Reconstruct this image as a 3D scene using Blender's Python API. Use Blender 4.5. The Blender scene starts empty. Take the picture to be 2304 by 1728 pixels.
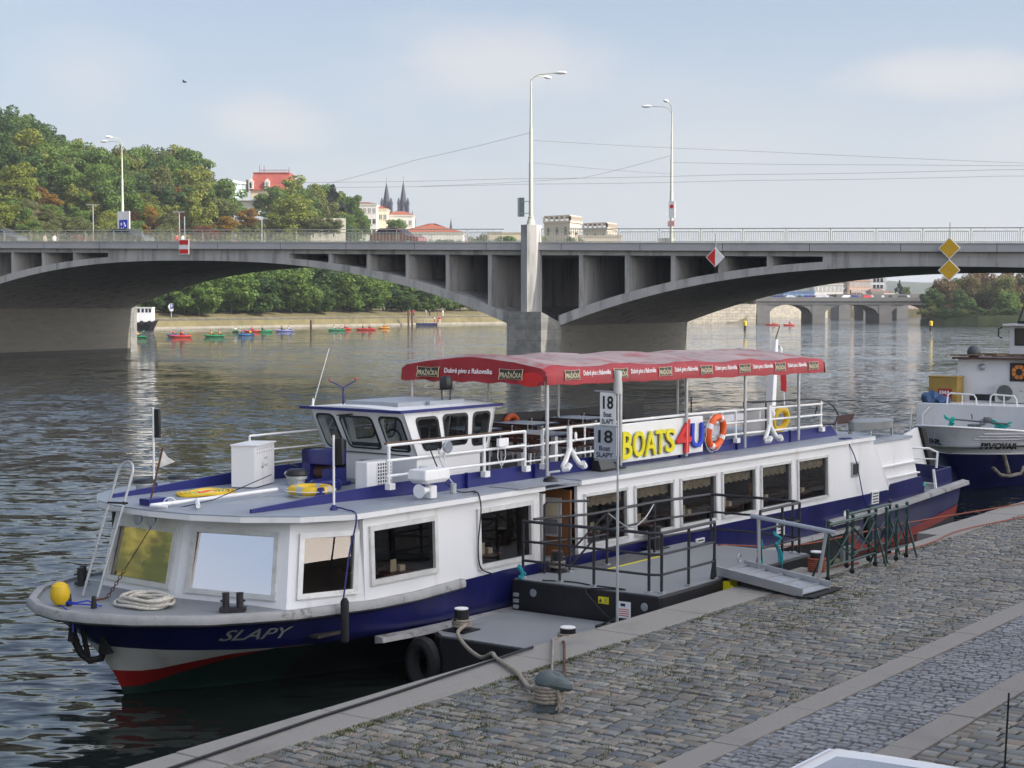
import bpy, bmesh, math, random
import numpy as np
from mathutils import Vector, Matrix
random.seed(7); rng = np.random.default_rng(7)
R = math.radians
SC = bpy.context.scene; COL = SC.collection

# ---------------------------------------------------------------- camera
HC = 5.2                                   # eye height above the river
cam = bpy.data.cameras.new('camera'); cam.sensor_width = 36; cam.lens = 57.03
cam.clip_start = 0.3; cam.clip_end = 9000
co = bpy.data.objects.new('camera', cam); COL.objects.link(co)
co.location = (0, 0, HC); co.rotation_euler = (R(90 - 2.823), 0, 0); SC.camera = co

# ---------------------------------------------------------------- sky and sun
SUN_AZ, SUN_EL = 112.0, 37.0               # degrees clockwise from the view direction, degrees above the horizon
wd = bpy.data.worlds.new('World'); SC.world = wd; wd.use_nodes = True
nt = wd.node_tree; nt.nodes.clear()
def nd(t, **k):
    n = nt.nodes.new(t)
    for a, b in k.items(): setattr(n, a, b)
    return n
out = nd('ShaderNodeOutputWorld'); bg = nd('ShaderNodeBackground'); bg.inputs[1].default_value = 0.104
sky = nd('ShaderNodeTexSky', sky_type='NISHITA', sun_disc=False)
sky.sun_elevation = R(SUN_EL); sky.sun_rotation = R(SUN_AZ); sky.air_density = 1.0; sky.dust_density = 1.2; sky.ozone_density = 2.6
tc = nd('ShaderNodeTexCoord'); mp = nd('ShaderNodeMapping'); mp.inputs['Scale'].default_value = (1.0, 1.0, 2.6)
mp.inputs['Location'].default_value = (0.35, 0.1, 0.42)
n1 = nd('ShaderNodeTexNoise'); n1.inputs['Scale'].default_value = 3.1; n1.inputs['Detail'].default_value = 6; n1.inputs['Roughness'].default_value = .48; n1.inputs['Distortion'].default_value = .25
cr = nd('ShaderNodeValToRGB'); cr.color_ramp.elements[0].position = .50; cr.color_ramp.elements[1].position = .80
cr.color_ramp.elements[1].color = (.5, .5, .5, 1)
mx = nd('ShaderNodeMix', data_type='RGBA'); mx.inputs[7].default_value = (6.6, 6.35, 6.3, 1)
hz = nd('ShaderNodeMix', data_type='RGBA'); hz.inputs[7].default_value = (5.6, 5.7, 6.15, 1)
sp = nd('ShaderNodeSeparateXYZ'); hr = nd('ShaderNodeMapRange'); hr.inputs[1].default_value = .0; hr.inputs[2].default_value = .30; hr.inputs[3].default_value = .9; hr.inputs[4].default_value = .08
lk = nt.links.new
lk(tc.outputs['Generated'], mp.inputs[0]); lk(mp.outputs[0], n1.inputs['Vector']); lk(n1.outputs[0], cr.inputs[0])
lk(tc.outputs['Generated'], sp.inputs[0]); lk(sp.outputs[2], hr.inputs[0])
# thin cloud and haze scatter more light forward, so they are brighter on the sun's side of the sky
dt = nd('ShaderNodeVectorMath', operation='DOT_PRODUCT'); dt.inputs[1].default_value = (math.sin(R(SUN_AZ))*math.cos(R(SUN_EL)), math.cos(R(SUN_AZ))*math.cos(R(SUN_EL)), math.sin(R(SUN_EL)))
fs = nd('ShaderNodeMapRange'); fs.inputs[1].default_value = .08; fs.inputs[2].default_value = 1; fs.inputs[3].default_value = 1; fs.inputs[4].default_value = 9.0
lk(tc.outputs['Generated'], dt.inputs[0]); lk(dt.outputs['Value'], fs.inputs[0])
lk(sky.outputs[0], hz.inputs[6]); lk(hr.outputs[0], hz.inputs[0])
def tinted(c0, c1):                        # colour away from the sun -> towards the sun
    m = nd('ShaderNodeMix', data_type='RGBA'); m.clamp_factor = True; m.inputs[6].default_value = c0+(1,); m.inputs[7].default_value = c1+(1,); lk(fs.outputs[0], m.inputs[0]); return m.outputs[2]
fs.inputs[3].default_value = 0; fs.inputs[4].default_value = 1
lk(tinted((4.15, 4.28, 4.72), (58, 54.5, 51)), hz.inputs[7]); lk(tinted((5.3, 5.15, 5.12), (70, 65, 60)), mx.inputs[7])
# soft clouds where they stand in the sky, edged by noise
cover = cr.outputs[0]
for (x, y, rx, ry, k) in ((1090, 150, 400, 130, 1.0), (590, 280, 190, 75, 1.0), (2090, 175, 330, 70, 1.0), (200, 170, 190, 110, .55), (1650, 330, 420, 110, .45), (2250, 330, 300, 120, .6), (900, 420, 400, 90, .35)):
    c = Vector(((x-1152)/3650, 1, (684-y)/3650)); kk = c.length; c.normalize()
    v1 = nd('ShaderNodeVectorMath', operation='SUBTRACT'); v1.inputs[1].default_value = c; lk(tc.outputs['Generated'], v1.inputs[0])
    v2 = nd('ShaderNodeVectorMath', operation='MULTIPLY'); v2.inputs[1].default_value = (3650/rx*kk, 3650/rx*kk*.6, 3650/ry*kk); lk(v1.outputs[0], v2.inputs[0])
    v3 = nd('ShaderNodeVectorMath', operation='LENGTH'); lk(v2.outputs[0], v3.inputs[0])
    n2 = nd('ShaderNodeTexNoise'); n2.inputs['Scale'].default_value = 11; n2.inputs['Detail'].default_value = 7; n2.inputs['Roughness'].default_value = .55; mp2 = nd('ShaderNodeMapping'); mp2.inputs['Scale'].default_value = (1, 1, 2.2); lk(tc.outputs['Generated'], mp2.inputs[0]); lk(mp2.outputs[0], n2.inputs['Vector'])
    ad = nd('ShaderNodeMath', operation='MULTIPLY_ADD'); ad.inputs[1].default_value = 1.5; lk(n2.outputs[0], ad.inputs[0]); ad.inputs[2].default_value = -.75
    ds = nd('ShaderNodeMath', operation='ADD'); lk(v3.outputs['Value'], ds.inputs[0]); lk(ad.outputs[0], ds.inputs[1])
    rr = nd('ShaderNodeMapRange', interpolation_type='SMOOTHSTEP'); rr.inputs[1].default_value = 1.15; rr.inputs[2].default_value = .05; rr.inputs[3].default_value = 0; rr.inputs[4].default_value = .62*k; lk(ds.outputs[0], rr.inputs[0])
    mxx = nd('ShaderNodeMath', operation='MAXIMUM'); lk(cover, mxx.inputs[0]); lk(rr.outputs[0], mxx.inputs[1]); cover = mxx.outputs[0]
lk(hz.outputs[2], mx.inputs[6]); lk(cover, mx.inputs[0])
lk(mx.outputs[2], bg.inputs[0]); lk(bg.outputs[0], out.inputs[0])
sl = bpy.data.lights.new('sun', 'SUN'); sl.energy = 4.2; sl.angle = R(.5); sl.color = (1, .93, .82)
so = bpy.data.objects.new('sun', sl); COL.objects.link(so)
_sd = Vector((math.sin(R(SUN_AZ)) * math.cos(R(SUN_EL)), math.cos(R(SUN_AZ)) * math.cos(R(SUN_EL)), math.sin(R(SUN_EL))))
so.rotation_euler = _sd.to_track_quat('Z', 'Y').to_euler()
SC.view_settings.view_transform = 'Standard'; SC.view_settings.look = 'None'; SC.view_settings.exposure = 0.60; SC.view_settings.gamma = 1
SC.cycles.use_denoising = True; SC.cycles.max_bounces = 8; SC.cycles.transparent_max_bounces = 12
SC.cycles.sample_clamp_indirect = 6; SC.cycles.caustics_reflective = False; SC.cycles.caustics_refractive = False

# ---------------------------------------------------------------- frames: (along, right, up) built where things stand
class Fr:
    def __init__(s, o, ang): s.o = np.array(o, float); s.ang = ang; s.a = np.array([math.sin(ang), math.cos(ang), 0]); s.b = np.array([math.cos(ang), -math.sin(ang), 0])
    def w(s, p): return s.o + p[0] * s.a + p[1] * s.b + np.array([0, 0, p[2]])
    def rot(s): return math.pi / 2 - s.ang
FQ = Fr((0, 0, 0), R(35.9))                                        # quay: along the river, towards the land
FB = Fr(FQ.w((14.4, -16.75, 0)) - 1.6 * np.array([math.sin(R(37.5)), math.cos(R(37.5)), 0]), R(37.5))   # tour boat, from its bow
FP = Fr(FQ.w((43.3, -16.55, 0)), R(35.9))                          # second boat
FBR = Fr((3.53, 123.2, 0), R(26.9 + 90))                            # bridge: along = right along the deck, right = towards the camera
FW0 = Fr((0, 0, 0), R(90))                                          # world: along = X, right = -Y
BASE = {}
def sm(pts, k=6):                          # a smooth curve through the points
    P = [Vector(p) for p in pts]; P = [P[0]*2-P[1]] + P + [P[-1]*2-P[-2]]; o = []
    for a, b, c, d in zip(P[:-3], P[1:-2], P[2:-1], P[3:]):
        for i in range(k): t = i/k; o.append(.5*((2*b)+(c-a)*t+(2*a-5*b+4*c-d)*t*t+(3*b-3*c+d-a)*t**3))
    return [tuple(p) for p in o] + [tuple(P[-2])]
class MB:
    def __init__(s): s.v = []; s.f = []
    def add(s, vs, fs):
        o = len(s.v); s.v.extend([tuple(map(float, p)) for p in vs]); s.f.extend([tuple(i + o for i in q) for q in fs]); return s
    def bx(s, x0, x1, y0, y1, z0, z1):
        return s.add([(x0,y0,z0),(x1,y0,z0),(x1,y1,z0),(x0,y1,z0),(x0,y0,z1),(x1,y0,z1),(x1,y1,z1),(x0,y1,z1)], [(0,1,2,3),(4,5,6,7),(0,1,5,4),(1,2,6,5),(2,3,7,6),(3,0,4,7)])
    def beam(s, p0, p1, w, h, up=(0,0,1)):
        p0, p1 = Vector(p0), Vector(p1); d = (p1 - p0).normalized(); u = Vector(up)
        if abs(d.dot(u)) > .98: u = Vector((1, 0, 0))
        r = d.cross(u).normalized() * w / 2; q = r.normalized().cross(d) * h / 2
        return s.add([p0-r-q, p0+r-q, p0+r+q, p0-r+q, p1-r-q, p1+r-q, p1+r+q, p1-r+q], [(0,1,2,3),(4,5,6,7),(0,1,5,4),(1,2,6,5),(2,3,7,6),(3,0,4,7)])
    def tube(s, pts, r, n=8, closed=False, r1=None):
        P = [Vector(p) for p in pts]; m = len(P); vs = []; ref = None
        for i, p in enumerate(P):
            a = P[i-1] if (i or closed) else p; b = P[(i+1) % m] if (i < m-1 or closed) else p
            d = (b - a).normalized()
            if ref is None: ref = Vector((0,0,1)) if abs(d.z) < .9 else Vector((1,0,0))
            u = (ref - d * ref.dot(d)).normalized(); ref = u; w = d.cross(u)
            rr = r if r1 is None else r + (r1 - r) * i / max(1, m-1)
            vs += [p + (u * math.cos(k*2*math.pi/n) + w * math.sin(k*2*math.pi/n)) * rr for k in range(n)]
        fs = [(i*n+k, i*n+(k+1)%n, ((i+1)%m)*n+(k+1)%n, ((i+1)%m)*n+k) for i in range(m if closed else m-1) for k in range(n)]
        if not closed: fs += [tuple(range(n)), tuple((m-1)*n+k for k in range(n))]
        return s.add(vs, fs)
    def cyl(s, c, r, z0, z1, n=20, r1=None): return s.tube([(c[0],c[1],z0),(c[0],c[1],z1)], r, n, r1=r1)
    def prism(s, poly, z0, z1):
        n = len(poly); a0 = z0 if hasattr(z0, '__len__') else [z0]*n; a1 = z1 if hasattr(z1, '__len__') else [z1]*n
        return s.add([(p[0],p[1],a0[i]) for i, p in enumerate(poly)] + [(p[0],p[1],a1[i]) for i, p in enumerate(poly)], [tuple(range(n)), tuple(range(n,2*n))] + [(i,(i+1)%n,n+(i+1)%n,n+i) for i in range(n)])
    def extr(s, pts, vec):
        n = len(pts); v = Vector(vec); P = [Vector(p) for p in pts]
        return s.add(P + [p + v for p in P], [tuple(range(n)), tuple(range(n,2*n))] + [(i,(i+1)%n,n+(i+1)%n,n+i) for i in range(n)])
    def grid(s, rows, closed=False):
        m = len(rows[0]); fs = []
        for i in range(len(rows)-1):
            for k in range(m if closed else m-1): fs.append((i*m+k, i*m+(k+1)%m, (i+1)*m+(k+1)%m, (i+1)*m+k))
        return s.add([p for r in rows for p in r], fs)
    def loft(s, rings):
        m = len(rings[0]); s.grid(rings, True); o = len(s.v) - m*len(rings)
        s.f += [tuple(o+k for k in range(m)), tuple(len(s.v)-m+k for k in range(m))]; return s
    def lathe(s, prof, c, n=20):
        return s.loft([[(c[0]+r*math.cos(k*2*math.pi/n), c[1]+r*math.sin(k*2*math.pi/n), c[2]+z) for k in range(n)] for r, z in prof])
    def ball(s, c, rx, ry=None, rz=None, n=14, m=9):
        ry = ry or rx; rz = rz or rx
        return s.loft([[(c[0]+rx*math.sin(a)*math.cos(k*2*math.pi/n), c[1]+ry*math.sin(a)*math.sin(k*2*math.pi/n), c[2]-rz*math.cos(a)) for k in range(n)] for a in [math.pi*(j+.12)/(m-.76) if j else .06 for j in range(m)]])
    def torus(s, c, Rr, r, u, w, n=28, k=10, a0=0, a1=2*math.pi):
        u, w, c = Vector(u), Vector(w), Vector(c); full = abs(a1-a0-2*math.pi) < 1e-6
        pts = [c + (u*math.cos(a0+(a1-a0)*i/n) + w*math.sin(a0+(a1-a0)*i/n))*Rr for i in range(n + (0 if full else 1))]
        return s.tube(pts, r, k, closed=full)
    def text(s, body, o, u, up, h, width=None, depth=.004, spacing=1.0, shear=0, weight=0):
        c = bpy.data.curves.new('t', 'FONT'); c.body = body; c.size = 1; c.resolution_u = 3; c.space_character = spacing; c.shear = shear
        if weight: c.offset = weight
        ob = bpy.data.objects.new('t', c); COL.objects.link(ob); bpy.context.view_layer.update()
        me = ob.to_mesh(); V = np.array([v.co[:] for v in me.vertices]); F = [tuple(p.vertices) for p in me.polygons]; ob.to_mesh_clear()
        bpy.data.objects.remove(ob); bpy.data.curves.remove(c)
        lo, hi = V.min(0), V.max(0); k = h / (hi[1]-lo[1]); kx = k if width is None else width / (hi[0]-lo[0])
        u, up, o = np.array(u, float), np.array(up, float), np.array(o, float); nrm = np.cross(u, up)
        if getattr(s, 'flip', True): nrm = -nrm
        P = o + np.outer((V[:,0]-lo[0])*kx, u) + np.outer((V[:,1]-lo[1])*k, up)
        n = len(P); top = P + nrm*depth; ec = {}
        for f in F:
            for i in range(len(f)): e = (f[i], f[(i+1)%len(f)]); ec[tuple(sorted(e))] = ec.get(tuple(sorted(e)), []) + [e]
        fs = [tuple(i+n for i in f) for f in F] + [(e[0][0], e[0][1], e[0][1]+n, e[0][0]+n) for e in ec.values() if len(e) == 1]
        s.add(list(P)+list(top), fs); return (hi[0]-lo[0])*kx
    def build(s, name, m, parent=None, fr=FB, base=None, smooth=30, bevel=0, label=None, cat=None, group=None, kind=None, recalc=True):
        P = np.array(s.v)
        if parent is not None: fr, base = BASE[parent.name]
        elif base is None: base = np.array([P[:,0].mean(), P[:,1].mean(), P[:,2].min()])
        base = np.array(base, float); L = P - base; L[:,1] *= -1
        me = bpy.data.meshes.new(name); me.from_pydata(L.tolist(), [], s.f)
        if recalc:
            b = bmesh.new(); b.from_mesh(me); bmesh.ops.recalc_face_normals(b, faces=b.faces); b.to_mesh(me); b.free()
        if smooth:
            me.polygons.foreach_set('use_smooth', [True]*len(me.polygons)); me.set_sharp_from_angle(angle=R(smooth))
        me.materials.append(m)
        o = bpy.data.objects.new(name, me); COL.objects.link(o); BASE[o.name] = (fr, base)
        if parent is not None: o.parent = parent
        else: o.location = fr.w(base); o.rotation_euler = (0, 0, fr.rot())
        if bevel:
            bm = o.modifiers.new('bevel', 'BEVEL'); bm.width = bevel; bm.segments = 2; bm.limit_method = 'ANGLE'; bm.angle_limit = R(40)
        if label: o['label'] = label
        if cat: o['category'] = cat
        if group: o['group'] = group
        if kind: o['kind'] = kind
        return o
def thing(name, label, cat, base, fr=FB, group=None):
    o = bpy.data.objects.new(name, None); COL.objects.link(o); o.empty_display_size = .2
    o.location = fr.w(base); o.rotation_euler = (0, 0, fr.rot()); o['label'] = label; o['category'] = cat
    if group: o['group'] = group
    BASE[o.name] = (fr, np.array(base, float)); return o
def dup(root, loc=None, rz=None, label=None, sc=None, mats=None):
    c = root.copy(); COL.objects.link(c)
    if loc is not None: c.location = loc
    if rz is not None: c.rotation_euler = (0, 0, rz)
    if sc is not None: c.scale = sc if hasattr(sc, '__len__') else (sc,)*3
    if label: c['label'] = label
    def rec(a, b):
        for ch in list(a.children):
            d = ch.copy(); COL.objects.link(d); d.parent = b
            if mats and ch.name.split('.')[0] in mats: d.data = ch.data.copy(); d.data.materials[0] = mats[ch.name.split('.')[0]]
            rec(ch, d)
    rec(root, c); return c

# ---------------------------------------------------------------- materials
def mat(name, col, rough=.5, metal=0, var=.12, scale=2.5, bump=0, bscale=20, stain=None, samt=.5, sscale=1.2, streak=1, spec=.5, coat=0, obj=True, sthr=.55):
    m = bpy.data.materials.new(name); m.use_nodes = True; t = m.node_tree; b = t.nodes['Principled BSDF']
    N = lambda k, **a: (lambda n: ([setattr(n, x, y) for x, y in a.items()], n)[1])(t.nodes.new(k)); L = t.links.new
    b.inputs['Roughness'].default_value = rough; b.inputs['Metallic'].default_value = metal; b.inputs['Specular IOR Level'].default_value = spec; b.inputs['Coat Weight'].default_value = coat
    c = N('ShaderNodeTexCoord'); p = N('ShaderNodeMapping'); p.inputs['Scale'].default_value = (1, 1, 1/streak); L(c.outputs['Object'], p.inputs[0])
    n = N('ShaderNodeTexNoise'); n.inputs['Scale'].default_value = scale; n.inputs['Detail'].default_value = 5; L(p.outputs[0], n.inputs['Vector'])
    x = N('ShaderNodeMix', data_type='RGBA'); x.inputs[6].default_value = tuple(max(0, v*(1-var)) for v in col) + (1,); x.inputs[7].default_value = tuple(v*(1+var) for v in col) + (1,)
    g = N('ShaderNodeMapRange'); g.inputs[1].default_value = .3; g.inputs[2].default_value = .7; L(n.outputs[0], g.inputs[0]); L(g.outputs[0], x.inputs[0]); o = x.outputs[2]
    if stain:
        n2 = N('ShaderNodeTexNoise'); n2.inputs['Scale'].default_value = sscale; n2.inputs['Detail'].default_value = 8; n2.inputs['Roughness'].default_value = .65; L(p.outputs[0], n2.inputs['Vector'])
        r = N('ShaderNodeMapRange'); r.inputs[1].default_value = sthr; r.inputs[2].default_value = sthr+.12; r.inputs[4].default_value = samt; L(n2.outputs[0], r.inputs[0])
        y = N('ShaderNodeMix', data_type='RGBA'); y.inputs[7].default_value = tuple(stain) + (1,); L(o, y.inputs[6]); L(r.outputs[0], y.inputs[0]); o = y.outputs[2]
    L(o, b.inputs['Base Color'])
    rg = N('ShaderNodeMapRange'); rg.inputs[3].default_value = rough*.85; rg.inputs[4].default_value = min(1, rough*1.2); L(n.outputs[0], rg.inputs[0]); L(rg.outputs[0], b.inputs['Roughness'])
    if bump:
        n3 = N('ShaderNodeTexNoise'); n3.inputs['Scale'].default_value = bscale; n3.inputs['Detail'].default_value = 4; L(p.outputs[0], n3.inputs['Vector'])
        u = N('ShaderNodeBump'); u.inputs['Strength'].default_value = bump; u.inputs['Distance'].default_value = .02; L(n3.outputs[0], u.inputs['Height']); L(u.outputs[0], b.inputs['Normal'])
    return m
def leafmat(name, cols, trans=.35):
    m = bpy.data.materials.new(name); m.use_nodes = True; t = m.node_tree; b = t.nodes['Principled BSDF']; L = t.links.new
    g = t.nodes.new('ShaderNodeNewGeometry'); oi = t.nodes.new('ShaderNodeObjectInfo'); r = t.nodes.new('ShaderNodeValToRGB')
    e = r.color_ramp.elements; e[0].color = tuple(cols[0])+(1,); e[1].color = tuple(cols[-1])+(1,)
    for i, c in enumerate(cols[1:-1]): q = e.new((i+1)/(len(cols)-1)); q.color = tuple(c)+(1,)
    ad = t.nodes.new('ShaderNodeMath'); ad.operation = 'MULTIPLY_ADD'; ad.inputs[1].default_value = .7; L(g.outputs['Random Per Island'], ad.inputs[0])
    ml = t.nodes.new('ShaderNodeMath'); ml.operation = 'MULTIPLY'; ml.inputs[1].default_value = .3; L(oi.outputs['Random'], ml.inputs[0]); L(ml.outputs[0], ad.inputs[2])
    L(ad.outputs[0], r.inputs[0]); L(r.outputs[0], b.inputs['Base Color']); b.inputs['Roughness'].default_value = .6; b.inputs['Specular IOR Level'].default_value = .25
    tr = t.nodes.new('ShaderNodeBsdfTranslucent'); L(r.outputs[0], tr.inputs[0]); ms = t.nodes.new('ShaderNodeMixShader'); ms.inputs[0].default_value = trans
    L(b.outputs[0], ms.inputs[1]); L(tr.outputs[0], ms.inputs[2]); L(ms.outputs[0], t.nodes['Material Output'].inputs[0]); return m
def glassmat(name, tint, refl, base):
    m = bpy.data.materials.new(name); m.use_nodes = True; t = m.node_tree; t.nodes.remove(t.nodes['Principled BSDF']); L = t.links.new
    tr = t.nodes.new('ShaderNodeBsdfTransparent'); tr.inputs[0].default_value = tint + (1,); gl = t.nodes.new('ShaderNodeBsdfGlossy'); gl.inputs['Color'].default_value = refl + (1,); gl.inputs['Roughness'].default_value = .004
    f = t.nodes.new('ShaderNodeLayerWeight'); f.inputs[0].default_value = .5; pw = t.nodes.new('ShaderNodeMath'); pw.operation = 'POWER'; pw.inputs[1].default_value = 4; L(f.outputs['Facing'], pw.inputs[0]); a = t.nodes.new('ShaderNodeMath'); a.operation = 'MULTIPLY_ADD'; a.inputs[1].default_value = 1-base; a.inputs[2].default_value = base; a.use_clamp = True
    x = t.nodes.new('ShaderNodeMixShader'); L(pw.outputs[0], a.inputs[0]); L(a.outputs[0], x.inputs[0]); L(tr.outputs[0], x.inputs[1]); L(gl.outputs[0], x.inputs[2]); L(x.outputs[0], t.nodes['Material Output'].inputs[0]); return m
WHITE = mat('white_paint', (.80,.80,.80), .35, var=.04, scale=1.2, stain=(.50,.44,.36), samt=.4, sscale=3.2, streak=9, sthr=.58, bump=.22, bscale=1.7)
WHITE2 = mat('white_trim_paint', (.78,.78,.77), .4, var=.05, stain=(.35,.28,.2), samt=.5, sscale=6, sthr=.66)
BLUE = mat('navy_paint', (.011,.013,.095), .3, var=.25, scale=3, bump=.35, bscale=1.6, stain=(.04,.045,.13), samt=.4, sscale=2.5, streak=5, sthr=.58)
BLUED = mat('blue_gloss_trim', (.016,.021,.15), .3, var=.1)
RED = mat('red_hull_paint', (.30,.016,.014), .4, var=.15, stain=(.12,.03,.02), samt=.5)
GREENB = mat('green_bottom_paint', (.006,.028,.020), .6, var=.3)
HULLW = mat('off_white_hull', (.60,.60,.56), .4, var=.06, stain=(.40,.38,.33), samt=.5, sscale=2)
DECK = mat('grey_deck_paint', (.24,.255,.27), .5, var=.08, scale=1.3, stain=(.19,.19,.19), samt=.5, sscale=1.6)
DECK2 = mat('roof_grey_paint', (.30,.33,.37), .42, var=.06, scale=1, stain=(.2,.2,.21), samt=.4, sscale=.9)
STRAKE = mat('worn_grey_rubber', (.33,.33,.33), .6, var=.15, scale=4, stain=(.09,.075,.06), samt=.85, sscale=5, sthr=.56, bump=.3, bscale=14)
ALU = mat('aluminium', (.50,.51,.52), .35, metal=.6, var=.1)
ALUF = mat('aluminium_window_frame', (.66,.66,.64), .45, metal=.3, var=.12, scale=5, stain=(.32,.30,.26), samt=.6, sscale=7, sthr=.6)
STEEL = mat('galvanised_steel', (.46,.48,.50), .42, metal=.5, var=.12, scale=8)
BLACK = mat('black_paint', (.012,.012,.014), .45, var=.3)
BLACKM = mat('black_hull_paint', (.009,.009,.012), .5, var=.4, scale=1.5, stain=(.022,.019,.018), samt=.6, sscale=3)
RUBBER = mat('black_rubber', (.011,.011,.012), .75, var=.3, bump=.3)
RAILK = mat('dark_rail_paint', (.022,.022,.028), .4, var=.3, scale=8)
YEL = mat('yellow_plastic', (.72,.47,.015), .45, var=.12)
YELS = mat('yellow_sign_face', (.76,.66,.01), .4, var=.04)
REDS = mat('red_sign_face', (.62,.02,.02), .4, var=.05)
BLUES = mat('blue_sign_face', (.015,.05,.50), .4, var=.05)
INK = mat('dark_blue_lettering', (.015,.018,.06), .5, var=.05)
ORANGE = mat('orange_plastic', (.80,.12,.02), .45, var=.1, stain=(.8,.3,.15), samt=.4, sscale=6)
ROPE = mat('cream_rope', (.62,.58,.50), .85, var=.2, scale=30, bump=.8, bscale=40)
ROPE2 = mat('weathered_rope', (.30,.26,.21), .9, var=.3, scale=30, bump=.8, bscale=40)
TEAL = mat('teal_rope', (.02,.28,.33), .8, var=.3, scale=25)
TEALB = mat('turquoise_rope', (.02,.42,.36), .8, var=.3, scale=25)
ROPEO = mat('orange_rope', (.30,.085,.045), .8, var=.25, scale=25, bump=.6, bscale=50)
CANV = mat('red_canvas', (.31,.020,.028), .55, var=.14, scale=1.6, bump=.6, bscale=3.5, stain=(.42,.10,.10), samt=.5, sscale=3, sthr=.58)
CANVT = mat('weathered_canvas_top', (.40,.30,.28), .55, var=.25, scale=1.3, stain=(.36,.07,.075), samt=.8, sscale=1.6, bump=.5, bscale=2.5, sthr=.5)
CANVR = mat('bright_red_patch', (.55,.02,.02), .5, var=.1)
GOLD = mat('gold_lettering', (.62,.53,.34), .5, var=.1)
LOGOB = mat('dark_logo_board', (.03,.028,.022), .5, var=.2)
WTXT = mat('white_lettering', (.82,.82,.82), .5, var=.02)
GLASSF = glassmat('mirrored_window_glass', (.45,.42,.42), (1,.93,.92), .86)
GLASSM = glassmat('half_mirrored_window_glass', (.35,.32,.28), (.9,.86,.8), .50); GLASSC = glassmat('brown_window_glass', (.5,.42,.36), (.8,.72,.66), .16)  # second glass: brown reflection of wall and cobbles put into its tint
GLASSS = glassmat('tinted_window_glass', (.62,.60,.57), (.8,.8,.82), .05)
GLASSW = glassmat('clear_window_glass', (.80,.85,.85), (.9,.9,.9), .07); GLASSWD = glassmat('dark_wheelhouse_side_glass', (.30,.30,.30), (.8,.8,.8), .06)  # side-pane tint darkened to stand for the shade inside the wheelhouse
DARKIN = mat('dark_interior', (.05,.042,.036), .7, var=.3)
CURT = mat('cream_curtain', (.42,.37,.27), .9, var=.25, scale=12)
WOOD = mat('brown_door_veneer', (.23,.10,.04), .45, var=.2, scale=4, streak=8)
WOODD = mat('dark_table_wood', (.07,.025,.018), .4, var=.3, scale=6)
TOPB = mat('blue_table_top', (.05,.07,.13), .25, var=.1)
CREAM = mat('cream_card', (.60,.53,.38), .7, var=.1)
RUST = mat('rusty_iron', (.10,.045,.025), .85, var=.4, scale=10, bump=.6)
IRON = mat('grey_green_iron', (.10,.125,.125), .6, var=.25, scale=5, stain=(.16,.12,.09), samt=.4, sscale=4, bump=.3, bscale=25)
GREENP = mat('dark_green_barrier_paint', (.012,.045,.040), .45, var=.3, scale=8)
GRANITE = mat('granite_kerb', (.28,.265,.24), .75, var=.16, scale=60, stain=(.20,.19,.175), samt=.6, sscale=1.3, bump=.15, bscale=80)
GRANB = mat('granite_band', (.27,.25,.225), .8, var=.18, scale=70, stain=(.21,.195,.18), samt=.5, sscale=1.0, bump=.15, bscale=90)
CONC = mat('bridge_concrete', (.42,.41,.40), .85, var=.12, scale=.9, stain=(.20,.195,.185), samt=.75, sscale=1.1, streak=7, sthr=.5, bump=.2, bscale=3)
CONCF = mat('bridge_fascia_concrete', (.42,.415,.42), .85, var=.06, scale=.3, stain=(.28,.28,.28), samt=.5, sscale=.4, streak=3)
LAMPG = mat('pale_green_lamp_paint', (.46,.47,.37), .5, var=.08)
GREYW = mat('white_grey_boat_paint', (.66,.66,.67), .4, var=.05, scale=1.2, stain=(.5,.46,.4), samt=.4, sscale=2, streak=4, sthr=.6)
SILV = mat('silver_hull_paint', (.68,.68,.70), .35, metal=.1, var=.06, scale=1, stain=(.42,.40,.38), samt=.4, sscale=1.5)
BARK = mat('tree_bark', (.075,.058,.045), .9, var=.3, scale=3, bump=.5)
TYRE = mat('tyre_rubber', (.02,.02,.02), .8)
CHROME = mat('grey_lens', (.35,.38,.42), .15, metal=.4)
SKIN = mat('skin', (.48,.30,.22), .6)
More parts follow.
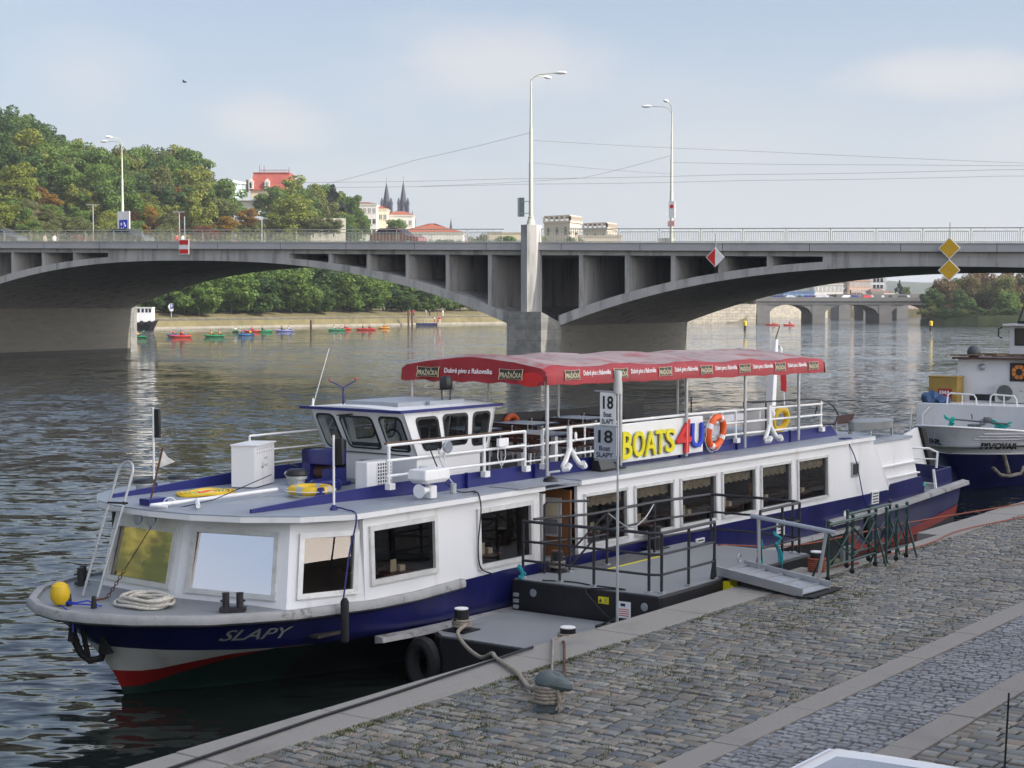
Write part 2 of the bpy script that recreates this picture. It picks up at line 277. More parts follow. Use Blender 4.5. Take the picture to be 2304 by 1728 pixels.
# ---------------------------------------------------------------- river, ground
WAVE = (.60, .40, .24)
def watermat():
    m = bpy.data.materials.new('river_water'); m.use_nodes = True; t = m.node_tree; b = t.nodes['Principled BSDF']; L = t.links.new
    b.inputs['Base Color'].default_value = (.010,.014,.012,1); b.inputs['Roughness'].default_value = .03; b.inputs['IOR'].default_value = 1.333
    c = t.nodes.new('ShaderNodeTexCoord'); prev = None
    # wind ripples: slopes of three sizes of wavelet, longer across the wind
    for sc, amp, rot, sx, det in ((4.4, WAVE[0], 40, .40, 2.5), (1.6, WAVE[1], 60, .45, 1.5), (.16, WAVE[2], 20, .6, 2)):
        p = t.nodes.new('ShaderNodeMapping'); p.inputs['Scale'].default_value = (sx, 1, 1); p.inputs['Rotation'].default_value = (0, 0, R(rot)); L(c.outputs['Object'], p.inputs[0])
        n = t.nodes.new('ShaderNodeTexNoise'); n.inputs['Scale'].default_value = sc; n.inputs['Detail'].default_value = det; n.inputs['Roughness'].default_value = .5; n.inputs['Distortion'].default_value = .5; L(p.outputs[0], n.inputs['Vector'])
        k = t.nodes.new('ShaderNodeVectorMath'); k.operation = 'MULTIPLY_ADD'; k.inputs[1].default_value = (amp, amp, 0); k.inputs[2].default_value = (-amp*.5, -amp*.5, 0); L(n.outputs['Color'], k.inputs[0])
        if prev is None: prev = k
        else: a = t.nodes.new('ShaderNodeVectorMath'); a.operation = 'ADD'; L(prev.outputs[0], a.inputs[0]); L(k.outputs[0], a.inputs[1]); prev = a
    g = t.nodes.new('ShaderNodeTexNoise'); g.inputs['Scale'].default_value = .016; g.inputs['Detail'].default_value = 3; L(c.outputs['Object'], g.inputs['Vector'])
    gr = t.nodes.new('ShaderNodeMapRange'); gr.inputs[1].default_value = .38; gr.inputs[2].default_value = .62; gr.inputs[3].default_value = .7; gr.inputs[4].default_value = 1.15; L(g.outputs[0], gr.inputs[0])
    sc_ = t.nodes.new('ShaderNodeVectorMath'); sc_.operation = 'SCALE'; L(prev.outputs[0], sc_.inputs[0]); L(gr.outputs[0], sc_.inputs['Scale'])
    up = t.nodes.new('ShaderNodeVectorMath'); up.operation = 'ADD'; up.inputs[1].default_value = (0, 0, 1); L(sc_.outputs[0], up.inputs[0])
    nm = t.nodes.new('ShaderNodeVectorMath'); nm.operation = 'NORMALIZE'; L(up.outputs[0], nm.inputs[0]); L(nm.outputs[0], b.inputs['Normal'])
    return m
MB().grid([[(x, y, 0) for x in np.linspace(-1500, 1500, 7)] for y in np.linspace(-1400, 400, 7)]).build('water', watermat(), fr=FW0, kind='structure', smooth=0)
GROUND = mat('river_bed_earth', (.12,.11,.08), .9, var=.3, scale=.02)
MB().grid([[(x, y, -4) for x in (-3200, 0, 3200)] for y in (-5800, 0, 1500)]).build('ground', GROUND, fr=FW0, kind='structure', smooth=0)

# ---------------------------------------------------------------- quay
ZQ = 1.0; NQ = -11.37
NOTCH = (23.6, 27.2, -10.95)               # a landing with steps cut into the quay edge
JOINT = mat('mossy_paving_joints', (.075,.070,.045), .95, var=.35, scale=6, stain=(.085,.100,.022), samt=.8, sscale=1.1, sthr=.47)
q = MB(); q.bx(-30, NOTCH[0], NQ+.60, -1.5, -3.5, ZQ-.04); q.bx(NOTCH[0], NOTCH[1], NQ+.60, -1.5, -3.5, ZQ-.04); q.bx(NOTCH[1], 105, NQ+.60, -1.5, -3.5, ZQ-.04)
q.build('quay', JOINT, fr=FQ, kind='structure', smooth=0)
q = MB(); s = -30.0
while s < 105:
    ln = random.uniform(1.5, 2.1); e = min(s+ln, 105); n0 = NQ
    if s >= NOTCH[0]-.5 and s < NOTCH[1]: n0 = NOTCH[2]
    if n0 == NQ and s < NOTCH[0] < e: e = NOTCH[0]
    dz = random.uniform(-.006, .006)
    q.bx(s+.006, e-.006, n0+random.uniform(-.01,.01), NQ+.70+random.uniform(-.01,.01), -3.4, ZQ+dz); s = e
q.build('quay_kerb', GRANITE, fr=FQ, kind='structure', bevel=.012, smooth=0)
q = MB()
for i in range(4): q.bx(NOTCH[1]-.9-.45*i, NOTCH[1]-.45*i-.004, NQ+.02, NOTCH[2]+.1, -2, ZQ-.22*(i+1))
q.build('quay_steps', GRANITE, fr=FQ, kind='structure', smooth=0)
for nm, n0, n1 in (('paving_band_kerbside', -7.49, -7.17), ('paving_band_inner', -6.05, -5.72)):
    q = MB(); s = -30.0
    while s < 105:
        ln = random.uniform(1.0, 1.9); q.bx(s+.004, s+ln-.004, n0, n1, ZQ-.1, ZQ+random.uniform(0, .008)); s += ln
    q.build(nm, GRANB, fr=FQ, kind='structure', bevel=.006, smooth=0)
def settmat(name, cols, rough=.6):
    m = leafmat(name, cols, 0); t = m.node_tree; b = t.nodes['Principled BSDF']; b.inputs['Roughness'].default_value = rough; b.inputs['Specular IOR Level'].default_value = .35
    c = t.nodes.new('ShaderNodeTexCoord'); n = t.nodes.new('ShaderNodeTexNoise'); n.inputs['Scale'].default_value = 45; n.inputs['Detail'].default_value = 6; t.links.new(c.outputs['Object'], n.inputs['Vector'])
    u = t.nodes.new('ShaderNodeBump'); u.inputs['Strength'].default_value = .35; u.inputs['Distance'].default_value = .012; t.links.new(n.outputs[0], u.inputs['Height']); t.links.new(u.outputs[0], b.inputs['Normal'])
    r = [x for x in t.nodes if x.type == 'VALTORGB'][0]; n2 = t.nodes.new('ShaderNodeTexNoise'); n2.inputs['Scale'].default_value = .9; n2.inputs['Detail'].default_value = 9; n2.inputs['Roughness'].default_value = .7; t.links.new(c.outputs['Object'], n2.inputs['Vector'])
    g = t.nodes.new('ShaderNodeMapRange'); g.inputs[1].default_value = .3; g.inputs[2].default_value = .7; g.inputs[3].default_value = .72; g.inputs[4].default_value = 1.22; t.links.new(n2.outputs[0], g.inputs[0])
    x = t.nodes.new('ShaderNodeMix'); x.data_type = 'RGBA'; x.blend_type = 'MULTIPLY'; x.inputs[0].default_value = 1; t.links.new(r.outputs[0], x.inputs[6]); t.links.new(g.outputs[0], x.inputs[7]); t.links.new(x.outputs[2], b.inputs['Base Color']); return m
def setts(name, n0, n1, ws, wn, gap, m, s0=-2, s1=70, dome=.012, grow=0):
    V = []; F = []; s = s0; o = 0
    while s < s1:
        w = ws*random.uniform(.86, 1.14)*(1 + grow*max(0, s-30)); n = n0 - random.uniform(0, wn); wob = random.uniform(-.012, .012)
        while n < n1:
            l = wn*random.uniform(.68, 1.38)*(1 + grow*max(0, s-30)); a, b = max(n+gap/2, n0), min(n+l-gap/2, n1)
            n += l
            if b-a < .03: continue
            j = rng.uniform(-.010, .010, (4, 2)); z = ZQ + random.uniform(-.010, .006)
            c = [(s+gap/2, a), (s+w-gap/2, a), (s+w-gap/2, b), (s+gap/2, b)]; cx, cy = s+w/2, (a+b)/2
            P = [(c[k][0]+j[k][0]+wob*math.sin(n*3), min(max(c[k][1]+j[k][1], n0), n1)) for k in range(4)]
            V += [(p[0], p[1], ZQ-.04) for p in P] + [(p[0], p[1], z-dome) for p in P] + [(p[0]+(cx-p[0])*.20, p[1]+(cy-p[1])*.16, z) for p in P]
            F += [(o+k, o+(k+1)%4, o+4+(k+1)%4, o+4+k) for k in range(4)] + [(o+4+k, o+4+(k+1)%4, o+8+(k+1)%4, o+8+k) for k in range(4)] + [(o+8, o+9, o+10, o+11)]
            o += 12
        s += w
    b = MB(); b.v = V; b.f = F
    return b.build(name, m, fr=FQ, kind='structure', smooth=40)
SETT = settmat('worn_sett_stone', [(0.183,0.177,0.159),(0.232,0.226,0.201),(0.275,0.256,0.213),(0.134,0.144,0.146),(0.201,0.195,0.171),(0.293,0.268,0.220),(0.152,0.146,0.122),(0.244,0.201,0.159),(0.110,0.122,0.140),(0.256,0.256,0.232),(0.213,0.207,0.183)])
SETTB = settmat('blue_grey_small_sett_stone', [(0.203,0.218,0.238),(0.257,0.266,0.273),(0.179,0.188,0.203),(0.296,0.296,0.296),(0.227,0.234,0.250),(0.250,0.211,0.172),(0.188,0.200,0.218)])
setts('cobbled_paving', NQ+.71, -7.50, .150, .185, .022, SETT, grow=.003)
setts('small_sett_paving', -7.16, -6.06, .110, .115, .018, SETTB, dome=.014, grow=.008)
setts('inner_cobbled_paving', -5.71, -1.55, .165, .2, .018, SETT, s1=50, grow=.01)
# weeds in the joints
V = []; F = []; GR = leafmat('weed_green', [(.07,.10,.015),(.13,.14,.025),(.06,.085,.015),(.15,.13,.04)])
for k in range(5200):
    cs = random.choice([random.uniform(8, 22), random.uniform(8, 40)]); cn = random.choice([random.uniform(-10.6, -7.5), -10.59 + random.gauss(0, .03), random.gauss(-9.6, .4)])
    if cn < -10.6 or cn > -5.8: continue
    if math.sin(cs*1.7)+math.sin(cn*3.1+cs*.6) < -.1 and random.random() < .8: continue
    for j in range(random.randint(3, 9)):
        x, y = cs+random.gauss(0, .035), cn+random.gauss(0, .035); a = random.uniform(0, 6.28); h = random.uniform(.012, .040); w = .007
        dx, dy = math.cos(a)*w, math.sin(a)*w; lx, ly = random.gauss(0, .018), random.gauss(0, .018); o = len(V)
        V += [(x-dx, y-dy, ZQ-.02), (x+dx, y+dy, ZQ-.02), (x+lx, y+ly, ZQ-.01+h)]; F.append((o, o+1, o+2))
b = MB(); b.v = V; b.f = F; b.build('weeds', GR, fr=FQ, kind='stuff', smooth=0, recalc=False)
# fallen leaves and litter on the stones
V = []; F = []; LV = leafmat('dry_leaf', [(.25,.10,.04),(.30,.22,.08),(.16,.08,.05),(.45,.42,.38)])
for k in range(420):
    x, y = random.uniform(8, 38), random.uniform(-11.3, -4); a = random.uniform(0, 6.28); w = random.uniform(.008, .022); o = len(V)
    V += [(x+math.cos(a+i*math.pi/2)*w*(1 if i % 2 else .55), y+math.sin(a+i*math.pi/2)*w*(1 if i % 2 else .55), ZQ+.016+random.uniform(0, .012)) for i in range(4)]; F.append((o, o+1, o+2, o+3))
b = MB(); b.v = V; b.f = F; b.build('leaf_litter', LV, fr=FQ, kind='stuff', smooth=0, recalc=False)

# ---------------------------------------------------------------- upper embankment and an added cloud that shades the quay
RUBBLE = mat('rubble_stone_wall', (.17,.135,.10), .9, var=.45, scale=2.2, bump=.8, bscale=4)
w = MB(); w.bx(-60, 105, -1.5, -.9, -3, 3.62); w.bx(-60, 105, -1.6, -.8, 3.62, 3.75)
w.build('embankment_wall', RUBBLE, fr=FQ, label='rubble stone embankment wall above the cobbled quay', cat='wall')
MB().bx(-60, 105, -.9, 60, -3, 3.6).build('promenade', GRANB, fr=FQ, kind='structure', smooth=0)
HOUSEM = [mat('house_plaster_' + n, c, .85, var=.06, scale=.5, stain=(.3,.26,.2), samt=.3) for n, c in (('ochre', (.50,.40,.25)), ('grey', (.42,.41,.38)), ('pink', (.48,.34,.28)), ('cream', (.55,.50,.40)))]
HWIN = glassmat('house_window_glass', (.05,.05,.06), (.8,.8,.8), .25); TILE = mat('red_roof_tiles', (.30,.085,.045), .85, var=.25, scale=1.2, bump=.4, bscale=6)
def house(fr, x0, x1, y0, y1, z0, z1, m, label, roofh=4, cols=None, rows=None, side='y0', roofm=None, wsz=(1.3, 2.0), group=None, hip=2.5):
    t = thing('house', label, 'building', ((x0+x1)/2, (y0+y1)/2, z0), fr, group)
    b = MB(); b.bx(x0, x1, y0, y1, z0, z1); b.bx(x0-.3, x1+.3, y0-.3, y1+.3, z1, z1+.5); b.build('wall', m, t, smooth=0)
    r = MB(); h = hip; r.add([(x0-.4,y0-.4,z1+.5),(x1+.4,y0-.4,z1+.5),(x1+.4,y1+.4,z1+.5),(x0-.4,y1+.4,z1+.5),(x0+h,(y0+y1)/2,z1+.5+roofh),(x1-h,(y0+y1)/2,z1+.5+roofh)], [(0,1,5,4),(1,2,5),(2,3,4,5),(3,0,4),(0,3,2,1)])
    r.build('roof', roofm or TILE, t, smooth=0)
    cols = cols or max(2, int((x1-x0)/3.2)); rows = rows or max(2, int((z1-z0)/3.6)); 
    for i in range(rows):
        g = MB(); f = MB(); zz = z0 + (i+.30)*(z1-z0)/rows
        for k in range(cols):
            xc = x0 + (k+.5)*(x1-x0)/cols
            for yy, sg in ((y0, -1), (y1, 1)):
                if side != 'both' and yy != (y0 if side == 'y0' else y1): continue
                g.bx(xc-wsz[0]/2, xc+wsz[0]/2, yy+.02*sg, yy+.05*sg, zz, zz+wsz[1]); f.bx(xc-wsz[0]/2-.15, xc+wsz[0]/2+.15, yy, yy+.15*sg, zz-.2, zz-.03); f.bx(xc-.04, xc+.04, yy+.052*sg, yy+.08*sg, zz, zz+wsz[1])
        o = g.build('window', HWIN, t, smooth=0); f.build('sill', m, o, smooth=0)
    return t
# an added cloud, out of view, blocks the sun to shade the near bank
SHADECLOUDM = bpy.data.materials.new('white_shade_cloud'); SHADECLOUDM.use_nodes = True; _t = SHADECLOUDM.node_tree; _t.nodes.remove(_t.nodes['Principled BSDF']); _tr = _t.nodes.new('ShaderNodeBsdfTranslucent'); _tr.inputs[0].default_value = (.9,.9,.92,1); _t.links.new(_tr.outputs[0], _t.nodes['Material Output'].inputs[0])
cl = np.array(FQ.w((24, -12, 2))) + np.array(_sd)*760; random.seed(4); b = MB()
for k in range(26):
    a = random.uniform(0, 6.28); r = 62*math.sqrt(random.random()); c = cl + np.array([math.cos(a)*r*.55+0, math.sin(a)*r, math.cos(a)*r*.55]); b.ball((c[0], -c[1], c[2]), random.uniform(22, 34), random.uniform(22, 34), random.uniform(12, 19), 18, 10)
b.build('shade_cloud', SHADECLOUDM, fr=FW0, kind='structure', smooth=180)
# ---------------------------------------------------------------- bridge  (e along, -d towards the far side)
BS = lambda e: -.0183*(e+2.1)
def slope(b): b.v = [(x, y, z+BS(x)) for x, y, z in b.v]; return b
BW = 27.25; SPANC = (30.05, -34.2, -98.45); PIERS = (-2.1, -66.3, 62.2, -130.6)
T = thing('road_bridge', 'long grey concrete arch bridge with open spandrels across the river', 'bridge', (-2.1, 0, 0), FBR)
def arch_lo(x): return 8.31 - 4.72*(abs(x)/30)**2.5
def arch_th(x): return .50 + .30*(abs(x)/30)**2
for c in SPANC:
    xs = np.linspace(-30.05, 30.05, 49); lo = [arch_lo(x) for x in xs]; hi = [min(arch_lo(x)+arch_th(x), 8.93) for x in xs]
    b = MB(); b.loft([[(c+x, 0, l), (c+x, 0, h), (c+x, -BW, h), (c+x, -BW, l)] for x, l, h in zip(xs, lo, hi)])
    # crown: solid between arch and deck
    xs2 = np.linspace(-9.6, 9.6, 17); b.loft([[(c+x, -.003, arch_lo(x)+.12), (c+x, -.003, 8.935), (c+x, -BW+.003, 8.935), (c+x, -BW+.003, arch_lo(x)+.12)] for x in xs2])
    slope(b).build('arch', CONC, T, smooth=20)
    for x in (13.55, 17.2, 20.85, 24.5, 28.25):
        for sg in (-1, 1):
            b = MB(); z0 = arch_lo(x)+arch_th(x)-.2
            for y0, y1 in ((-.12, -8.6), (-9.4, -17.8), (-18.6, -BW+.12)): b.bx(c+sg*x-.16, c+sg*x+.16, y1, y0, z0, 8.95)
            slope(b).build('spandrel_wall', CONC, T, smooth=0)
b = MB(); b.bx(-205, 78, -BW+.05, -.05, 8.94, 9.35); slope(b).build('deck_beam', CONC, T, smooth=0)
b = MB(); b.bx(-205, 78, .0, .38, 9.30, 9.82); b.bx(-205, 78, -BW-.38, -BW, 9.30, 9.82); b.bx(-205, 78, .30, .44, 9.82, 9.90); slope(b).build('fascia', CONCF, T, smooth=0)
b = MB(); [b.bx(x-.02, x+.02, .381, .384, 9.30, 9.82) for x in np.arange(-70, 50, 6.4)]; slope(b).build('joint', BLACK, T, smooth=0)
b = MB(); b.bx(-205, 78, -3.4, .0, 9.35, 9.84); b.bx(-205, 78, -BW, -BW+3.4, 9.35, 9.84); slope(b).build('pavement', GRANB, T, smooth=0)
ASPH = mat('asphalt', (.05,.05,.052), .85, var=.2, scale=2)
b = MB(); b.bx(-205, 78, -BW+3.4, -3.4, 9.35, 9.70); slope(b).build('roadway', ASPH, T, smooth=0)
STONE = bpy.data.materials.new('granite_pier_blocks'); STONE.use_nodes = True
def brickmat(m, c1, c2, mortar, bw, rh, ms=.012, rough=.85):
    t = m.node_tree; b = t.nodes['Principled BSDF']; L = t.links.new; c = t.nodes.new('ShaderNodeTexCoord'); sp = t.nodes.new('ShaderNodeSeparateXYZ'); L(c.outputs['Object'], sp.inputs[0])
    a = t.nodes.new('ShaderNodeMath'); a.operation = 'ADD'; L(sp.outputs[0], a.inputs[0]); L(sp.outputs[1], a.inputs[1]); cb = t.nodes.new('ShaderNodeCombineXYZ'); L(a.outputs[0], cb.inputs[0]); L(sp.outputs[2], cb.inputs[1])
    k = t.nodes.new('ShaderNodeTexBrick'); k.inputs['Color1'].default_value = c1+(1,); k.inputs['Color2'].default_value = c2+(1,); k.inputs['Mortar'].default_value = mortar+(1,); k.inputs['Scale'].default_value = 1; k.inputs['Brick Width'].default_value = bw; k.inputs['Row Height'].default_value = rh; k.inputs['Mortar Size'].default_value = ms; L(cb.outputs[0], k.inputs['Vector'])
    n = t.nodes.new('ShaderNodeTexNoise'); n.inputs['Scale'].default_value = 1.1; n.inputs['Detail'].default_value = 9; n.inputs['Roughness'].default_value = .7; L(c.outputs['Object'], n.inputs['Vector']); g = t.nodes.new('ShaderNodeMapRange'); g.inputs[1].default_value = .3; g.inputs[2].default_value = .7; g.inputs[3].default_value = .6; g.inputs[4].default_value = 1.35; L(n.outputs[0], g.inputs[0])
    x = t.nodes.new('ShaderNodeMix'); x.data_type = 'RGBA'; x.blend_type = 'MULTIPLY'; x.inputs[0].default_value = 1; L(k.outputs['Color'], x.inputs[6]); L(g.outputs[0], x.inputs[7]); L(x.outputs[2], b.inputs['Base Color']); b.inputs['Roughness'].default_value = rough; return m
brickmat(STONE, (.25,.245,.225), (.20,.20,.19), (.11,.11,.10), 1.5, .82)
CONCP = mat('board_marked_pier_concrete', (.185,.175,.15), .85, var=.12, scale=.6, stain=(.11,.105,.09), samt=.6, sscale=.8, streak=.25, bump=.3, bscale=6)
ALGAE = mat('dark_waterline_stain', (.02,.02,.016), .6, var=.4, scale=1)
for pe in PIERS:
    dz = BS(pe); b = MB(); b.bx(pe-2.15, pe+2.15, -BW+.03, -.03, -4, 3.72+dz); b.build('pier', CONCP, T, smooth=0)
    for sg, yb in ((1, 0), (-1, -BW)):
        nose = [(pe-2.0, yb-.3*sg), (pe-2.0, yb+.3*sg), (pe-1.45, yb+1.7*sg), (pe+1.45, yb+1.7*sg), (pe+2.2, yb+.3*sg), (pe+2.2, yb-.3*sg)]
        b = MB(); b.prism(nose, -4, [4.15+dz, 4.15+dz, 4.62+dz, 4.62+dz, 3.75+dz, 3.75+dz]); b.build('pier_nose', STONE, T, smooth=0)
        col = [(pe-.62, yb-.2*sg), (pe-.62, yb+.95*sg), (pe+.05, yb+1.25*sg), (pe+.60, yb+.75*sg), (pe+.60, yb-.2*sg)]
        b = MB(); b.prism(col, 4.3+dz, 11.2+dz); b.build('pier_column', CONC, T, smooth=0)
        b = MB(); b.bx(pe-1.6, pe+2.0, min(yb, yb-.6*sg), max(yb, yb-.6*sg), 3.0+dz, 9.0+dz)
    b = MB(); b.bx(pe-2.17, pe+2.17, -BW, 0, -3, .42); b.build('waterline', ALGAE, T, smooth=0)
# railing, one panel copied along both edges
P0 = MB(); pw = 3.2
for z in (.10, .82): P0.beam((.14, 0, z), (pw-.14, 0, z), .045, .045)
for x in (.14, pw-.14): P0.beam((x, 0, .10), (x, 0, .82), .035, .035)
for k in range(1, 22): P0.beam((.14+k*(pw-.28)/22, 0, .10), (.14+k*(pw-.28)/22, 0, .82), .026, .026)
for x in (.0,): P0.beam((x, 0, 0), (x, 0, 1.04), .05, .05)
P0.beam((-.01, 0, 1.04), (pw+.01, 0, 1.04), .08, .07); P0.v = [(x, y, z+BS(x-2.1)) for x, y, z in P0.v]
for x in (.9, pw-.9): P0.beam((x, 0, .82), (x, 0, 1.03), .02, .02); P0.beam((x, 0, .0), (x, 0, .1), .02, .02)
RAILP = mat('grey_green_railing_paint', (.42,.425,.36), .5, var=.12)
proto = None
for yb in (.2, -BW-.2):
    for k in range(-22, 20):
        e0 = -2.1+.75+k*pw
        if abs(e0+pw/2+2.1) < 1.0: continue
        if proto is None:
            P0.v = [(x+e0, y+yb, z+9.86+BS(e0)) for x, y, z in P0.v]; proto = P0.build('railing_panel', RAILP, T, smooth=0); pe0, py0 = e0, yb
        else:
            o = proto.copy(); COL.objects.link(o); o.parent = T; o.location = (e0-pe0, -(yb-py0), BS(e0)-BS(pe0))
# lamp posts
def lamp(e, d, z0, z1, label, arms):
    t = thing('lamp_post', label, 'street lamp', (e, -d, z0), FBR, 'tall lamp posts on the road bridge'); h = z1-z0
    MB().lathe([(.34,0),(.30,.25),(.20,.5),(.22,.62),(.17,.66)], (e, -d, z0), 14).build('base', LAMPG, t)
    p = MB(); p.lathe([(.16,.5),(.15,h*.40),(.125,h*.405),(.115,h*.62),(.09,h*.625),(.08,h*.8),(.062,h*.805),(.05,h*.93)], (e, -d, z0), 12); p.build('pole', LAMPG, t)
    for (dx, dd, up, ln) in arms:
        v = Vector((dx, -dd, 0)).normalized(); top = Vector((e, -d, z0+h*.92)); pts = [top, top+v*ln*.12+Vector((0,0,up*.55)), top+v*ln*.35+Vector((0,0,up*.85)), top+v*ln+Vector((0,0,up))]
        a = MB(); a.tube([tuple(x) for x in pts], .035, 8); ao = a.build('arm', LAMPG, t)
        hd = MB(); c = pts[-1]+v*.35; hd.loft([[tuple(c+v*x+Vector((-v.y, v.x, 0))*math.cos(k*.5236)*w+Vector((0,0,1))*math.sin(k*.5236)*hh) for k in range(12)] for x, w, hh in ((-.42,.05,.05),(-.3,.12,.08),(0,.2,.13),(.35,.17,.11),(.5,.05,.04))]); hd.build('lamp_head', WHITE, ao)
    return t
lamp(-2.12, -.45, 11.2, 23.0, 'tallest lamp post standing on the grey pier column mid bridge', ((1, .25, .55, 1.9), (.12, 1, .55, 1.9)))
lamp(.3, 22.6, 9.85, 22.9, 'lamp post right of the pier column carrying a white sign with red circle', ((-1, -.1, .75, 1.9), (.10, -1, .9, 1.5)))
lamp(-61.3, 22.6, 10.9, 22.8, 'leftmost bridge lamp post carrying a blue white lane sign', ((-1, -.1, .45, 1.8), (-.1, -1, .7, 1.4)))
def box_sign(name, label, mkparts, base): 
    t = thing(name, label, 'sign', base, FBR); mkparts(t); return t
def sgn1(t):
    MB().bx(.16, .72, -22.40, -22.30, 12.75, 14.2).build('panel', WHITE2, t, smooth=0); c = MB(); c.lathe([(.17,0),(.17,.02)], (0,0,0), 18); c.v = [(.44+x, -22.29+z, 13.75+y) for x, y, z in c.v]; c.build('red_disc', REDS, t)
    MB().bx(.06, .72, -22.38, -22.30, 12.0, 12.5).build('notice', mat('pink_white_notice', (.7,.45,.42), .6, var=.4, scale=6), t)
box_sign('pole_sign', 'narrow white sign with a red disc on the right bridge lamp post', sgn1, (.4, -22.4, 12.0))
def sgn2(t):
    MB().bx(-61.65, -60.05, -22.3, -22.2, 11.9, 14.9).build('panel', WHITE2, t, smooth=0); MB().bx(-61.40, -60.30, -22.19, -22.17, 12.1, 14.0).build('blue_field', BLUES, t, smooth=0)
    b = MB()
    for x, z, h in ((-61.20,12.3,.35),(-61.20,12.85,.35),(-61.20,13.4,.3),(-60.80,12.3,.3),(-60.80,12.8,.3)): b.bx(x, x+.2, -22.165, -22.15, z, z+h)
    b.beam((-61.00,-22.16,12.35),(-60.65,-22.16,13.6),.12,.02); b.beam((-60.50,-22.16,13.3),(-60.75,-22.16,13.75),.12,.02); b.build('lane_symbol', WTXT, t)
    MB().bx(-61.35, -60.45, -22.25, -22.18, 11.35, 11.75).build('supplement', YELS, t)
box_sign('lane_sign', 'blue and white lane sign on the leftmost bridge lamp post', sgn2, (-60.85, -22.3, 11.4))
def sgn3(t):
    MB().bx(-3.12, -2.72, .30, .40, 11.85, 13.30).build('panel', mat('green_grey_sign_back', (.20,.25,.26), .5), t, smooth=0); MB().bx(-3.29, -3.13, .27, .38, 11.85, 13.30).build('edge', ALU, t)
    b = MB(); [b.beam((-3.25,.36,z),(-2.2,.42,z),.05,.05) for z in (12.1,13.0)]; b.build('bracket', STEEL, t)
box_sign('pole_board', 'narrow grey board seen from behind beside the tallest lamp post', sgn3, (-3.1, .36, 12.2))
def nav_rect(e, z, w, h, label):
    t = thing('navigation_sign', label, 'sign', (e, .75, z), FBR); dz = h/3
    MB().bx(e-w/2-.06, e+w/2+.06, .66, .70, z-h/2-.06, z+h/2+.06).build('panel', WTXT, t, smooth=0)
    for k in (0, 2): MB().bx(e-w/2, e+w/2, .70, .715, z-h/2+k*dz, z-h/2+(k+1)*dz).build('red_stripe', REDS, t, smooth=0)
    MB().beam((e, .58, z+h/2), (e, .58, z+h/2+2.0), .06, .06).build('bracket', STEEL, t); return t
nav_rect(-34.9, 10.05, .95, 1.15, 'red white red striped navigation board hung on the left bridge span')
def diamond(e, z, r, label, mats, group=None, half=False):
    t = thing('navigation_sign', label, 'sign', (e, .75, z), FBR, group); D = lambda k: [(e-k, .66, z), (e, .66, z+k), (e+k, .66, z), (e, .66, z-k)]
    MB().extr(D(r), (0,.04,0)).build('panel', WTXT, t, smooth=0); k = r*.9
    if not half: MB().extr([(x, .70, zz) for x, _, zz in D(k)], (0,.012,0)).build('face', mats[0], t, smooth=0)
    else: MB().extr([(e-k, .70, z), (e, .70, z+k), (e, .70, z-k)], (0,.012,0)).build('red_half', mats[0], t, smooth=0)
    MB().beam((e, .58, z), (e, .58, z+r+1.0), .06, .06).build('bracket', STEEL, t); return t
AMBER = mat('amber_sign_face', (.62,.36,.01), .45, var=.08)
diamond(12.75, 8.55, .70, 'red and white diamond board hung on the right bridge span', [REDS], half=True)
diamond(29.35, 8.95, .74, 'upper amber diamond board over the right arch crown', [AMBER])
diamond(29.35, 7.47, .74, 'lower amber diamond board over the right arch crown', [AMBER])
# overhead tram wires
WIRE = mat('dark_wire', (.16,.16,.17), .5)
def wire(label, pts, r=.013):
    b = MB(); P = []
    for (p, q_) in zip(pts[:-1], pts[1:]):
        for k in range(8): f = k/8; P.append(tuple(p[i]+(q_[i]-p[i])*f - (.06*math.sin(math.pi*f) if i == 2 else 0) for i in range(3)))
    P.append(pts[-1]); b.tube(P, r, 5); b.build('overhead_wire', WIRE, fr=FBR, label=label, cat='wire', group='overhead tram wires')
def wl(z, d): return [(e, -d, z+BS(e)) for e in (-70, -50, -30, -10, 10, 30, 50, 70)]
wire('upper of two long tram wires running the length of the bridge', wl(15.6, 11)); wire('lower of two long tram wires running the length of the bridge', wl(15.35, 14))
wire('slanting span wire rising to the tallest lamp post from the left', [(-30, -14, 16.2), (-17, -8, 17.4), (-2.2, .3, 18.2)])
wire('span wire from the tallest lamp post down to the right', [(-2.0, .3, 17.6), (11, -11, 17.2), (40, -22, 15.6)])
wire('short span wire from the tallest lamp post to the tram wires', [(-2.0, .3, 15.9), (5, -11, 15.6)])
wire('span wire reaching the right lamp post from the left', [(-25, -22, 16.3), (-8, -22, 16.5), (.2, -22.5, 18.2)]); wire('span wire leaving the right lamp post to the right', [(.4, -22.5, 17.6), (20, -22, 16.6), (45, -14, 15.0)])
# ---------------------------------------------------------------- helpers for the far side: photo column and distance -> place
def PX(x, Y): return (x-1152)/3650*Y
def ZY(y, Y): return HC + (684-y)/3650*Y
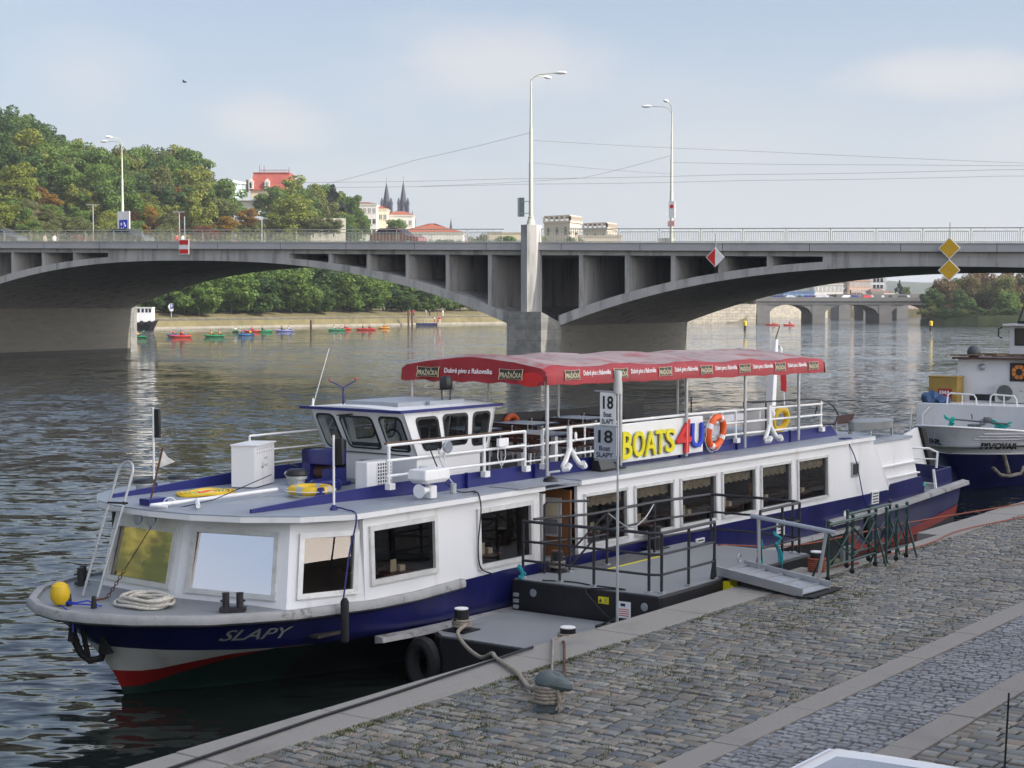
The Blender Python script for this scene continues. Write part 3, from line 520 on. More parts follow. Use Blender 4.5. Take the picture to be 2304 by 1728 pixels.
# ---------------------------------------------------------------- trees
def crown_mesh(name, seed, h, rx, n, leaf, shape='round', m=None):
    g = np.random.default_rng(seed); C = []
    z0 = h*.12; zc = h*(.56 if shape != 'willow' else .48); rz = h*(.46 if shape != 'willow' else .50)
    nc = 46 if shape != 'tall' else 26
    for i in range(nc):
        d = g.normal(size=3); d /= np.linalg.norm(d); k = g.uniform(.40, 1.02)
        p = np.array([d[0]*rx*k, d[1]*rx*k, zc+d[2]*rz*k])
        if shape == 'willow' and p[2] < zc: p[:2] *= 1.12
        if shape == 'tall': p[:2] *= np.clip((h*1.02-p[2])/(h*.55), .25, 1)
        C.append((p, g.uniform(.17, .40)*rx))
    V = []; F = []
    W = np.array([c[1]**2 for c in C]); W /= W.sum()
    idx = g.choice(len(C), n, p=W)
    dv = g.normal(size=(n, 3)); dv /= np.linalg.norm(dv, axis=1)[:, None]
    rad = g.uniform(.55, 1.08, n)**.6
    P = np.array([C[i][0] for i in idx]) + dv*(np.array([C[i][1] for i in idx])*rad)[:, None]*np.array([1, 1, .82])
    P[:, 2] = np.maximum(P[:, 2], z0*.6+g.uniform(0, .6, n))
    nr = dv*.8 + g.normal(size=(n, 3))*.55 + np.array([0, 0, .35]); nr /= np.linalg.norm(nr, axis=1)[:, None]
    up = g.normal(size=(n, 3)); 
    if shape == 'willow': up = up*.4+np.array([0, 0, -1.0])
    a = np.cross(nr, up); a /= np.linalg.norm(a, axis=1)[:, None]; b = np.cross(nr, a); s = leaf*g.uniform(.6, 1.3, n)[:, None]
    bl = 1.8 if shape == 'willow' else 1.15
    Q = np.stack([P-b*s*bl*.5, P+a*s*.42, P+b*s*bl*.5, P-a*s*.42], 1).reshape(-1, 3)
    me = bpy.data.meshes.new(name); me.from_pydata(Q.tolist(), [], [(4*i, 4*i+1, 4*i+2, 4*i+3) for i in range(n)]); me.materials.append(m); return me, C
def trunk_mesh(seed, h, rx, C, r=.2):
    g = random.Random(seed); b = MB(); top = (g.uniform(-.3,.3), g.uniform(-.3,.3), h*.55); b.tube([(0,0,-.6), (g.uniform(-.1,.1), g.uniform(-.1,.1), h*.22), top], r*h/10, 7, r1=r*h/26)
    for i in range(7):
        p = C[i*3 % len(C)][0]; z = h*g.uniform(.18, .45); b.tube([(0,0,z), (p[0]*.5, p[1]*.5, z+(p[2]-z)*.62), tuple(p)], .07*h/10, 5, r1=.015)
    me = bpy.data.meshes.new('trunk'); me.from_pydata(b.v, [], b.f); me.materials.append(BARK); return me
LG = leafmat('green_leaves', [(.058,.115,.022),(.095,.170,.032),(.155,.230,.048),(.075,.135,.028)])
LD = leafmat('dark_green_leaves', [(.038,.080,.022),(.064,.118,.030),(.092,.150,.038)])
LO = leafmat('olive_leaves', [(.10,.125,.032),(.165,.18,.05),(.125,.14,.045),(.085,.11,.032)])
LY = leafmat('yellow_green_leaves', [(.15,.20,.032),(.26,.27,.042),(.12,.17,.032),(.30,.27,.035)])
LGO = leafmat('golden_leaves', [(.30,.17,.015),(.22,.12,.015),(.36,.24,.03)])
LR = leafmat('red_autumn_leaves', [(.20,.035,.02),(.13,.03,.02),(.24,.07,.025),(.10,.05,.02)])
LB = leafmat('brown_autumn_leaves', [(.17,.115,.05),(.23,.14,.065),(.13,.115,.045),(.10,.105,.038)])
LP = leafmat('dark_conifer_needles', [(.012,.022,.016),(.022,.034,.022)])
TV = {}
def variant(key, seed, h, rx, n, leaf, shape, m):
    me, C = crown_mesh(key + '_crown', seed, h, rx, n, leaf, shape, m); TV[key] = (me, trunk_mesh(seed, h, rx, C), h)
for i in range(3): variant('green%d' % i, 10+i, 12, 4.8, 6500, .50, 'round', LG); variant('olive%d' % i, 30+i, 12, 4.6, 5600, .50, 'round', LO)
for i in range(2): variant('dark%d' % i, 20+i, 12, 4.6, 6200, .50, 'round', LD); variant('yellow%d' % i, 40+i, 12, 4.7, 5600, .50, 'round', LY); variant('willow%d' % i, 50+i, 12, 5.2, 7000, .48, 'willow', LG); variant('willowdark%d' % i, 56+i, 12, 5.0, 7000, .48, 'willow', LD); variant('brown%d' % i, 60+i, 12, 4.8, 6200, .50, 'round', LB)
variant('gold0', 70, 12, 4.4, 4500, .55, 'round', LGO); variant('red0', 71, 12, 5.5, 4500, .55, 'round', LR); variant('conifer0', 72, 12, 3.6, 4200, .55, 'tall', LP)
def tree(name, key, X, Y, z, h, label, group=None, cat='tree', wide=1.0, trunk=True):
    me, tm, h0 = TV[key]; o = bpy.data.objects.new(name, None); COL.objects.link(o); o.location = (X, Y, z); k = h/h0; o.scale = (k*wide, k*wide, k); o.rotation_euler = (0, 0, random.uniform(0, 6.28))
    o['label'] = label; o['category'] = cat
    if group: o['group'] = group
    for nm, mm in (('crown', me), ('trunk', tm)):
        c = bpy.data.objects.new(nm, mm); COL.objects.link(c); c.parent = o
    return o
# ---------------------------------------------------------------- far bank and hill
RIDGE = [(-2600,170),(-600,215),(-200,238),(0,262),(75,272),(140,305),(230,330),(310,352),(400,348),(462,372),(500,410),(560,418),(640,404),(700,410),(745,440),(790,470),(830,510),(900,540),(1200,560),(1500,610),(1690,640)]
def interp(T_, x):
    for (a, p), (b, q_) in zip(T_[:-1], T_[1:]):
        if x <= b: return p+(q_-p)*(max(x, a)-a)/(b-a)
    return T_[-1][1]
def YB(x):
    u = (x-1152)/3650; f = 258/max(.05, .586-.81*u); return min(f, 443)
def YR(x): return YB(x)+170
def ground_z(x, Y):
    w = Y-YB(x)
    if w < 0: return -3
    if w < 12: return 2.2+w*.12
    if w < 40: return 3.6+max(0, w-26)*.06
    zr = max(5, ZY(interp(RIDGE, x), YR(x))-12); f = min(1, (w-40)/130)
    return 4.4+(zr-4.4)*f**.62
HILLM = mat('hill_scrub_ground', (.060,.070,.022), .95, var=.5, scale=.12, stain=(.13,.05,.022), samt=.7, sscale=.09, bump=.6, bscale=1.2)
GRASSD = mat('dry_bank_grass', (.14,.118,.055), .95, var=.3, scale=.4, stain=(.07,.075,.025), samt=.6, sscale=.25, bump=.5, bscale=3)
xs = list(range(-2600, -300, 100)) + list(range(-300, 1691, 30))
ws = [-3, .6, 4, 8, 14, 26, 40]; rows = [[(PX(x, YB(x)+w), -(YB(x)+w), ground_z(x, YB(x)+max(w,0)) if w > 0 else -3.5) for x in xs] for w in ws]
MB().grid(rows).build('bank_grass', GRASSD, fr=FW0, kind='structure')
ws = [40, 50, 60, 75, 90, 110, 130, 150, 170, 230, 500, 2500]; rows = [[(PX(x, YB(x)+w), -(YB(x)+w), ground_z(x, YB(x)+w)-(0 if w < 180 else (w-170)*.012)) for x in xs] for w in ws]
MB().grid(rows).build('hill', HILLM, fr=FW0, kind='structure')
UPM = mat('upstream_hill_scrub', (.15,.14,.03), .95, var=.6, scale=.5, stain=(.035,.05,.012), samt=.95, sscale=.12, sthr=.46, bump=1, bscale=.7)
MB().grid([[(X_, -Y_, 2+h_*(.85+.15*math.sin(Y_*.05+X_*.07))) for Y_ in range(-125, 201, 12)] for X_, h_ in ((-225,-4),(-235,3),(-250,22),(-275,48),(-300,66),(-330,74),(-420,76),(-600,40))]).build('upstream_hill', UPM, fr=FW0, kind='structure')
random.seed(8)
for i in range(34):
    Y_ = random.uniform(-70, 90); j = random.random(); X_ = -238-48*j; tree('upstream_tree', random.choice(['yellow0','olive0','gold0','brown0','yellow1','green0','olive1']), X_, Y_, 2+44*min(1, j*1.2)-1, random.uniform(6, 11), 'autumn tree on the wooded slope upstream of the boat', 'trees on the slope upstream')
BANKW = bpy.data.materials.new('bank_wall_stone'); BANKW.use_nodes = True; brickmat(BANKW, (.135,.125,.10), (.09,.083,.068), (.05,.047,.04), .9, .38, .05)
xs = list(range(-900, 1691, 15)); b = MB()
b.loft([[(PX(x, YB(x)), -YB(x), -2), (PX(x, YB(x)-.0), -YB(x)-.3, 2.05), (PX(x, YB(x)+1.1), -(YB(x)+1.1), 2.3), (PX(x, YB(x)+1.1), -(YB(x)+1.1), -2)] for x in xs]); b.build('bank_wall', BANKW, fr=FW0, label='low stone retaining wall along the far river bank', cat='wall')
b = MB(); b.loft([[(PX(x, YB(x)-1.4), -(YB(x)-1.4), -2), (PX(x, YB(x)-1.4), -(YB(x)-1.4), .45), (PX(x, YB(x)-.02), -(YB(x)-.02), .45), (PX(x, YB(x)-.02), -(YB(x)-.02), -2)] for x in xs]); b.build('bank_path', mat('pale_bank_path', (.27,.25,.21), .9, var=.2, scale=.5), fr=FW0, kind='structure')
TREELAB = {'green': 'leafy green tree on the wooded hillside above the bridge', 'olive': 'dull olive tree on the wooded hillside above the bridge', 'dark': 'dark green tree on the wooded hillside above the bridge', 'yellow': 'yellowish green tree on the wooded hillside above the bridge', 'gold': 'small golden autumn tree on the lower hillside scrub', 'red': 'low red autumn bush on the lower hillside scrub', 'brown': 'brownish autumn tree on the wooded hillside above the bridge'}
random.seed(21); gx = -120
cells = []
for j in range(16):
    f = (j/15)**1.15; Yw = 46+f*124; step = 58+18*f
    x = -140+random.uniform(0, 40)
    while x < 812: cells.append((x+random.uniform(-20, 20), f, Yw+random.uniform(-5, 5))); x += step*random.uniform(.75, 1.25)
for x, f, w in cells:
    Y = YB(x)+w
    if 548 < x < 662 and f > .55: continue
    if 405 < x < 560 and .45 < f < .82 and random.random() < .85: continue       # the pavilion's clearing
    if (655 < x < 800 and f < .50) and random.random() < .6: continue
    if x < 120 and .36 < f < .47: continue
    up = f + random.gauss(0, .1)
    if up < .46: kind = random.choice(['olive0','olive1','yellow0','green1','red0','gold0','olive2','green0','green2','yellow1']); h = random.uniform(4.5, 8.5)
    else: kind = random.choice(['green0','green1','green2','dark0','dark1','olive0','olive1','yellow1','green0','green2','yellow0','green1'] if random.random() < .8 else ['green0','dark0']); h = random.uniform(10.5, 15)
    if kind[0] in 'rg' and kind[:2] in ('re', 'go'): h = random.uniform(3.5, 5.5)
    if f > .9: h = 12.5+random.uniform(-1.5, 2.0)
    k0 = kind.rstrip('012'); low = h < 9 and k0 not in ('red', 'gold')
    lab = TREELAB[k0] if not low else TREELAB[k0].replace(' tree ', ' shrub ').replace('wooded hillside above the bridge', 'lower slope above the bridge railing')
    tree('hillside_shrub' if h < 9 else 'hillside_tree', kind, PX(x, Y), Y, ground_z(x, Y)-.3, h, lab, 'bushes on the lower hillside' if h < 9 else 'trees on the wooded hillside', 'shrub' if h < 9 else 'tree', wide=random.uniform(.9, 1.25) if h > 9 else random.uniform(1.1, 1.6))
# trees that can be told apart
def at_tree(name, key, x, ytop, ybase, Y, label, wide=1.0, cat='tree', group=None):
    z0 = ZY(ybase, Y); return tree(name, key, PX(x, Y), Y, z0, ZY(ytop, Y)-z0, label, group, cat, wide)
at_tree('hilltop_tree', 'yellow0', 672, 402, 505, 520, 'broad yellowish tree right of the red roofed villa', 1.45); at_tree('hilltop_tree', 'green1', 620, 420, 510, 500, 'green tree hiding the foot of the red roofed villa', 1.1)
at_tree('conifer', 'conifer0', 752, 420, 510, 525, 'dark conifer standing between two leafy trees on the hill end', 1.0); at_tree('hilltop_tree', 'willow0', 785, 432, 520, 540, 'light green drooping tree at the right end of the hill', .9)
at_tree('hilltop_tree', 'green2', 430, 345, 470, 505, 'tall bright green tree left of the white pavilion', 1.15); at_tree('hilltop_tree', 'yellow1', 400, 338, 470, 515, 'light yellow green tree on the ridge left of the pavilion', 1.1); at_tree('hilltop_tree', 'dark0', 20, 250, 380, 480, 'dark tree topping the highest point of the hill at the left edge', .9); at_tree('hilltop_tree', 'dark1', 62, 262, 390, 482, 'second dark tree on the hill summit beside the highest one', .8)
at_tree('hillside_tree', 'green0', 492, 392, 520, 470, 'round green tree in front of the glass rotunda', 1.1); at_tree('golden_tree', 'gold0', 398, 420, 475, 455, 'rusty golden tree below the white pavilion', .9); at_tree('golden_tree', 'gold0', 342, 465, 510, 420, 'bright yellow bush just above the bridge railing', .9)
at_tree('hillside_tree', 'green2', 808, 478, 535, 520, 'dark green tree in front of the white apartment row', 1.1); at_tree('hillside_tree', 'green0', 893, 488, 545, 520, 'round green tree between the white row and the red roof', 1.0)
for k, x in enumerate((850, 930, 1000, 1075, 1140, 1210, 1290)): at_tree('distant_tree', random.choice(['green0','dark0','olive1']), x, 532+random.uniform(-6, 4), 575, 560, 'small distant tree seen through the bridge railing', 1.5, group='distant trees behind the railing')
for x, y, k in ((205,482,'red0'),(238,474,'red0'),(262,492,'red0'),(300,470,'red0'),(318,500,'gold0'),(352,484,'red0'),(385,500,'red0'),(420,470,'red0'),(445,492,'gold0'),(95,470,'red0'),(60,486,'gold0'),(140,500,'red0'),(168,462,'red0'),(30,505,'red0'),(470,505,'red0'),(515,488,'gold0'),(560,470,'gold0')):
    at_tree('autumn_bush', k, x, y, y+42, 432-(y-480)*.6, 'red autumn bush glowing among green scrub above the bridge railing' if k == 'red0' else 'golden autumn bush among green scrub above the bridge railing', 1.5, 'shrub', 'autumn bushes above the bridge railing')
# the row under the bridge
random.seed(5)
BR = [(338,'dark0',640,10),(372,'dark1',625,16),(415,'willow0',612,9),(448,'willow1',628,5),(478,'green0',610,22),(520,'willow1',606,12),(560,'green1',600,24),(590,'willowdark0',620,10),(625,'green2',600,26),(655,'willow0',603,14),(700,'dark0',598,24),(722,'willowdark1',640,11),(760,'willow1',606,20),(800,'dark1',600,26),(828,'green0',618,14),(870,'green1',608,25),(905,'yellow1',648,16),(945,'dark0',640,24),(985,'willowdark0',655,20),(1030,'olive0',668,24),(1075,'dark1',670,24),(300,'dark1',640,28),(255,'green0',640,26),(1120,'green0',668,26),(1160,'dark0',670,28)]
for i, (x, key, yt, w) in enumerate(BR):
    w *= .62; Y = YB(x)+w; z = ground_z(x, Y)
    tree('riverside_tree', key, PX(x, Y), Y, z, ZY(yt, Y)-z, {'w': 'drooping tree at the water end of the far bank row', 'd': 'dark leafy tree in the row along the far bank', 'g': 'green leafy tree in the row along the far bank', 'y': 'yellowish tree in the row along the far bank', 'o': 'olive tree at the right end of the far bank row'}[key[0]] if key not in ('willow1',) else 'light green drooping tree in the row along the far bank', 'trees along the far river bank', wide=1.45 if w < 12 else 1.6)
for i in range(46):
    x = 300+i*18+random.uniform(-8, 8); w = random.uniform(8, 17); Y = YB(x)+w; tree('riverside_bush', random.choice(['green0','dark0','dark1','willowdark0','green2']), PX(x, Y), Y, ground_z(x, Y)-.3, random.uniform(4.0, 7.0), 'leafy bush under the trees of the far bank row', 'bushes under the far bank trees', 'shrub', 1.7)
# lamp posts of the far road
for i, (x, yt, lab) in enumerate(((213, 462, 'left one of three T shaped lamps before the hillside'), (406, 478, 'middle one of three T shaped lamps before the hillside'), (591, 492, 'right one of three T shaped lamps before the hillside'))):
    Y = YB(x)+46; zt = ZY(yt, Y); t = thing('road_lamp', lab, 'street lamp', (PX(x, Y), -Y, 4.4), FW0, 'T shaped lamps of the far road'); MB().tube([(PX(x,Y), -Y, 4), (PX(x,Y), -Y, zt)], .10, 6).build('pole', ALU, t); MB().beam((PX(x,Y)-1.5, -Y, zt), (PX(x,Y)+1.5, -Y, zt), .22, .12).build('lamp_head', ALU, t)
MB().tube([(PX(180, 440), -440, 25), (PX(180, 440), -440, ZY(402, 440))], .12, 6).build('hillside_lamp', ALU, fr=FW0, label='thin white lamp post alone on the wooded hill', cat='street lamp')
# ---------------------------------------------------------------- buildings beyond
PALE = mat('pale_graffiti_wall', (.62,.58,.50), .9, var=.12, scale=.3, stain=(.25,.2,.2), samt=.8, sscale=.9); GRAF = mat('graffiti_paint', (.68,.68,.72), .7, var=.2); GRAFD = mat('dark_graffiti_outline', (.10,.09,.14), .7)
def gwall(x0, x1, y0, y1, Y, label, scr):
    t = thing('graffiti_wall', label, 'wall', (PX((x0+x1)/2, Y), -Y, ZY(y1, Y)), FW0); b = MB(); b.bx(PX(x0,Y), PX(x1,Y), -Y-1, -Y, ZY(y1,Y)-6, ZY(y0,Y)); b.build('wall', PALE, t, smooth=0)
    g = MB(); d = MB(); rr = random.Random(scr); H = ZY(y0,Y)-ZY(y1,Y); x = PX(x0,Y)+H*.3
    while x < PX(x1,Y)-H*.6:
        pts = [(x+rr.uniform(0, .5)*H, -Y+.02, ZY(y1,Y)+H*rr.uniform(.12, .88)) for k in range(5)]; g.tube(pts, H*.075, 4); d.tube([(p[0]+.1*H, p[1]+.05, p[2]-.05*H) for p in pts], H*.02, 4); x += H*rr.uniform(.35, .6)
    g.build('graffiti', GRAF, t); d.build('graffiti_outline', GRAFD, t)
gwall(-60, 92, 428, 458, 432, 'graffiti covered wall on the hillside at the left edge', 3); gwall(700, 778, 492, 530, 470, 'graffiti covered wall on the slope behind the red car', 8)
for x_, y_ in ((706, 500), (722, 503), (735, 509), (752, 512)): at_tree('hillside_shrub', 'olive1', x_, y_-16, 532, 462, 'shrub in front of the graffiti wall behind the red car', 1.5, 'shrub', 'shrubs before the graffiti wall')
gwall(480, 512, 474, 490, 470, 'small white wall piece among the trees under the pavilion', 4)
FWALL = mat('white_render', (.66,.63,.58), .8, var=.05, scale=.3); SLATE = mat('dark_slate', (.045,.05,.075), .7, var=.2, scale=.4); REDROOF = mat('bright_red_roof', (.36,.075,.055), .75, var=.2, scale=.5); GREYR = mat('pale_metal_roof', (.55,.58,.60), .5)
def pxhouse(x0, x1, ytop, ybase, Y, depth, m, label, roofpx=14, cols=None, rows=None, roofm=None, wsz=(1.2,1.9), hip=4):
    return house(FW0, PX(x0,Y), PX(x1,Y), -Y-depth, -Y, ZY(ybase,Y)-8, ZY(ytop+roofpx,Y), m, label, roofh=roofpx/3650*Y-.5, cols=cols, rows=rows, side='y1', roofm=roofm, wsz=wsz, hip=hip)
# red-roofed villa with crested mansard
Y = 560; t = thing('villa', 'villa with a crested red mansard roof on the hilltop', 'building', (PX(608,Y), -Y, ZY(450,Y)), FW0)
MB().bx(PX(566,Y), PX(655,Y), -Y-16, -Y, ZY(470,Y), ZY(430,Y)).build('wall', mat('villa_render', (.62,.50,.36), .8), t, smooth=0)
def ring(x0, x1, y0, y1, z): return [(x0,y0,z),(x1,y0,z),(x1,y1,z),(x0,y1,z)]
b = MB(); b.loft([ring(PX(564,Y), PX(657,Y), -Y-16.5, -Y+.5, ZY(430,Y)), ring(PX(572,Y), PX(652,Y), -Y-14.5, -Y-1.2, ZY(393,Y)), ring(PX(571,Y), PX(653,Y), -Y-14.7, -Y-1.0, ZY(391,Y)), ring(PX(571,Y), PX(653,Y), -Y-14.7, -Y-1.0, ZY(389,Y))]); ro = b.build('roof', REDROOF, t, smooth=0)
b = MB(); 
for k in range(15): b.bx(PX(586+k*4.6,Y)-.06, PX(586+k*4.6,Y)+.06, -Y-1.3, -Y-1.2, ZY(390,Y), ZY(383,Y))
b.bx(PX(586,Y), PX(651,Y), -Y-1.32, -Y-1.18, ZY(384.5,Y), ZY(383.5,Y)); [b.bx(PX(x,Y)-.08, PX(x,Y)+.08, -Y-1.4, -Y-1.2, ZY(390,Y), ZY(y,Y)) for x, y in ((586,372),(596,374),(652,377))]; b.build('cresting', mat('iron_cresting', (.25,.10,.10), .7), ro, smooth=0)
for x in (568, 604): 
    b = MB(); b.bx(PX(x-5,Y), PX(x+6,Y), -Y-1, -Y+1.0, ZY(427,Y), ZY(411,Y)); b.extr([(PX(x-6,Y), -Y+1.1, ZY(411,Y)), (PX(x+7,Y), -Y+1.1, ZY(411,Y)), (PX(x+.5,Y), -Y+1.1, ZY(404,Y))], (0,-2,0)); d = b.build('dormer', FWALL, t, smooth=0); MB().bx(PX(x-2,Y), PX(x+2,Y), -Y+1.0, -Y+1.06, ZY(425,Y), ZY(413,Y)).build('window', HWIN, d, smooth=0)
b = MB(); [b.bx(PX(x,Y), PX(x+5,Y), -Y-9, -Y-7.5, ZY(430,Y), ZY(y,Y)) for x, y in ((548,402),(526,404))]; b.build('chimney', mat('chimney_brick', (.25,.2,.17), .9), t, smooth=0)
# pavilion with glass rotunda
Y = 500; t = thing('pavilion', 'white pavilion with a round glass hall among hilltop trees', 'building', (PX(500,Y), -Y, ZY(470,Y)), FW0)
b = MB(); b.bx(PX(425,Y), PX(575,Y), -Y-12, -Y, ZY(480,Y), ZY(452,Y)); b.build('wall', FWALL, t, smooth=0); b = MB(); b.bx(PX(418,Y), PX(580,Y), -Y-13, -Y+1.5, ZY(453,Y), ZY(448,Y)); b.build('roof', GREYR, t, smooth=0)
b = MB(); b.lathe([(3.6,0),(3.6,5.2)], (PX(522,Y), -Y-4, ZY(452,Y)), 20); rt = b.build('rotunda', mat('rotunda_glass', (.38,.46,.47), .12, metal=.3), t, smooth=0)
b = MB(); [b.bx(PX(522,Y)+3.65*math.cos(k*.42)-.08, PX(522,Y)+3.65*math.cos(k*.42)+.08, -Y-4+3.65*math.sin(k*.42)-.08, -Y-4+3.65*math.sin(k*.42)+.08, ZY(452,Y), ZY(452,Y)+5.3) for k in range(15)]; b.lathe([(4.1,5.2),(4.1,5.7),(.3,6.6)], (PX(522,Y), -Y-4, ZY(452,Y)), 20); b.build('rotunda_frame', GREYR, rt, smooth=0)
# apartment row, church, ministry, red roof
BROWNR = mat('brown_roof_tiles', (.20,.11,.085), .85, var=.2, scale=.6)
pxhouse(786, 848, 453, 515, 640, 14, FWALL, 'white apartment house at the left end of the row below the church', 10, 6, 4, BROWNR); pxhouse(843, 872, 462, 520, 648, 14, mat('cream_render', (.62,.56,.43), .8), 'cream apartment house in the row below the church', 11, 3, 3, TILE); pxhouse(868, 930, 474, 530, 656, 14, FWALL, 'white house with red tiles at the right end of the row', 13, 5, 3, TILE)
pxhouse(898, 1042, 500, 548, 560, 22, FWALL, 'broad house under a large red hipped roof behind the railing', 26, 9, 2, TILE, hip=12); pxhouse(1035, 1060, 540, 556, 600, 12, mat('yellow_render', (.6,.45,.18), .8), 'small yellow house seen through the railing', 6, 3, 1, TILE)
pxhouse(1098, 1185, 522, 550, 700, 20, mat('beige_render', (.52,.45,.33), .8), 'long beige block left of the pier column', 4, 10, 2, SLATE)
Y = 820; t = thing('church', 'distant dark gothic church with twin pointed spires', 'church', (PX(895,Y), -Y, ZY(520,Y)), FW0); b = MB(); b.bx(PX(862,Y), PX(935,Y), -Y-30, -Y-4, ZY(560,Y), ZY(520,Y)); b.build('nave', mat('dark_church_stone', (.12,.115,.12), .9, var=.2, scale=.3), t, smooth=0)
b = MB(); b.extr([(PX(866,Y), -Y-4, ZY(520,Y)), (PX(932,Y), -Y-4, ZY(520,Y)), (PX(930,Y), -Y-14, ZY(488,Y)), (PX(868,Y), -Y-14, ZY(488,Y))], (0,-12,0)); b.build('roof', SLATE, t, smooth=0)
for x, yt in ((872, 405), (909.5, 402)):
    c = (PX(x,Y), -Y+3, 0); b = MB(); b.bx(c[0]-3.1, c[0]+3.1, c[1]-3.1, c[1]+3.1, ZY(560,Y), ZY(486,Y)); tw = b.build('tower', mat('church_tower_stone', (.11,.11,.125), .9), t, smooth=0)
    b = MB(); b.lathe([(3.4,ZY(487,Y)),(1.9,ZY(460,Y)),(.9,ZY(432,Y)),(.06,ZY(yt+8,Y)),(.05,ZY(yt-4,Y))], c, 8); b.build('spire', SLATE, tw, smooth=0)
    b = MB(); [b.lathe([(.55,ZY(480,Y)),(.5,ZY(462,Y)),(.75,ZY(460,Y)),(.05,ZY(447,Y))], (c[0]+dx*2.3, c[1]+dy*2.3, 0), 6) for dx in (-1,1) for dy in (-1,1)]; b.build('pinnacle', SLATE, tw, smooth=0)
b = MB(); [b.lathe([(.6,ZY(510,Y)),(.5,ZY(490,Y)),(.04,ZY(473,Y))], (PX(x,Y), -Y-4, 0), 6) for x in (890, 893, 927.5)]; b.build('pinnacle', SLATE, t, smooth=0)
MB().lathe([(.9,ZY(540,900)),(.8,ZY(514,900)),(.04,ZY(492,900))], (PX(1015,900), -900, 0), 8).build('small_spire', SLATE, fr=FW0, label='small thin dark spire right of the red hipped roof', cat='spire')
STB = mat('sandy_ministry_stone', (.52,.45,.36), .85, var=.06, scale=.2)
def parapet_block(x0, x1, xc, ytop, ybase, Y, label, n):
    t = thing('office_block', label, 'building', (PX((x0+x1)/2,Y), -Y, ZY(ybase,Y)), FW0); a, b_, c = PX(x0,Y), PX(xc,Y), PX(x1,Y); z1 = ZY(ytop,Y); z0 = ZY(ybase+60,Y); pl = [(a,-Y),(b_,-Y+9),(c,-Y-3),(c-8,-Y-16),(a+2,-Y-16)]
    MB().prism(pl, z0, z1-2.6).build('wall', STB, t, smooth=0); cx, cy = sum(p[0] for p in pl)/5, sum(p[1] for p in pl)/5; big = [(cx+(p[0]-cx)*1.06, cy+(p[1]-cy)*1.06) for p in pl]; b = MB(); b.prism(big, z1-2.9, z1-2.2); b.prism(pl, z1-.5, z1)
    for (p, q_) in ((pl[0],pl[1]), (pl[1],pl[2])):
        for k in range(n+1): f = k/n; b.bx(p[0]+(q_[0]-p[0])*f-.45, p[0]+(q_[0]-p[0])*f+.45, p[1]+(q_[1]-p[1])*f-.5, p[1]+(q_[1]-p[1])*f+.1, z1-2.2, z1-.48)
    b.build('parapet', STB, t, smooth=0); w = MB()
    for (p, q_, m_) in ((pl[0],pl[1],3), (pl[1],pl[2],5)):
        for r_ in range(4):
            for k in range(m_): f = (k+.5)/m_; x, y = p[0]+(q_[0]-p[0])*f, p[1]+(q_[1]-p[1])*f; dx, dy = (q_[0]-p[0]), (q_[1]-p[1]); L_ = math.hypot(dx, dy); w.beam((x-dx/L_*.6, y-dy/L_*.6+.08, z1-6.2-r_*5), (x+dx/L_*.6, y+dy/L_*.6+.08, z1-6.2-r_*5), .12, 3.0)
    w.build('window', HWIN, t, smooth=0)
parapet_block(1224, 1308, 1280, 487, 545, 640, 'sandy stone office tower with a balustraded flat top right of the column', 5); parapet_block(1312, 1388, 1362, 503, 548, 700, 'lower sandy stone office tower with a balustraded flat top', 5)
pxhouse(1302, 1398, 530, 556, 620, 14, STB, 'low sandy wing with a row of small windows behind the railing', 3, 14, 1, GREYR)
# ---------------------------------------------------------------- distant bridge, quay wall, town and island on the right
Y = 446; t = thing('distant_bridge', 'distant grey stone bridge of several round arches under the right span', 'bridge', (PX(1850,Y), -Y, 0), FW0); DST = mat('distant_bridge_stone', (.17,.165,.16), .9, var=.12, scale=.4)
prs = [1716, 1840, 1990, 2120, 2230]; zt = ZY(677,Y); b = MB(); b.bx(PX(1700,Y), PX(2330,Y), -Y-16, -Y, zt-1.0, zt+.1); b.bx(PX(1700,Y), PX(2330,Y), -Y, -Y+.3, zt-.1, zt+1.0)
b.build('deck', DST, t, smooth=0)
for a, c in zip(prs[:-1], prs[1:]):
    xa, xb = PX(a,Y)+1.6, PX(c,Y)-1.6; xm = (xa+xb)/2; hw = (xb-xa)/2; xs = np.linspace(-1, 1, 21); lo = [2.0+(zt-3.0)*math.sqrt(max(0, 1-(abs(x))**2.2)) for x in xs]
    b = MB(); b.loft([[(xm+x*hw, -Y-15, l), (xm+x*hw, -Y-15, zt-.9), (xm+x*hw, -Y-.2, zt-.9), (xm+x*hw, -Y-.2, l)] for x, l in zip(xs, lo)]); b.build('arch', DST, t, smooth=20)
for a in prs: b = MB(); b.bx(PX(a,Y)-1.75, PX(a,Y)+1.75, -Y-16.5, -Y+1.2, -3, 2.6); b.bx(PX(a,Y)-1.6, PX(a,Y)+1.6, -Y-15, -Y-.1, 2.6, zt-.95); b.build('pier', DST, t, smooth=0)
random.seed(3)
for k in range(16):
    x = 1740+k*22+random.uniform(-6, 6); c = random.choice([WHITE, BLACK, REDS, STEEL, BLUED]); w = 3.9 if random.random() < .7 else 1.2; b = MB(); b.bx(PX(x,Y), PX(x,Y)+w, -Y-5, -Y-3.3, zt+.3, zt+1.0); b.loft([ring(PX(x,Y)+w*.15, PX(x,Y)+w*.88, -Y-4.9, -Y-3.4, zt+1.0), ring(PX(x,Y)+w*.28, PX(x,Y)+w*.72, -Y-4.7, -Y-3.6, zt+1.55)]); b.build('distant_car', c, fr=FW0, label='tiny car crossing the distant bridge', cat='car', group='cars on the distant bridge', smooth=0)
QW = bpy.data.materials.new('pale_embankment_stone'); QW.use_nodes = True; brickmat(QW, (.45,.40,.32), (.36,.32,.26), (.22,.2,.17), 2.2, .8, .05)
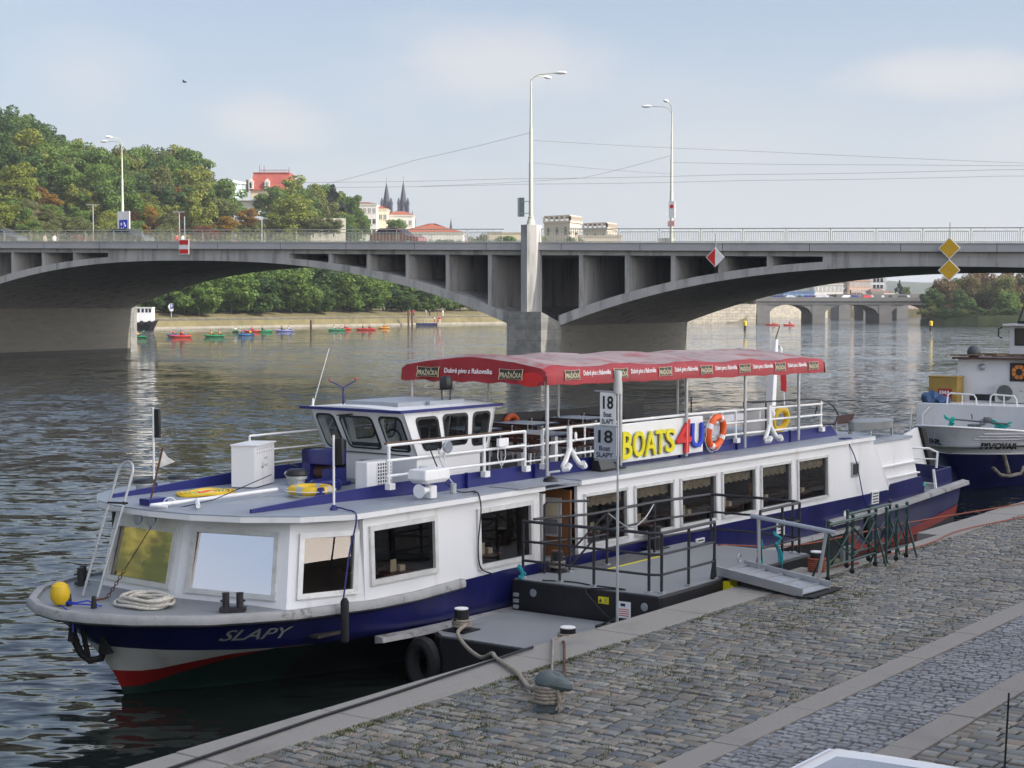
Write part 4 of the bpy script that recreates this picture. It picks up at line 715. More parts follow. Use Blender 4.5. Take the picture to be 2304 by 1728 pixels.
b = MB(); b.prism([(PX(1535,438),-438),(PX(1700,444),-444),(PX(1716,470),-470),(PX(1690,900),-900),(PX(1500,900),-900)], -3, 5.2); b.build('embankment_wall', QW, fr=FW0, label='pale sloping embankment wall left of the distant bridge', cat='wall')
b = MB(); b.prism([(PX(1690,640),-640),(PX(2800,640),-640),(PX(2800,2200),-2200),(PX(1690,2200),-2200)], -3, 3.2); b.build('far_shore', GRASSD, fr=FW0, kind='structure', smooth=0)
b = MB(); b.prism([(PX(1700,620),-620),(PX(1862,640),-640),(PX(1862,646),-646),(PX(1700,626),-626)], -3, 5.0); b.build('embankment_wall', QW, fr=FW0, label='pale bank wall seen through the left distant arch', cat='wall')
for a in (1900, 1955, 2030): MB().bx(PX(a,560)-2, PX(a,560)+2, -575, -560, -3, 7.5).build('bridge_pillar', DST, fr=FW0, label='grey pillar of a farther bridge seen through the distant arches', cat='bridge pillar', group='pillars of the farther bridge', smooth=0)
MB().bx(PX(1880,560), PX(2400,560), -576, -559, 7.5, 8.6).build('bridge_deck', DST, fr=FW0, label='low grey deck of the farther bridge behind the distant arches', cat='bridge', smooth=0)
SAL = mat('salmon_render', (.60,.42,.32), .8); BLUEB = mat('blue_wrapped_front', (.16,.25,.46), .7, var=.2, scale=.3); GRB = mat('grey_office_panel', (.50,.52,.54), .6)
pxhouse(1762, 1832, 655, 676, 680, 15, BLUEB, 'blue fronted building above the distant bridge', 3, 7, 2, GREYR); pxhouse(1832, 1896, 636, 676, 690, 15, FWALL, 'white apartment house above the distant bridge', 5, 7, 4, BROWNR); pxhouse(1910, 1959, 628, 676, 700, 15, SAL, 'salmon coloured apartment house above the distant bridge', 5, 6, 5, BROWNR); pxhouse(1958, 1990, 622, 672, 780, 15, GRB, 'grey office tower behind the salmon house', 2, 4, 6, GREYR, wsz=(3,1.6)); pxhouse(1896, 1910, 640, 676, 705, 12, mat('grey_render', (.30,.31,.33), .8), 'narrow grey house squeezed between white and salmon houses', 4, 2, 4, SLATE)
pxhouse(1960, 1988, 650, 676, 660, 10, mat('dull_render', (.4,.36,.32), .8), 'small gabled house right of the salmon house', 8, 3, 1, BROWNR, hip=.5); pxhouse(1988, 2010, 656, 676, 665, 10, FWALL, 'small white house with a red roof near the island trees', 6, 3, 1, TILE); pxhouse(2030, 2075, 660, 676, 690, 12, mat('low_render', (.42,.35,.3), .8), 'low house with a long red roof beside the island trees', 10, 4, 1, TILE)
at_tree('poplar', 'conifer0', 2022, 632, 672, 640, 'tall dark poplar above the distant bridge', .8); at_tree('poplar', 'green0', 2036, 642, 672, 645, 'smaller green tree beside the dark poplar', .8)
FARH = mat('far_hill_forest', (.045,.06,.035), .95, var=.4, scale=.03, bump=.8, bscale=.15)
xs = list(range(1400, 3000, 40)); pr = lambda x: 634-12*math.sin((x-1500)/190)-8*math.sin(x/70+1)*.5
MB().grid([[(PX(x,Y_), -Y_, (ZY(pr(x), 2300)-2)*f+2) for x in xs] for Y_, f in ((900,0),(1300,.12),(1700,.45),(2050,.8),(2300,1),(2700,.9),(3100,.6),(3500,.2))]).build('far_hill', FARH, fr=FW0, kind='structure')
b = MB(); isl = [(2070,424),(2090,416),(2200,410),(2420,404),(2800,404),(2800,470),(2200,470),(2080,440)]; b.prism([(PX(x,Y_),-Y_) for x, Y_ in isl], -3, [1.2,1.5,2.3,2.6,2.6,2.6,2.4,1.3]); b.build('island', mat('island_grass', (.06,.075,.025), .95, var=.4, scale=.3), fr=FW0, kind='structure', smooth=0)
random.seed(11)
for i, (x, yt, key, Yt) in enumerate(((2098,652,'dark0',424),(2120,628,'brown0',430),(2150,622,'olive0',436),(2160,650,'dark1',420),(2182,626,'brown1',434),(2196,612,'brown0',440),(2226,618,'brown1',436),(2245,626,'olive1',428),(2262,614,'brown0',442),(2290,618,'brown1',436),(2268,650,'green0',420),(2314,622,'dark0',436),(2330,612,'brown0',440),(2380,612,'brown1',440),(2430,615,'olive0',440),(2500,610,'brown0',440))):
    z = 1.6; tree('island_tree', key, PX(x,Yt), Yt, z, ZY(yt,Yt)-z, {'b': 'brown autumn tree crowded on the island beyond the right span', 'd': 'dark green tree on the island beyond the right span', 'o': 'olive tree among brown ones on the island', 'g': 'fresh green tree low on the island'}[key[0]], 'trees on the island', wide=1.15)
for i in range(14): x = 2085+i*20; tree('island_shrub', random.choice(['dark0','olive1','dark1']), PX(x,416-i*.6), 416-i*.6, 1.0, random.uniform(2.2, 3.6), 'low shrub along the island shore', 'shrubs along the island shore', 'shrub', 1.8)
for i in range(12): x = 1735+i*11; tree('bank_shrub', random.choice(['green0','olive1','red0','dark0']), PX(x,652), 652, 3.0, random.uniform(3.5, 6), 'bush on the bank behind the left distant arch', 'bushes behind the distant bridge', 'shrub', 1.6)
for i in range(9): x = 1560+i*19; tree('bank_shrub', random.choice(['olive0','red0','green1']), PX(x,452), 452, 4.6, random.uniform(1.8, 3), 'bush on top of the pale embankment wall', 'bushes on the embankment wall', 'shrub', 1.8)
for x, lab in ((1676, 'yellow topped black river beacon left of the distant bridge arches'), (2094, 'yellow topped black river beacon off the island tip')):
    Y = 322; t = thing('river_beacon', lab, 'beacon', (PX(x,Y), -Y, 0), FW0); MB().lathe([(.24,-1),(.24,.85),(.16,.95)], (PX(x,Y), -Y, 0), 10).build('pole', BLACK, t); MB().lathe([(.34,.9),(.36,1.1),(.36,1.7),(.2,1.85)], (PX(x,Y), -Y, 0), 10).build('top', YEL, t)
# ================================================================ the tour boat  (t from the bow, l towards the quay, z)
BT = thing('tour_boat', 'white and navy river tour boat lettered on its bow with a red canopied upper deck', 'boat', (12, 0, 0), FB)
def li(T_, x): return interp(T_, x)
WD = [(0,0),(.10,.50),(.35,1.02),(.95,1.70),(1.9,2.22),(3.2,2.42),(30,2.42)]           # half width by distance behind the stem, deck
WK = [(0,0),(.12,.42),(.35,.88),(.8,1.45),(1.5,1.92),(2.6,2.28),(4,2.37),(30,2.38)]                 # at the knuckle
WL = [(0,0),(.6,.25),(1.8,.85),(3.5,1.50),(6,2.02),(9,2.2),(30,2.22)]                   # at the waterline
STEM = [(-.5,1.75),(0,1.52),(.36,1.33),(.71,1.14),(1.25,.48),(1.4,.45)]
def ZK(t): return li([(0,.74),(1.1,.71),(3,.66),(5,.60),(17.6,.57),(18.4,.10),(20.5,.16),(22.5,.36),(24.3,.60)], t)
def ZT(t): return li([(0,1.27),(2,1.22),(4.3,1.16),(6.2,1.24),(20.0,1.21),(20.4,1.0),(22,.98),(24.4,1.0)], t)
def hull_w(t, z):
    if z >= .71: f = min(1, (z-.71)/.54); a, b = WK, WD
    else: f = max(0, z/.71); a, b = WL, WK
    x = t-li(STEM, z); return li(a, x)*(1-f)+li(b, x)*f if x > 0 else 0
XS = [0,.04,.1,.2,.35,.6,.95,1.4,1.9,2.5,3.2,4,5,6,8,10,12,14,15.5,16.6,17.1,18,19,20,21,22,23]
def shell(zlo, zhi, n, xs=XS):
    rows = []
    for k in range(n+1):
        row = []
        for sg in (-1, 1):
            pts = []
            for x in xs:
                z0, z1 = zlo(.5+x), zhi(.5+x); z = z0+(z1-z0)*k/n; s0 = li(STEM, z); t = s0+x*(24.2-s0)/23.0; pts.append((t, sg*hull_w(t, z), z))
            row += pts[::-1] if sg < 0 else (pts[1:] if xs[0] <= 0 else pts)
        rows.append(row)
    return rows
b = MB(); rows = shell(lambda t: ZK(t), lambda t: ZT(t), 7); b.grid(rows)
b.add([r[0] for r in rows]+[r[-1] for r in rows], [(i, i+1, len(rows)+i+1, len(rows)+i) for i in range(len(rows)-1)]); b.build('hull', BLUE, BT, smooth=50)
def part_shell(name, zl, zh, m, x0, x1, n=3):
    b = MB(); rows = shell(zl, zh, n, [x for x in XS if x0 <= x <= x1])
    if x0 <= 0: b.grid(rows)
    else:
        h = len(rows[0])//2; b.grid([r[:h] for r in rows]); b.grid([r[h:] for r in rows])
    return b.build(name, m, BT, smooth=50)
WLO = lambda t: min(li([(0,.36),(.75,.36),(1.55,.66),(30,.66)], t), ZK(t)-.004); RLO = lambda t: min(li([(0,.09),(.75,.12),(1.55,.58),(1.7,.7),(30,.7)], t), ZK(t)-.008)
part_shell('bow_panel', WLO, lambda t: ZK(t)-.002, HULLW, 0, 1.9); part_shell('waterline_stripe', RLO, WLO, RED, 0, 1.9)
part_shell('bottom', lambda t: -.5, RLO, GREENB, 0, 1.9); part_shell('underside', lambda t: -.5, lambda t: ZK(t)-.003, BLACKM, 1.9, 99)
rows = shell(lambda t: max(-.2, ZK(t)-.22), lambda t: ZK(t)+.002, 2, [x for x in XS if x >= 17.1]); h = len(rows[0])//2; b = MB()
for r0 in ([r[:h] for r in rows], [r[h:] for r in rows]): b.grid([[(p[0], p[1]*1.006, p[2]) for p in r] for r in r0])
b.build('waterline_stripe', RED, BT, smooth=50)
# deck and rubbing strake
top = shell(lambda t: ZK(t), lambda t: ZT(t), 1)[1]; b = MB(); b.add([(p[0]+.02, p[1]*.985, p[2]-.015) for p in top], [tuple(range(len(top)))]); b.build('deck', DECK, BT, smooth=0)
edge = [p for p in top if p[0] <= 6.6]; b = MB(); rr = []
for i, p in enumerate(edge):
    a_, c_ = edge[max(0, i-1)], edge[min(len(edge)-1, i+1)]; d = Vector((c_[0]-a_[0], c_[1]-a_[1], 0)).normalized(); o = Vector((d.y, -d.x, 0)) 
    if o.dot(Vector((p[0]-3, p[1], 0))) < 0: o = -o
    rr.append([tuple(Vector(p)+o*u+Vector((0,0,v))) for u, v in ((-.05,.03),(.05,.035),(.085,-.01),(.085,-.075),(.04,-.11),(-.01,-.11))])
b.loft(rr); b.build('rubbing_strake', STRAKE, BT, smooth=40)
for sg in (-1, 1):
    b = MB(); b.loft([[(t, sg*(2.34+u), li([(3.6,.655),(5,.60),(18.8,.56)], t)+v) for u, v in ((0,.045),(.14,.03),(.15,-.035),(.0,-.06))] for t in (3.9,4.6,6,8,10,12,14,16,17.6,18.7)]); b.build('lower_strake', STRAKE, BT)
    b = MB(); b.loft([[(t, sg*(2.37+u), z+v) for u, v in ((0,.07),(.16,.045),(.17,-.04),(.0,-.07))] for t, z in ((17.3,.78),(19.5,.80),(21,.85),(22.5,.92),(24.4,1.0))]); b.build('upper_strake', STRAKE, BT)
# walls with window openings
def facet(b0, b1, t1, t0, holes, th, name, frames=True, curtain=False, glass=None, rows_extra=None):
    B0, B1, T1, T0 = map(Vector, (b0, b1, t1, t0)); P = lambda u, v: (B0*(1-u)+B1*u)*(1-v)+(T0*(1-u)+T1*u)*v
    n = (B1-B0).cross(T0-B0).normalized(); n = -n if n.dot(P(.5,.5)-Vector((9,0,1.7))) < 0 else n
    if abs(B0.y-B1.y) < .3 and B0.y > 1: n = n if n.y > 0 else -n
    us = sorted({0, 1} | {h[i] for h in holes for i in (0, 1)}); vs = sorted({0, 1} | {h[i] for h in holes for i in (2, 3)}); b = MB()
    for a0, a1 in zip(us[:-1], us[1:]):
        for c0, c1 in zip(vs[:-1], vs[1:]):
            if any(h[0]-1e-6 <= a0 and a1 <= h[1]+1e-6 and h[2]-1e-6 <= c0 and c1 <= h[3]+1e-6 for h in holes): continue
            q_ = [P(a0,c0), P(a1,c0), P(a1,c1), P(a0,c1)]; b.extr(q_, -n*th)
    w = b.build(name, WHITE, BT, smooth=0)
    for h in holes:
        c = [P(h[0],h[2]), P(h[1],h[2]), P(h[1],h[3]), P(h[0],h[3])]; f = MB(); cen = sum(c, Vector())/4; fw = .046 if curtain else .07
        for i in range(4):
            p, q_ = c[i], c[(i+1) % 4]; inn = ((cen-(p+q_)/2)).normalized(); ex = (q_-p).normalized()
            f.beam(p+inn*fw*.47+n*.012, q_+inn*fw*.47+n*.012, fw, .05, up=n)
        fo = f.build('window', ALUF, BT, smooth=0); pn = (c[2]-c[0]).cross(c[3]-c[1]).normalized(); k = MB(); k.add([(x-pn*((x-cen).dot(pn)))*.93+cen*.07-n*.02 for x in c], [(0,1,2,3)]); k.build('pane', glass or GLASSS, fo, smooth=0)
        if curtain:
            L_ = (c[1]-c[0]).length; ro = []; m_ = 44
            for z, amp in ((0, .012), (-.10, .016), (-.20, .022)): ro.append([c[3].lerp(c[2], i/m_)-n*(.09+amp*math.sin(i*1.9))+Vector((0,0,z-.03+(.012*math.sin(i*.95) if z < -.15 else 0))) for i in range(m_+1)])
            k = MB(); k.grid(ro); k.build('curtain', CURT, fo)
    return w, P, n
zb, zw0, zw1 = 1.19, 1.30, 2.17
V_ = lambda z, z0=1.19, z1=2.34: (z-z0)/(z1-z0)
B_ = [(2.25,-1.42,1.19),(2.20,.22,1.19),(2.56,2.0,1.19),(3.66,2.385,1.19)]; Tt = [(2.47,-1.28,2.34),(2.43,.22,2.34),(2.83,1.82,2.34),(3.80,2.32,2.34)]
facet(B_[0], B_[1], Tt[1], Tt[0], [(.06,.93,.11,.82)], .06, 'front_wall', glass=GLASSM); facet(B_[1], B_[2], Tt[2], Tt[1], [(.09,.91,.10,.86)], .06, 'front_wall', glass=GLASSF); facet(B_[2], B_[3], Tt[3], Tt[2], [(.12,.88,.11,.84)], .06, 'corner_wall', glass=GLASSC)
facet((3.0,-2.1,1.19), B_[0], Tt[0], (3.3,-1.9,2.34), [], .06, 'corner_wall'); facet((3.8,-2.385,1.19), (3.0,-2.1,1.19), (3.3,-1.9,2.34), (3.8,-2.34,2.34), [], .06, 'corner_wall')
L0 = 3.66; ln = 7.63-L0; facet((L0,2.388,1.19), (7.63,2.388,1.19), (7.63,2.36,2.36), (L0,2.35,2.34), [((3.77-L0)/ln,(5.17-L0)/ln,V_(1.40),V_(2.20)),((6.08-L0)/ln,(7.43-L0)/ln,V_(1.31),V_(2.19))], .06, 'side_wall')
L0 = 8.64; ln = 20.25-L0; wins = [(8.80,10.05),(10.26,11.50),(11.71,12.95),(13.14,14.39),(14.58,15.80),(16.05,17.36)]
facet((L0,2.388,1.19), (17.9,2.388,1.19), (17.9,2.36,2.34), (L0,2.36,2.34), [((a-L0)/(17.9-L0),(c-L0)/(17.9-L0),V_(1.32),V_(2.17)) for a, c in wins], .06, 'side_wall', curtain=True)
b = MB(); b.extr([(17.9,2.388,1.19),(20.3,2.388,1.19),(20.22,2.385,1.32),(19.42,2.36,2.33),(17.9,2.36,2.34)], (0,-.06,0)); b.build('side_wall', WHITE, BT, smooth=0)
b = MB(); b.bx(18.42,18.78,2.37,2.40,1.62,1.94); f = b.build('window', ALU, BT, smooth=0, bevel=.02); MB().bx(18.47,18.73,2.39,2.404,1.67,1.89).build('pane', mat('small_dark_pane', (.05,.055,.04), .1), f, smooth=0)
for t0, t1 in ((3.8,20.25),):
    b = MB(); b.bx(t0, t1, -2.39, -2.33, 1.19, 2.34); b.build('far_side_wall', WHITE, BT, smooth=0)
# louvres, scuppers and the round plate in the blue side
for t0, t1, z0, z1, n_ in ((19.35,19.68,.97,1.24,4),(15.17,15.47,.76,1.06,4),(12.2,12.48,.98,1.06,1)):
    b = MB(); b.bx(t0, t1, 2.40, 2.425, z0, z1); v = b.build('louvre', WHITE2, BT, smooth=0); b = MB(); [b.bx(t0+.04, t1-.04, 2.424, 2.43, z0+.03+(z1-z0-.03)*k/n_, z0+.03+(z1-z0-.03)*k/n_+.025) for k in range(n_)]; b.build('slot', BLACK, v, smooth=0)
b = MB(); b.lathe([(.085,0),(.085,.02)], (0,0,0), 20); b.v = [(18.13+x, 2.40+z, .88+y) for x, y, z in b.v]; b.build('round_plate', WHITE2, BT)
# door recess: open brown door, jambs and dark hall behind
b = MB(); b.bx(7.66, 8.62, .2, 1.5, 1.02, 1.1); b.bx(7.60, 7.66, 1.2, 2.33, 1.0, 2.34); b.build('recess_jamb', WOOD, BT, smooth=0)
b = MB(); b.bx(8.52, 8.60, .6, 1.62, 1.05, 2.30); b.build('recess_wall', WOOD, BT, smooth=0)
b = MB(); b.extr([(8.50,1.60,1.08),(8.58,2.30,1.08),(8.58,2.30,2.25),(8.50,1.60,2.25)], (-.045,.0,0)); d = b.build('door', WOOD, BT, smooth=0)
b = MB(); b.extr([(8.452,1.74,1.50),(8.50,2.16,1.50),(8.50,2.16,2.12),(8.452,1.74,2.12)], (-.02,0,0)); b.build('window', ALUF, d, smooth=0); b = MB(); b.extr([(8.428,1.79,1.78),(8.473,2.10,1.78),(8.473,2.10,2.08),(8.428,1.79,2.08)], (-.006,0,0)); b.build('notice', CREAM, d, smooth=0); b = MB(); b.extr([(8.430,1.79,1.54),(8.475,2.10,1.54),(8.475,2.10,1.77),(8.430,1.79,1.77)], (-.004,0,0)); b.build('pane', CHROME, d, smooth=0)
b = MB(); b.beam((7.69,2.36,1.2),(7.69,2.36,2.28),.10,.06); b.build('door_frame', ALUF, BT, smooth=0)
# interior
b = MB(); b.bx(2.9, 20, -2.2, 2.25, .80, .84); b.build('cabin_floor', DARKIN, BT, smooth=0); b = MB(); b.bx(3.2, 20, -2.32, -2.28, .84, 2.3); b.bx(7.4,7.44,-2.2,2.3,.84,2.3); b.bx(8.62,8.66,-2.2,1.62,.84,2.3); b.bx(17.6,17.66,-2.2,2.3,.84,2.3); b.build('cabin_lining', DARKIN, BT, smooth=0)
for k, t in enumerate((4.6, 6.6, 9.5, 10.9, 12.35, 13.8, 15.2, 16.7)):
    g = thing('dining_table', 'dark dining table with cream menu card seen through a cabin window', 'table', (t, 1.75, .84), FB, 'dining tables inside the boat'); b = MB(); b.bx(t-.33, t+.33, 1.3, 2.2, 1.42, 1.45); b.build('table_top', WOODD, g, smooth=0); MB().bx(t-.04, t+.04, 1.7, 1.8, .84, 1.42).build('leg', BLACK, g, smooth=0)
    b = MB(); b.bx(t-.06, t+.06, 2.05, 2.06, 1.45, 1.62); b.bx(t+.1, t+.2, 2.02, 2.1, 1.45, 1.53); b.build('menu_card', CREAM, fr=FB, smooth=0, label='cream menu card standing on a table inside the boat', cat='card', group='menu cards inside the boat')
    if k in (1, 3, 5, 6): b = MB(); [b.tube([(t-.2,1.9,1.45),(t-.2+random.uniform(-.05,.05),1.9+random.uniform(-.05,.05),1.75)], .012, 4) for _ in range(4)]; [b.ball((t-.2+random.uniform(-.06,.06),1.9+random.uniform(-.06,.06),1.72+random.uniform(-.06,.06)), .03, n=6, m=5) for _ in range(5)]; b.build('dried_flowers', mat('dried_flower', (.25,.10,.03), .8), fr=FB, label='small dried flower bunch on a table inside the boat', cat='flowers', group='flower bunches inside the boat')
# roof
ro = [(3.4,-2.45),(2.75,-2.1),(2.25,-1.45),(2.02,-.8),(1.96,0),(2.03,.75),(2.28,1.45),(2.75,2.08),(3.4,2.44),(5,2.47),(7.64,2.47),(7.66,1.78),(8.55,1.78),(8.62,2.46),(19.45,2.44),(19.45,-2.45)]
b = MB(); b.prism(ro, 2.335, 2.405); b.build('roof_edge', WHITE, BT, smooth=0); cx, cy = 10, 0
b = MB(); b.prism([(x+(.012 if x < 5 else -.008), y*.997) for x, y in ro], 2.4055, 2.425); rf = b.build('roof', DECK2, BT, smooth=0)
b = MB(); b.bx(7.62, 8.62, 1.72, 2.42, 2.335, 2.36); b.bx(6.9, 8.35, 1.95, 2.52, 2.405+.022, 2.44); b.build('door_canopy', DECK2, BT, smooth=0)
# blue coaming boards
for sg, lf in ((1, [(2.55,1.36),(4.1,1.42),(5.9,1.72),(19.0,1.76)]), (-1, [(2.4,1.5),(4.8,1.5),(6,1.45),(19.0,1.40)])):
    ts = [2.55,3.2,4.1,5.0,5.9,8,11,14,17,18.7,19.0]; H = [(2.5,.05),(3.5,.10),(5,.19),(6,.22),(18.7,.22),(19.0,.02)]
    b = MB(); b.loft([[(t, sg*li(lf, t)+u, 2.426+v*li(H, t)) for u, v in ((-.02,0),(.02,0),(.02,1),(-.02,1))] for t in ts]); b.build('coaming', BLUED, BT, smooth=0)
    [MB().bx(t-.02, t+.02, min(sg*(1.74 if sg > 0 else 1.40), sg*(1.80 if sg > 0 else 1.46)), max(sg*(1.74 if sg > 0 else 1.40), sg*(1.80 if sg > 0 else 1.46)), 2.43, 2.66).build('coaming_bracket', BLUED, BT, smooth=0) for t in (6.6,8.3,10.45,12.7,14.75,16.9)]
b = MB(); b.bx(6.0, 18.9, -1.72, 1.70, 2.43, 2.445); b.build('upper_deck', DECK, BT, smooth=0)
# railings
def rail(name, pts, zs, m, r=.021, posts=(), foot=True):
    b = MB(); [b.tube([(p[0], p[1], z+(p[2] if len(p) > 2 else 0)) for p in pts], r if i else r*1.15, 8) for i, z in enumerate(zs)]
    for p in posts:
        b.tube([(p[0], p[1], 2.60), (p[0], p[1], zs[0])], r*1.15, 8)
        if foot: b.bx(p[0]-.06, p[0]+.06, p[1]-.02, p[1]+.07, 2.57, 2.66)
    return b.build(name, m, BT)
rail('railing', [(4.75,1.80),(6.5,1.82),(7.6,1.82),(7.98,1.82)], (3.20,2.98,2.76), WHITE2, posts=[(4.80,1.80),(6.95,1.82),(7.98,1.82)])
b = MB(); b.tube([(4.72,1.8,3.225),(6.5,1.82,3.225),(7.6,1.82,3.225)], .018, 6); b.tube([(8.4,1.82,3.222),(18.2,1.82,3.165)], .016, 6); b.build('handrail_top', mat('worn_brown_handrail', (.10,.06,.035), .6), BT)
rail('railing', [(8.42,1.82),(13,1.82),(18.2,1.82,-.06)], (3.20,2.97,2.75), WHITE2, posts=[(8.45,1.82),(14.62,1.82),(18.15,1.82)])
rail('railing', [(8.42,-1.3),(18.2,-1.3,-.06)], (3.17,2.94,2.73), BLACK, r=.014, posts=[(8.45,-1.3),(11,-1.3),(14.62,-1.3),(18.15,-1.3)], foot=False); rail('railing', [(5.0,-1.25),(8.4,-1.28)], (3.17,2.93,2.72), WHITE2, r=.014, posts=[(5.0,-1.25),(8.3,-1.28)], foot=False)
b = MB(); b.bx(8.5, 16.2, -1.285, -1.275, 2.48, 3.15); b.build('weather_cloth', mat('grey_weather_cloth', (.085,.085,.09), .8, var=.2, scale=3), BT, smooth=0)
b = MB(); [b.tube([(8.0, 1.82, z), (8.42, 1.82, z)], .014, 6) for z in (2.96, 2.72)]; b.tube([(10.0,1.82,3.2),(10.0,1.82,2.98)], .016, 6); b.tube([(9.62,1.82,3.2),(9.62,1.82,2.98)], .016, 6); [b.tube([(t,1.82,3.12),(t,1.82,z)], .015, 6) for t, z in ((15.55,2.97),(16.05,2.56),(15.85,2.97),(17.2,2.56))]; b.build('railing_gate', WHITE2, BT)
# wheelhouse
w0, w1, wb = -.92, 1.02, 2.89
def whq(b, pts, th, n): b.extr(pts, Vector(n)*th)
b = MB(); b.bx(6.40, 7.95, w0+.1, w1-.08, 2.44, wb); b.extr([(6.45,w1-.1,2.78),(7.9,w1-.1,2.78),(8.06,w1,wb+.02),(6.33,w1,wb+.02)], (0,-.1,0)); wh = b.build('wheelhouse', WHITE, BT, smooth=0)
def whwall(P4, holes, n, th=.05):
    B0, B1, T1, T0 = map(Vector, P4); P = lambda u, v: (B0*(1-u)+B1*u)*(1-v)+(T0*(1-u)+T1*u)*v
    us = sorted({0, 1} | {h[i] for h in holes for i in (0, 1)}); vs = sorted({0, 1} | {h[i] for h in holes for i in (2, 3)}); b = MB(); n = Vector(n)
    for a0, a1 in zip(us[:-1], us[1:]):
        for c0, c1 in zip(vs[:-1], vs[1:]):
            if any(h[0]-1e-6 <= a0 and a1 <= h[1]+1e-6 and h[2]-1e-6 <= c0 and c1 <= h[3]+1e-6 for h in holes): continue
            b.extr([P(a0,c0), P(a1,c0), P(a1,c1), P(a0,c1)], -n*th)
    b.build('wall', WHITE, wh, smooth=0)
    for h in holes:
        def rp(ins, off):
            pts = []; W_ = (P(1,.5)-P(0,.5)).length; H_ = (P(.5,1)-P(.5,0)).length; rx, ry = min(.09/W_, (h[1]-h[0])/2), min(.09/H_, (h[3]-h[2])/2)
            for cx, cy, a0 in ((h[1]-rx-ins/W_, h[3]-ry-ins/H_, 0), (h[0]+rx+ins/W_, h[3]-ry-ins/H_, 90), (h[0]+rx+ins/W_, h[2]+ry+ins/H_, 180), (h[1]-rx-ins/W_, h[2]+ry+ins/H_, 270)):
                pts += [P(cx+rx*math.cos(R(a0+k*22.5)), cy+ry*math.sin(R(a0+k*22.5)))+n*off for k in range(5)]
            return pts
        o, i = rp(-.012, .008), rp(.02, .008); b = MB(); m_ = len(o); b.add(o+i, [(k, (k+1)%m_, m_+(k+1)%m_, m_+k) for k in range(m_)]); b.add([p-n*.006 for p in o]+[p+n*.006 for p in i], [(k, (k+1)%m_, m_+(k+1)%m_, m_+k) for k in range(m_)]); 
        # white infill between the square opening and the rounded glass
        c = [P(h[0],h[2]), P(h[1],h[2]), P(h[1],h[3]), P(h[0],h[3])]
        f = b.build('window_seal', BLACK, wh, smooth=0)
        for cor, k0 in ((c[2], 0), (c[3], 5), (c[0], 10), (c[1], 15)): q2 = MB(); r_ = rp(0, 0.002)[k0:k0+5]; q2.add([cor+n*.002]+r_, [(0, j, j+1) for j in range(1, 5)]); q2.build('corner_infill', WHITE, wh, smooth=0)
        q3 = MB(); q3.add(rp(.005, -.01), [tuple(range(m_))]); q3.build('wheelhouse_pane', GLASSWD if abs(n.y) > .9 else GLASSW, wh, smooth=0)
s_ = lambda t: t
whwall([(6.33,w1,wb),(8.08,w1,wb),(8.24,w1+.02,3.58),(5.97,w1+.02,3.58)], [(.10,.34,.10,.84),(.40,.68,.16,.86),(.745,.945,.10,.86)], (0,1,0)); whwall([(6.33,w0,wb),(8.08,w0,wb),(8.24,w0-.02,3.58),(5.97,w0-.02,3.58)], [(.10,.34,.12,.86),(.40,.68,.16,.86),(.76,.94,.12,.86)], (0,-1,0))
whwall([(6.33,w0,wb),(6.33,w1,wb),(5.97,w1+.02,3.58),(5.97,w0-.02,3.58)], [(.05,.24,.08,.86),(.30,.645,.10,.84),(.72,.95,.08,.86)], (-.88,0,-.47)); whwall([(8.08,w0,wb),(8.08,w1,wb),(8.24,w1+.02,3.58),(8.24,w0-.02,3.58)], [(.1,.45,.1,.86),(.55,.9,.1,.86)], (1,0,0))
b = MB(); b.loft([[(t, w0-.08+(w1-w0+.16)*k/6, 3.59+.045*math.sin(math.pi*k/6)) for k in range(7)]+[(t, w1+.08-(w1-w0+.16)*k/6, 3.55) for k in range(7)] for t in (5.86, 8.32)]); r2 = b.build('wheelhouse_roof', WHITE, wh, smooth=20)
b = MB(); b.bx(5.84, 8.33, w1+.07, w1+.10, 3.56, 3.605); b.bx(5.83, 5.86, w0-.08, w1+.1, 3.56, 3.605); b.build('roof_trim', BLUED, wh, smooth=0); b = MB(); b.bx(6.3, 7.7, -.45, .65, 3.61, 3.685); b.bx(6.95, 7.8, w1-.35, w1-.28, 3.61, 3.68); b.build('roof_hatch', DECK2, wh, smooth=0)
b = MB(); b.bx(6.4, 6.7, -.7, .8, 2.86, 3.0); b.torus((6.8,.1,3.05), .17, .015, (0,1,0), (0,0,1), 20, 6); b.build('helm_console', DARKIN, wh)
b = MB(); b.tube([(6.0,.7,3.46),(6.2,.5,3.3),(6.36,.25,3.05)], .01, 5); b.tube([(5.98,.0,3.5),(6.0,-.35,3.47)], .012, 5); b.build('wiper', BLACK, wh)
